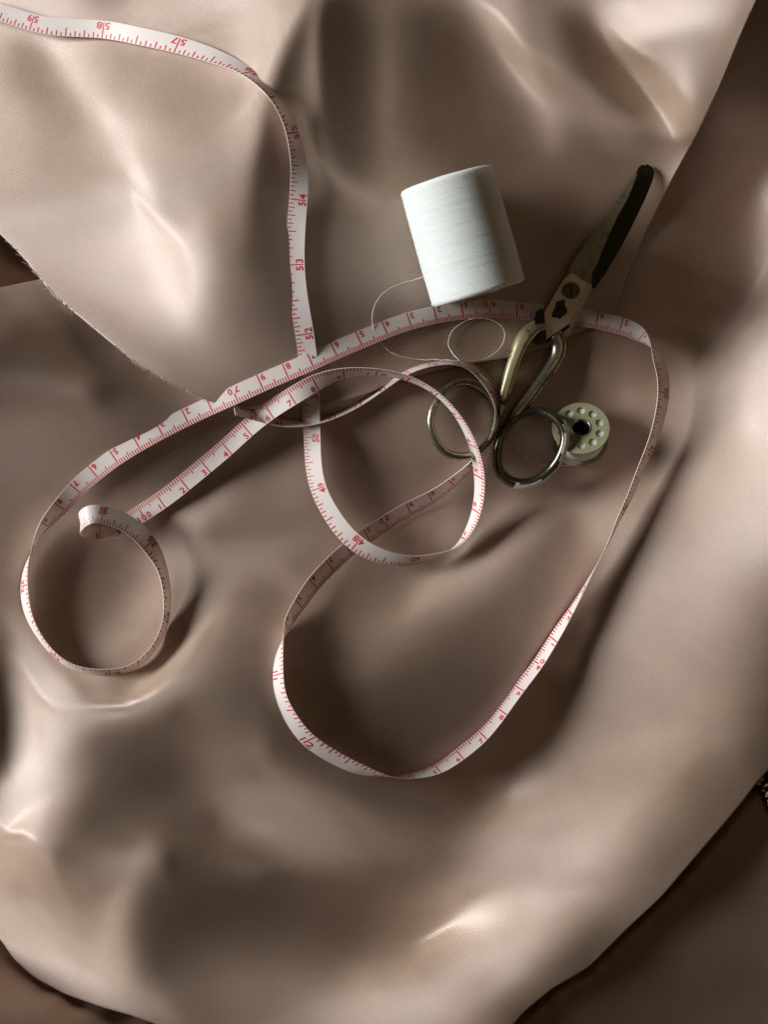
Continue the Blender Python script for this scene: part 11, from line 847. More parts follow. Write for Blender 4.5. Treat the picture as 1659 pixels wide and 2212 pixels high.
verts, faces = [], []
hw, ht = TAPE_W / 2, TAPE_T / 2
for p, e, n in zip(pos, edge, nor):
    for a, c in ((-hw, -ht), (0, -ht), (hw, -ht), (hw, ht), (0, ht), (-hw, ht)):
        verts.append(p + e * a + n * c)
for i in range(NS - 1):
    for k in range(6):
        k2 = (k + 1) % 6
        faces.append((i * 6 + k, i * 6 + k2, (i + 1) * 6 + k2, (i + 1) * 6 + k))
faces.append(tuple(range(5, -1, -1)))
faces.append(tuple((NS - 1) * 6 + k for k in range(6)))
ribbon_faces = len(faces)


def on_tape(s, v, side):
    """point printed on the tape: s cm along, v metres toward the inch edge, side +1 inch face, -1 cm face"""
    i = np.interp(-s, -cm, np.arange(NS))
    k = min(int(i), NS - 2); f = i - k
    p = pos[k] * (1 - f) + pos[k + 1] * f
    e = edge[k] * (1 - f) + edge[k + 1] * f
    n = nor[k] * (1 - f) + nor[k + 1] * f
    return p + e * v + n * side * (ht + 0.00006)


def stroke(s, v0, v1, w, side):
    b0 = len(verts)
    for ds, v in ((-w / 2, v0), (w / 2, v0), (w / 2, v1), (-w / 2, v1)):
        verts.append(on_tape(s + ds, v, side))
    faces.append((b0, b0 + 1, b0 + 2, b0 + 3) if side > 0 else (b0 + 3, b0 + 2, b0 + 1, b0))


GLYPH = {}
for ch in '0123456789':
    cu = bpy.data.curves.new('digit', 'FONT')
    cu.body = ch
    cu.size = 1.0
    cu.resolution_u = 3
    cu.offset = 0.022
    to = bpy.data.objects.new('digit', cu)
    COL.objects.link(to)
    dg = bpy.context.evaluated_depsgraph_get()
    me = to.evaluated_get(dg).to_mesh()
    gv = np.array([v.co[:2] for v in me.vertices])
    GLYPH[ch] = (gv - [(gv[:, 0].min() + gv[:, 0].max()) / 2, gv[:, 1].min()], [tuple(p.vertices) for p in me.polygons],
                 gv[:, 0].max() - gv[:, 0].min(), gv[:, 1].max() - gv[:, 1].min())
    to.evaluated_get(dg).to_mesh_clear()
    bpy.data.objects.remove(to)
    bpy.data.curves.remove(cu)


def write(ch, s, v, h, side):
    """digit centred at s (cm), foot at height v up the tape in reading direction, ticks along the top"""
    gv, gf, w, hh = GLYPH[ch]
    k = h / hh
    b0 = len(verts)
    for x, y in gv:
        verts.append(on_tape(s + x * k * 100 * 1.05, side * (v + y * k), side))
    for f in gf:
        faces.append(tuple(b0 + i for i in f) if side > 0 else tuple(b0 + i for i in reversed(f)))


smin, smax = 2.4, 152.0
m = 0.0001
for k in range(int(smin * 10), int(smax * 10)):            # centimetre face
    s = k / 10
    if not smin < s < smax: continue
    if k % 10 == 0:
        n_ = k // 10
        stroke(s, -(hw - m), hw - m if n_ % 10 else 0.0006, 0.042, -1)
        if n_ % 10:
            write(str(n_ % 10), s - 0.17, -0.0029, 0.0023, -1)
        else:
            txt = str(n_)
            x = {1: [0], 2: [-0.13, 0.13], 3: [-0.26, 0.0, 0.24]}[len(txt)]
            for ch, dx in zip(txt, x):
                write(ch, s + dx, -0.0029, 0.0024, -1)
            stroke(s, 0.0030, hw - m, 0.042, -1)
    else:
        stroke(s, -(hw - m), -(hw - (0.0027 if k % 5 == 0 else 0.0018)), 0.036, -1)
for k in range(16, 16 * 60):                                # inch face
    s = k / 16 * 2.54
    if not smin < s < smax: continue
    if k % 16 == 0:
        stroke(s, hw - m, -hw + 0.0006, 0.042, 1)
        for ch, dx in zip(str(k // 16).rjust(2), (-0.14, 0.14)):
            if ch != ' ': write(ch, s + dx, -0.0028, 0.0027, 1)
    else:
        ln = 0.0033 if k % 8 == 0 else 0.0026 if k % 4 == 0 else 0.0021 if k % 2 == 0 else 0.0014
        stroke(s, hw - m, hw - ln, 0.04, 1)
measuring_tape = mesh_obj('measuring_tape', verts, faces, [RIBBON, PRINT], None, True, [0] * ribbon_faces + [1] * (len(faces) - ribbon_faces))
me = measuring_tape.data
me.polygons.foreach_set('use_smooth', [i < ribbon_faces for i in range(len(me.polygons))])
try:
    me.set_sharp_from_angle(angle=math.radians(50))
except Exception:
    pass
tag(measuring_tape, 'narrow white measuring tape with red ticks and numbers looping over the satin cloth', 'measuring tape')


# ------------------------------------------------------------------ small builders
def empty(name, px, py, label, cat):
    o = bpy.data.objects.new(name, None)
    COL.objects.link(o)
    o.location = at(px, py, cloth_z(px, py))
    return tag(o, label, cat)


def tube(points, radii, seg=12, closed=False, flat=1.0, caps=True):
    """sweep an oval section along 3-D points; returns verts, faces"""
    P = np.array(points, float)
    n = len(P)
    if closed:
        T = np.roll(P, -1, 0) - np.roll(P, 1, 0)
    else:
        T = np.gradient(P, axis=0)
    T /= np.linalg.norm(T, axis=1)[:, None]
    up = np.array([0, 0, 1.0])
    V, F = [], []
    R = np.broadcast_to(np.asarray(radii, float), (n,))
    for p, t, r in zip(P, T, R):
        s = np.cross(t, up); s /= max(np.linalg.norm(s), 1e-9)
        u = np.cross(s, t)
        for k in range(seg):
            a = 2 * math.pi * k / seg
            V.append(p + s * math.cos(a) * r + u * math.sin(a) * r * flat)
    m = n if closed else n - 1
    for i in range(m):
        j = (i + 1) % n
        for k in range(seg):
            k2 = (k + 1) % seg
            F.append((i * seg + k, i * seg + k2, j * seg + k2, j * seg + k))
    if caps and not closed:
        F.append(tuple(range(seg - 1, -1, -1)))
        F.append(tuple((n - 1) * seg + k for k in range(seg)))
    return V, F


def merge(*parts):
    V, F = [], []
    for v, f in parts:
        b0 = len(V)
        V += list(v)
        F += [tuple(i + b0 for i in q) for q in f]
    return V, F


def dense(pts, n, closed=False):
    """even smooth samples through a list of picture points (x, y[, ...])"""
    P = np.array(pts, float)
    if closed:
        k = 3
        Q = np.concatenate([P[-k:], P, P[:k + 1]])
        t = np.r_[0, np.cumsum(np.linalg.norm(np.diff(Q[:, :2], axis=0), axis=1))]
        S, x, _ = spline(Q, 2000, t)
        lo, hi = t[k], t[k + len(P)]
        xx = np.linspace(lo, hi, n, endpoint=False)
        return np.stack([np.interp(xx, x, S[:, c]) for c in range(S.shape[1])], 1)
    return spline(P, n)[0]


def plate(outline, zb, zt, zfun, bevel=2.0):
    """bevelled flat piece from a picture outline between heights zb and zt over the surface zfun"""
    P = np.array(outline, float)
    area = 0.5 * np.sum(P[:, 0] * np.roll(P[:, 1], -1) - np.roll(P[:, 0], -1) * P[:, 1])
    if area > 0: P = P[::-1]                                  # counter-clockwise with y up
    d1 = P - np.roll(P, 1, 0); d2 = np.roll(P, -1, 0) - P
    d1 /= np.linalg.norm(d1, axis=1)[:, None]; d2 /= np.linalg.norm(d2, axis=1)[:, None]
    n1 = np.stack([d1[:, 1], -d1[:, 0]], 1); n2 = np.stack([d2[:, 1], -d2[:, 0]], 1)
    nn = n1 + n2; nn /= np.maximum(np.linalg.norm(nn, axis=1)[:, None], 1e-6)
    inset = -nn * bevel
    V = []
    n = len(P)
    for q, h in ((P, zb), (P, zt - bevel / PXM * 0.8), (P - inset * -1.0, zt)):
        for x, y in q:
            V.append(at(x, y, zfun(x, y) + h))
    F = [tuple(range(n - 1, -1, -1)), tuple(range(2 * n, 3 * n))]
    for r in (0, 1):
        for i in range(n):
            j = (i + 1) % n
            F.append((r * n + i, r * n + j, (r + 1) * n + j, (r + 1) * n + i))
    return V, F


def noise_mask(nt, scale, lo, hi, detail=6.0, coord='Object'):
    tc = nt.nodes.new('ShaderNodeTexCoord')
    nz = nt.nodes.new('ShaderNodeTexNoise')
    nz.inputs['Scale'].default_value = scale
    nz.inputs['Detail'].default_value = detail
    nz.inputs['Roughness'].default_value = 0.65
    rp = nt.nodes.new('ShaderNodeMapRange')
    rp.inputs['From Min'].default_value = lo
    rp.inputs['From Max'].default_value = hi
    nt.links.new(tc.outputs[coord], nz.inputs['Vector'])
    nt.links.new(nz.outputs['Fac'], rp.inputs['Value'])
    return rp.outputs['Result'], tc, nz


def two_tone(name, c1, c2, scale, lo, hi, metal1, metal2, r1, r2):
    m, nt, b = new_mat(name)
    f, tc, nz = noise_mask(nt, scale, lo, hi)
    for sock, v1, v2 in (('Base Color', (*c1, 1), (*c2, 1)),):
        mx = nt.nodes.new('ShaderNodeMix'); mx.data_type = 'RGBA'
        nt.links.new(f, mx.inputs[0])
        mx.inputs[6].default_value, mx.inputs[7].default_value = v1, v2
        nt.links.new(mx.outputs[2], b.inputs[sock])
    for sock, v1, v2 in (('Metallic', metal1, metal2), ('Roughness', r1, r2)):
        mx = nt.nodes.new('ShaderNodeMapRange')
        mx.inputs['To Min'].default_value, mx.inputs['To Max'].default_value = v1, v2
        nt.links.new(f, mx.inputs['Value'])
        nt.links.new(mx.outputs['Result'], b.inputs[sock])
    bp = nt.nodes.new('ShaderNodeBump')
    bp.inputs['Strength'].default_value = 0.25
    bp.inputs['Distance'].default_value = 0.0002
    inv = nt.nodes.new('ShaderNodeMath'); inv.operation = 'SUBTRACT'; inv.inputs[0].default_value = 1
    nt.links.new(f, inv.inputs[1])
    nt.links.new(inv.outputs[0], bp.inputs['Height'])
    nt.links.new(bp.outputs['Normal'], b.inputs['Normal'])
    return m


# ------------------------------------------------------------------ thread spool
THREAD, nt, b = new_mat('white_thread')
b.inputs['Base Color'].default_value = (0.80, 0.83, 0.775, 1)
b.inputs['Roughness'].default_value = 0.5
b.inputs['Subsurface Weight'].default_value = 0.45
b.inputs['Subsurface Radius'].default_value = (1.0, 0.95, 0.8)
b.inputs['Subsurface Scale'].default_value = 0.006
b.inputs['Specular IOR Level'].default_value = 0.5
tc = nt.nodes.new('ShaderNodeTexCoord')
wv = nt.nodes.new('ShaderNodeTexWave')
wv.bands_direction = 'Z'
wv.inputs['Scale'].default_value = 700
wv.inputs['Distortion'].default_value = 0.6
wv.inputs['Detail'].default_value = 2
wv.inputs['Detail Scale'].default_value = 0.4
mp = nt.nodes.new('ShaderNodeMapping')
mp.inputs['Scale'].default_value = (60, 60, 2600)
nz = nt.nodes.new('ShaderNodeTexNoise')
nz.inputs['Scale'].default_value = 1.0
nz.inputs['Detail'].default_value = 5
ad = nt.nodes.new('ShaderNodeMath'); ad.operation = 'ADD'
bp = nt.nodes.new('ShaderNodeBump')
bp.inputs['Strength'].default_value = 0.6
bp.inputs['Distance'].default_value = 0.0004
nt.links.new(tc.outputs['Object'], wv.inputs['Vector'])
nt.links.new(tc.outputs['Object'], mp.inputs['Vector'])
nt.links.new(mp.outputs[0], nz.inputs['Vector'])
nt.links.new(wv.outputs['Fac'], ad.inputs[0])
nt.links.new(nz.outputs['Fac'], ad.inputs[1])
shade = nt.nodes.new('ShaderNodeMapRange')
shade.inputs['From Min'].default_value = 0.7
shade.inputs['From Max'].default_value = 1.3
tone = nt.nodes.new('ShaderNodeMix'); tone.data_type = 'RGBA'
tone.inputs[6].default_value = (0.76, 0.79, 0.735, 1)
tone.inputs[7].default_value = (0.91, 0.94, 0.89, 1)
nt.links.new(ad.outputs[0], shade.inputs['Value'])
nt.links.new(shade.outputs['Result'], tone.inputs[0])
nt.links.new(tone.outputs[2], b.inputs['Base Color'])
nt.links.new(ad.outputs[0], bp.inputs['Height'])
nt.links.new(bp.outputs['Normal'], b.inputs['Normal'])
PLAIN_THREAD, nt, b = new_mat('loose_thread')
b.inputs['Base Color'].default_value = (0.80, 0.72, 0.62, 1)
b.inputs['Roughness'].default_value = 0.6

spool = empty('thread_spool', 998, 510, 'white sewing thread wound on a large spool lying on its side on the satin', 'thread spool')


def lathe(profile, seg=96):
    V, F = [], []
    for r, z in profile:
        for k in range(seg):
            a = 2 * math.pi * k / seg
            V.append((r * math.cos(a), r * math.sin(a), z))
    for i in range(len(profile) - 1):
        for k in range(seg):
            k2 = (k + 1) % seg
            F.append((i * seg + k, i * seg + k2, (i + 1) * seg + k2, (i + 1) * seg + k))
    return V, F


z_sp = max(cloth_z(x, y) for x, y in ((998, 510), (960, 420), (1035, 600))) + 0.0155
p_top, p_bot = at(963, 384, z_sp + 0.002), at(1035, 637, z_sp - 0.003)
ax = (p_top - p_bot)
half = ax.length / 2
SR = 0.0175
prof = [(SR * 0.42, -half), (SR * 0.9, -half + 0.0001), (SR - 0.0006, -half + 0.0004), (SR + 0.0001, -half + 0.0014)]
for i in range(1, 60):
    f = i / 60
    prof.append((SR + 0.00022 * math.sin(f * 3.1) - 0.00035 * f + random.uniform(-1, 1) * 0.00007, -half + 0.0014 + (2 * half - 0.0028) * f))
prof += [(SR - 0.0002, half - 0.0013), (SR - 0.0008, half - 0.0004), (SR * 0.9, half - 0.0001), (SR * 0.42, half)]
V, F = lathe(prof)
rot = ax.to_track_quat('Z', 'Y').to_matrix().to_4x4()
Msp = Matrix.Translation((p_top + p_bot) / 2) @ rot
winding = mesh_obj('thread_winding', V, F, THREAD)
winding.parent = spool
winding.matrix_world = Matrix.Identity(4)
winding.matrix_local = Matrix.Translation(-spool.location) @ Msp
V, F = lathe([(SR * 0.42, -half - 0.0006), (SR * 0.42, half + 0.0006), (SR * 0.30, half + 0.0006), (SR * 0.30, -half - 0.0006), (SR * 0.42, -half - 0.0006)], 48)
CORE, nt, b = new_mat('card_core')
b.inputs['Base Color'].default_value = (0.62, 0.58, 0.5, 1)
core = mesh_obj('core_tube', V, F, CORE)
core.parent = spool
core.matrix_local = Matrix.Translation(-spool.location) @ Msp
# a few strands that run across the winding
VV, FF = [], []
for f0, a0, a1, d in ((0.77, 0.6, 1.7, 0.07), (0.93, 1.2, 2.0, 0.06)):
    pts = []
    for k in range(26):
        u = k / 25
        a = a0 + (a1 - a0) * u
        z = half - 2 * half * f0 + d * 0.045 * (u - 0.5) * 2
        pts.append((math.cos(a), math.sin(a), z, u))
    # angle 0 of the winding is turned so the strands lie on the side towards the light and the lens
    ring = []
    Rv = rot.to_3x3()
    side = Vector((1, 0, 0)); upv = Vector((0, 0, 1))
    axn = ax.normalized()
    e1 = (side - axn * side.dot(axn)).normalized()
    e2 = axn.cross(e1)
    if e2.z < 0: e2 = -e2
    c0 = (p_top + p_bot) / 2
    for x, y, z, u in pts:
        rr = SR + 0.00003 - 0.00035 * f0 + 0.00022 * math.sin((1 - f0) * 3.1) - 0.00012 * (1 - math.sin(u * math.pi))
        ring.append(c0 + e1 * x * rr + e2 * y * rr + axn * z)
    v, f = tube(ring, 0.00007, 6)
    VV, FF = merge((VV, FF), (v, f))
mesh_obj('crossing_strands', VV, FF, THREAD, spool)


def thread_path(pts, lift, n, r=0.00016):
    S = dense([(x, y, cloth_z(x, y) + h) for (x, y), h in zip(pts, lift)], n)
    rn = random.Random(int(pts[0][0]))
    wob = np.array([[rn.gauss(0, 1) for _ in range(3)] for _ in range(n)])
    for _ in range(4):
        wob[1:-1] = (wob[:-2] + wob[1:-1] + wob[2:]) / 3
    P = [at(x + w[0] * 1.1, y + w[1] * 1.1, max(z, cloth_z(x, y) + r) + abs(w[2]) * 0.0003) for (x, y, z), w in zip(S, wob)]
    return tube(P, [r * (1 + 0.15 * rn.uniform(-1, 1)) for _ in P], 8)


TP = [(925, 592), (905, 602), (870, 611), (835, 627), (814, 650), (804, 685), (811, 722), (836, 755), (870, 771), (912, 776), (960, 777), (1005, 780), (1044, 776), (1076, 757), (1090, 732), (1088, 712), (1066, 693), (1030, 688), (995, 700), (971, 726), (971, 752), (990, 776), (1018, 796), (1043, 812), (1062, 830)]
lf = [0.006, 0.004, 0.002, 0.001, 0.0006, 0.0006, 0.001, 0.001, 0.001, 0.001, 0.0035, 0.004, 0.002, 0.001, 0.001, 0.001, 0.001, 0.001, 0.001, 0.001, 0.0015, 0.0045, 0.005, 0.005, 0.004]
V, F = thread_path(TP, lf, 260)
mesh_obj('loose_thread', V, F, PLAIN_THREAD, spool)

# ------------------------------------------------------------------ scissors
pl = np.array([(x, y, cloth_z(x, y)) for x, y in ((1408, 360), (1405, 395), (1360, 500), (1320, 570), (1385, 362), (1340, 470), (1290, 560), (1235, 640), (1200, 720), (1110, 800), (1200, 760), (930, 930), (1000, 1000), (1000, 840), (1080, 1030), (1150, 1060), (1200, 950), (1060, 900))])
G = np.c_[np.ones(len(pl)), pl[:, 0] - 1150, pl[:, 1] - 750]
wt = np.ones(len(pl))
for _ in range(80):                                          # plane that rests on the high spots
    cf = np.linalg.lstsq(G * wt[:, None], pl[:, 2] * wt, rcond=None)[0]
    wt = np.where(pl[:, 2] - G @ cf > 0.0004, wt * 1.12, wt)
sag = max(0.0, float((pl[:, 2] - G @ cf).max()) - 0.0006)


def sz(x, y):
    return float(cf[0] + cf[1] * (x - 1150) + cf[2] * (y - 750)) + sag


scissors = empty('scissors', 1210, 660, 'old worn metal scissors with dark blades and two ring handles lying on the satin', 'scissors')
BLADE = two_tone('worn_steel', (0.36, 0.345, 0.25), (0.19, 0.16, 0.10), 200, 0.45, 0.72, 0.35, 0.3, 0.45, 0.6)
DARK = two_tone('blackened_steel', (0.028, 0.027, 0.02), (0.03, 0.02, 0.01), 300, 0.5, 0.7, 0.6, 0.2, 0.45, 0.7)
ENAMEL = two_tone('chipped_cream_plating', (0.80, 0.74, 0.52), (0.05, 0.045, 0.03), 300, 0.635, 0.665, 0.15, 0.5, 0.36, 0.65)
NICKEL = two_tone('tarnished_nickel', (0.34, 0.31, 0.22), (0.05, 0.043, 0.03), 170, 0.50, 0.66, 0.85, 0.7, 0.26, 0.5)
PALE = two_tone('chipped_grey_plating', (0.62, 0.57, 0.52), (0.05, 0.04, 0.03), 260, 0.62, 0.65, 0.2, 0.6, 0.42, 0.5)
AGED = two_tone('aged_brassy_plating', (0.50, 0.45, 0.27), (0.06, 0.05, 0.03), 210, 0.54, 0.64, 0.55, 0.5, 0.30, 0.55)
RINGSTEEL = two_tone('dark_ring_steel', (0.17, 0.155, 0.115), (0.05, 0.045, 0.033), 140, 0.45, 0.7, 0.9, 0.8, 0.24, 0.4)
mm = 0.001

low_blade = [(1376, 378), (1382, 364), (1388, 358.5), (1394, 360), (1399, 357.5), (1405, 361), (1410, 368), (1411, 374), (1408, 388), (1404, 399), (1393, 426), (1380, 453), (1356, 502), (1330, 549), (1304, 592), (1284, 622), (1268, 606), (1280, 560), (1330, 460)]
V, F = plate(low_blade, 0.3 * mm, 1.7 * mm, sz, 3.0)
mesh_obj('blade', V, F, DARK, scissors, False)['label'] = 'blackened lower blade with a blunt tip'
top_blade = [(1377.5, 374), (1368, 397), (1355, 428), (1334, 466), (1312, 512), (1298, 546), (1288, 571), (1280, 584), (1277, 593), (1277.5, 603), (1277, 612), (1260, 604), (1236, 591.5), (1232, 584), (1238, 571), (1256, 541), (1278, 514), (1280, 512), (1301, 481), (1322, 453), (1347, 416), (1364, 389)]
V, F = plate(top_blade, 1.8 * mm, 3.1 * mm, sz, 1.6)
mesh_obj('blade', V, F, BLADE, scissors, False)['label'] = 'grey worn upper blade with a sharp point'
under_block = [(1272, 610), (1276, 613), (1274, 624), (1262, 650), (1250, 672), (1241, 692), (1230, 716), (1226, 722), (1212, 728), (1190, 738), (1180, 738), (1182, 700), (1230, 640)]
V, F = plate(under_block, 0.4 * mm, 2.9 * mm, sz, 3.5)
mesh_obj('pivot_plate', V, F, PALE, scissors, False)['label'] = 'pinkish grey lower pivot plate showing along the right side'
block = [(1233.5, 592.5), (1245, 597), (1256, 606), (1266, 611), (1264, 618), (1254, 640), (1243, 662), (1231, 689), (1227, 699), (1213, 708), (1196, 720), (1181, 731), (1178, 728), (1176, 700), (1175, 683), (1183, 669), (1196, 646), (1209, 622), (1222, 603)]
V, F = plate(block, 2.0 * mm, 4.3 * mm, sz, 2.2)
mesh_obj('pivot_plate', V, F, ENAMEL, scissors, False)['label'] = 'cream pivot plate with a dark worn patch below the screw'
# worn-off ornament: bare dark metal, ragged outline, a hair above the plating
rnd = random.Random(5)
patch = []
for k in range(64):
    a = 2 * math.pi * k / 64
    ca, sa = math.cos(a), math.sin(a)
    r = 1 + 0.13 * math.sin(3 * a + 1) + 0.10 * math.sin(5 * a + 2.2) + rnd.uniform(-0.07, 0.07)
    x, y = 13.5 * ca * r, 21 * sa * r
    t = math.radians(20)
    patch.append((1209.5 + x * math.cos(t) - y * math.sin(t), 669 + x * math.sin(t) + y * math.cos(t)))
V, F = plate(patch, 4.2 * mm, 4.36 * mm, sz, 0.3)
mesh_obj('worn_patch', V, F, two_tone('bare_dark_metal', (0.07, 0.065, 0.045), (0.03, 0.025, 0.018), 700, 0.4, 0.6, 0.6, 0.4, 0.5, 0.7), scissors, False)
# stop bar at the left shoulder
bar = [(1160, 675), (1168, 669), (1173, 672), (1176, 700), (1179, 735), (1175, 740), (1168, 738), (1160, 708), (1158, 690)]
V, F = plate(bar, 0.8 * mm, 4.9 * mm, sz, 2.6)
mesh_obj('stop_bar', V, F, DARK, scissors, False)
bar2 = [(1179, 733), (1196, 721), (1214, 709), (1228, 700), (1230, 706), (1216, 716), (1199, 728), (1183, 740)]
V, F = plate(bar2, 0.8 * mm, 3.6 * mm, sz, 1.6)
mesh_obj('stop_bar', V, F, DARK, scissors, False)
# screw
c = at(1234.7, 627.5, 0)
sv, sf = [], []
circ = [(1234.7 + 15.6 * math.cos(2 * math.pi * k / 40), 627.5 + 15.2 * math.sin(2 * math.pi * k / 40)) for k in range(40)]
V, F = plate(circ, 4.2 * mm, 5.0 * mm, sz, 3.0)
SCREW = two_tone('old_screw', (0.16, 0.15, 0.11), (0.06, 0.055, 0.04), 500, 0.45, 0.65, 0.8, 0.6, 0.4, 0.6)
screw = mesh_obj('pivot_screw', V, F, SCREW, scissors, False)
ringo = [(1234.7 + 18 * math.cos(2 * math.pi * k / 40), 627.5 + 17.5 * math.sin(2 * math.pi * k / 40)) for k in range(40)]
V, F = plate(ringo, 4.1 * mm, 4.38 * mm, sz, 0.3)
mesh_obj('screw_recess', V, F, DARK, scissors, False)
slot = [(1232.8, 614.5), (1236.2, 614.5), (1237.4, 640.5), (1234, 640.5)]
V, F = plate(slot, 4.9 * mm, 5.06 * mm, sz, 0.2)
s_ = mesh_obj('slot', V, F, DARK, screw, False)
s_.location = (0, 0, 0)


def handle(path, radii, ring, rr, hz, ring_hz, mat, ring_mat, label, ring_label):
    S = dense([(*p, h, r) for p, h, r in zip(path, hz, radii)], 70)
    P = [at(x, y, sz(x, y) + h * mm) for x, y, h, r in S]
    V, F = tube(P, [r / PXM for *_, r in S], 16, flat=0.82)
    h_ = mesh_obj('handle', V, F, mat, scissors)
    h_['label'] = label
    R = dense([(*p, h, r) for p, h, r in zip(ring, ring_hz, rr)], 110, True)
    P = [at(x, y, sz(x, y) + h * mm) for x, y, h, r in R]
    V, F = tube(P, [r / PXM for *_, r in R], 18, True, flat=1.12)
    g = mesh_obj('finger_ring', V, F, ring_mat, h_)
    g.location = (0, 0, 0)
    g['label'] = ring_label
    return g, R


handle([(1172, 706), (1158, 708), (1143, 718), (1130, 735), (1118, 762), (1106, 795), (1097, 825), (1088, 858), (1080, 890), (1072, 916)],
       [16, 17, 17.5, 17, 15, 14, 13.5, 13, 11.5, 8],
       [(996, 824), (1028, 830), (1056, 851), (1072, 878), (1074, 905), (1065, 936), (1046, 963), (1022, 982), (996, 986), (968, 980), (946, 960), (932, 930), (931, 898), (942, 868), (964, 840)],
       [8.4, 8.4, 8.4, 8.4, 8.4, 8.2, 8.2, 8.4, 8.8, 8.8, 8.6, 8.4, 8.4, 8.4, 8.4],
       [2.6, 2.6, 2.6, 2.5, 2.4, 2.3, 2.2, 2.2, 2.2, 2.2], [2.4] * 15, AGED, NICKEL,
       'yellowish left handle with chipped plating', 'thin tarnished left finger ring')
ring2, R2 = handle([(1198, 722), (1206, 738), (1207, 757), (1199, 780), (1182, 806), (1163, 833), (1146, 856), (1131, 875), (1115, 895), (1104, 912)],
       [18, 19, 18.5, 16.5, 15, 14, 13.5, 13.5, 13, 11],
       [(1150, 889), (1182, 893), (1207, 911), (1220, 938), (1216, 970), (1200, 1002), (1172, 1030), (1138, 1045), (1106, 1041), (1082, 1022), (1074, 988), (1080, 952), (1096, 922), (1120, 899)],
       [9.5, 9.5, 9.8, 10.0, 10.6, 11.2, 11.8, 12.2, 12.2, 11.6, 11, 10.4, 10, 9.8],
       [2.6, 2.6, 2.6, 2.6, 2.6, 2.7, 2.8, 2.9, 3.0, 3.0], [4.5, 8, 11.5, 13, 12.5, 10, 7, 4.6, 3.4, 3.1, 3.1, 3.1, 3.1, 3.4], NICKEL, RINGSTEEL,
       'right handle with dull nickel plating', 'thicker right finger ring with dark steel showing through grey plating')

# what is left of the grey plating on the outer right and lower side of the thicker ring
me = ring2.data
me.materials.append(PALE)
rnd = random.Random(11)
edge_lo = [0.0] * 110
w = 0
for i in range(110):
    w = 0.8 * w + rnd.uniform(-0.5, 0.5)
    edge_lo[i] = w
for p in me.polygons:
    i, k = divmod(p.index, 18)
    x, y = R2[i][0], R2[i][1]
    ang = math.degrees(math.atan2(-(y - 968), x - 1148))        # 0 right, -90 towards the bottom of the picture
    a_sec = 360 * (k + 0.5) / 18                                  # 0 outer/right of travel
    outer = math.cos(math.radians(a_sec))
    up = math.sin(math.radians(a_sec))
    keep = -112 + 6 * edge_lo[(i * 3) % 110] < ang < 38
    lim = 0.05 + 0.22 * edge_lo[i]
    if -70 < ang < -20: lim += 0.45
    if keep and -outer > lim - 0.0 and up > -0.6:
        p.material_index = 1

# ------------------------------------------------------------------ bobbin
bobbin = empty('bobbin', 1262, 950, 'small olive metal bobbin with round holes and white thread beside the scissors', 'bobbin')
FLANGE = two_tone('olive_bobbin_metal', (0.42, 0.405, 0.235), (0.30, 0.28, 0.15), 900, 0.55, 0.8, 0.35, 0.3, 0.42, 0.55)
RIM, nt, b = new_mat('bright_rim')
b.inputs['Base Color'].default_value = (0.5, 0.49, 0.44, 1)
b.inputs['Metallic'].default_value = 0.9
b.inputs['Roughness'].default_value = 0.3
BORE_SHADE, nt, b = new_mat('bore_shade')  # shade deep inside the hole, painted as a near-black colour
b.inputs['Base Color'].default_value = (0.004, 0.004, 0.004, 1)
b.inputs['Roughness'].default_value = 0.9
BR = 0.01075
BH = 0.0112
tilt = math.radians(25)
axis = Vector((-0.06, math.sin(tilt), math.cos(tilt))).normalized()
zb = cloth_z(1262, 960) + 0.0015
c_top = at(1255.5, 924.5, zb + BH * math.cos(tilt) * 0.9)
Mb = Matrix.Translation(c_top - axis * BH) @ axis.to_track_quat('Z', 'Y').to_matrix().to_4x4()


def in_bobbin(name, V, F, mat, smooth=True):
    o = mesh_obj(name, V, F, mat, None, smooth)
    o.parent = bobbin
    o.matrix_local = Matrix.Translation(-bobbin.location) @ Mb
    return o


def flange_mesh(z0, z1, turn):
    cu = bpy.data.curves.new('flange', 'CURVE')
    cu.dimensions = '2D'
    cu.fill_mode = 'BOTH'
    cu.extrude = (z1 - z0) / 2
    cu.bevel_depth = 0.00012
    cu.bevel_resolution = 1

    def circle(x, y, r, n):
        sp = cu.splines.new('POLY')
        sp.points.add(n - 1)
        for k in range(n):
            a = 2 * math.pi * k / n
            sp.points[k].co = (x + r * math.cos(a), y + r * math.sin(a), 0, 1)
        sp.use_cyclic_u = True
    circle(0, 0, BR, 96)
    circle(0, 0, BR * 0.335, 48)
    for k in range(10):
        a = 2 * math.pi * k / 10 + turn
        circle(BR * 0.69 * math.cos(a), BR * 0.69 * math.sin(a), BR * 0.155, 24)
    co = bpy.data.objects.new('flange', cu)
    COL.objects.link(co)
    dg = bpy.context.evaluated_depsgraph_get()
    me = co.evaluated_get(dg).to_mesh()
    V = [(v.co.x, v.co.y, v.co.z + (z0 + z1) / 2) for v in me.vertices]
    F = [tuple(p.vertices) for p in me.polygons]
    co.evaluated_get(dg).to_mesh_clear()
    bpy.data.objects.remove(co)
    bpy.data.curves.remove(cu)
    return V, F


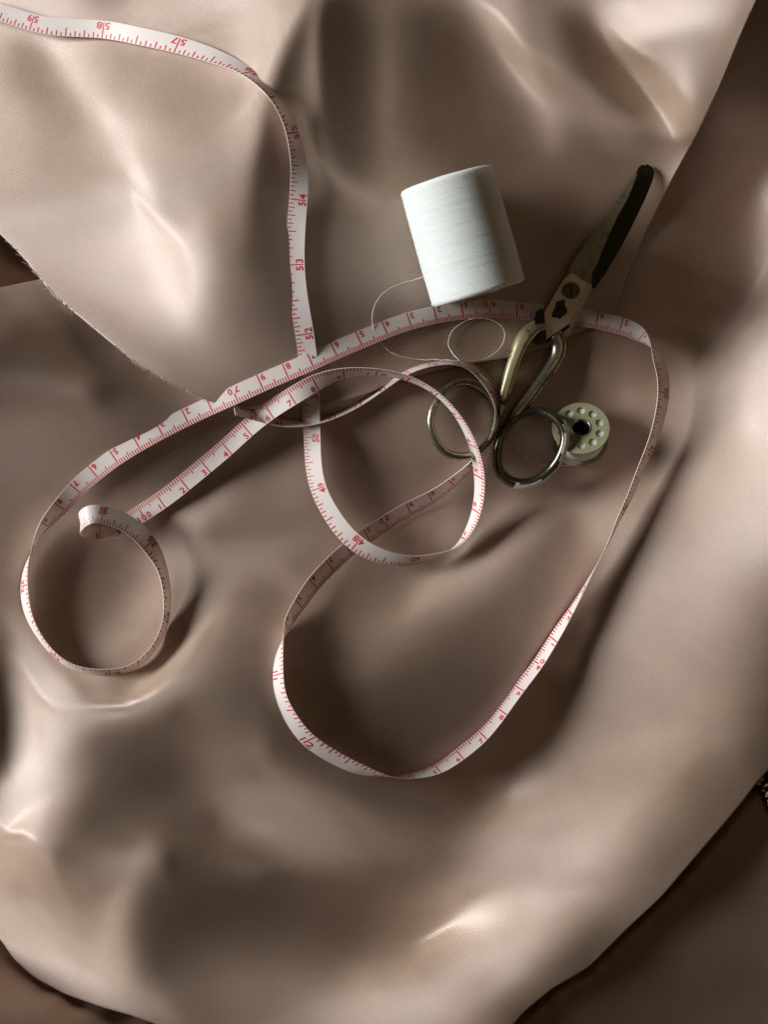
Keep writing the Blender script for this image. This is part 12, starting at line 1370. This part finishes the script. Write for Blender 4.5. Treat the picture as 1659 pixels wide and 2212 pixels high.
V, F = flange_mesh(BH - 0.0006, BH, math.radians(8)); in_bobbin('flange', V, F, FLANGE, False)
V, F = flange_mesh(0.0, 0.0006, math.radians(20)); in_bobbin('flange', V, F, FLANGE, False)
V, F = lathe([(BR * 0.34, BH - 0.00085), (BR * 0.78, BH - 0.0009), (BR * 0.86, BH - 0.0013), (BR * 0.875, BH * 0.5), (BR * 0.86, 0.0012), (BR * 0.80, 0.001), (BR * 0.34, 0.001)], 72)
in_bobbin('thread_winding', V, F, THREAD)
V, F = lathe([(BR * 0.355, BH - 0.0002), (BR * 0.355, BH + 0.00035), (BR * 0.335, BH + 0.0005), (BR * 0.315, BH + 0.0004), (BR * 0.31, BH - 0.002)], 48)
hub = in_bobbin('hub', V, F, RIM)
V, F = lathe([(BR * 0.312, BH - 0.0012), (BR * 0.312, 0.0008), (0.0001, 0.0008)], 48)
o = in_bobbin('bore', V, F, BORE_SHADE)
BT = [(1290, 992), (1262, 1001), (1230, 1006), (1200, 1007), (1172, 1004), (1143, 993), (1120, 972), (1107, 950), (1100, 931), (1093, 901), (1088, 888)]
lf = [0.006, 0.004, 0.0025, 0.001, 0.0005, 0.0005, 0.0005, 0.0005, 0.0005, 0.0005, 0.0005]
V, F = thread_path(BT, lf, 120, 0.00011)
mesh_obj('loose_thread', V, F, PLAIN_THREAD, bobbin)

# ------------------------------------------------------------------ cut edge of the cloth
edge_pts = [p for p in smooth_line(TOP_EDGE, 900, 2) if -60 < p[0] < 520]
rnd = random.Random(3)
P = [at(x + rnd.gauss(0, 0.35), y + rnd.gauss(0, 0.35), cloth_z(x, y) + 0.0001) for x, y in edge_pts]
SELV, nt, b = new_mat('frayed_edge')
b.inputs['Base Color'].default_value = (0.50, 0.40, 0.33, 1)
b.inputs['Roughness'].default_value = 0.8
V, F = tube(P, [0.00016 + abs(rnd.gauss(0, 0.00005)) for _ in P], 6)
for _ in range(420):                                       # loose fibre ends along the cut
    i = rnd.randrange(1, len(P) - 2)
    p = P[i]
    along = (P[i + 1] - P[i - 1]).normalized()
    out = Vector((-along.y, along.x, 0))
    if out.y > 0: out = -out
    ln = abs(rnd.gauss(0, 0.0007)) + 0.0002
    q = [p, p + out * ln * 0.5 + along * rnd.gauss(0, 0.3) * ln + Vector((0, 0, rnd.uniform(-0.2, 0.3) * ln)), p + out * ln + along * rnd.gauss(0, 0.8) * ln + Vector((0, 0, rnd.uniform(-0.5, 0.3) * ln))]
    v, f = tube(q, [0.00007, 0.00006, 0.00003], 4)
    b0 = len(V)
    V += v; F += [tuple(k + b0 for k in t) for t in f]
mesh_obj('selvedge', V, F, SELV, satin_cloth)

# ------------------------------------------------------------------ dark trimmed textile at the right edge
zt = float(relief_main(1640, 1680)) - 0.0045
mat_root = empty('stitched_mat', 1690, 1720, 'black woven mat with cream stitches peeking out at the right edge beside the satin', 'mat')
mat_root.location = at(1690, 1720, zt)
WOV, nt, b = new_mat('black_weave')
b.inputs['Base Color'].default_value = (0.006, 0.004, 0.003, 1)
b.inputs['Roughness'].default_value = 0.9
STI, nt, b = new_mat('cream_stitch')
b.inputs['Base Color'].default_value = (0.85, 0.68, 0.50, 1)
b.inputs['Roughness'].default_value = 0.8
V, F = plate([(1637, 1694), (1672, 1660), (1735, 1598), (1800, 1560), (1800, 1760), (1672, 1760), (1656, 1730)], 0, 0.0015, lambda x, y: zt, 2)
mesh_obj('weave', V, F, WOV, mat_root, False)
VV, FF = [], []
for x, y, a, ln in ((1645, 1685, 25, 14), (1639.5, 1693.5, 8, 9), (1655, 1697, 25, 16), (1649, 1708, 2, 10), (1660, 1713, 25, 14), (1657, 1719, 2, 10), (1664, 1729, 25, 14), (1664, 1738, 2, 10), (1672, 1705, 25, 14), (1676, 1722, 25, 14), (1668, 1690, 25, 14)):
    ca, sa = math.cos(math.radians(a)), -math.sin(math.radians(a))
    pts = [at(x + ca * ln * u, y + sa * ln * u, zt + 0.0016 + 0.0005 * (1 - 4 * u * u)) for u in np.linspace(-0.5, 0.5, 9)]
    v, f = tube(pts, [0.0001 + 0.00045 * math.sqrt(max(0, 1 - 4 * u * u)) for u in np.linspace(-0.5, 0.5, 9)], 8)
    VV, FF = merge((VV, FF), (v, f))
mesh_obj('stitches', VV, FF, STI, mat_root)
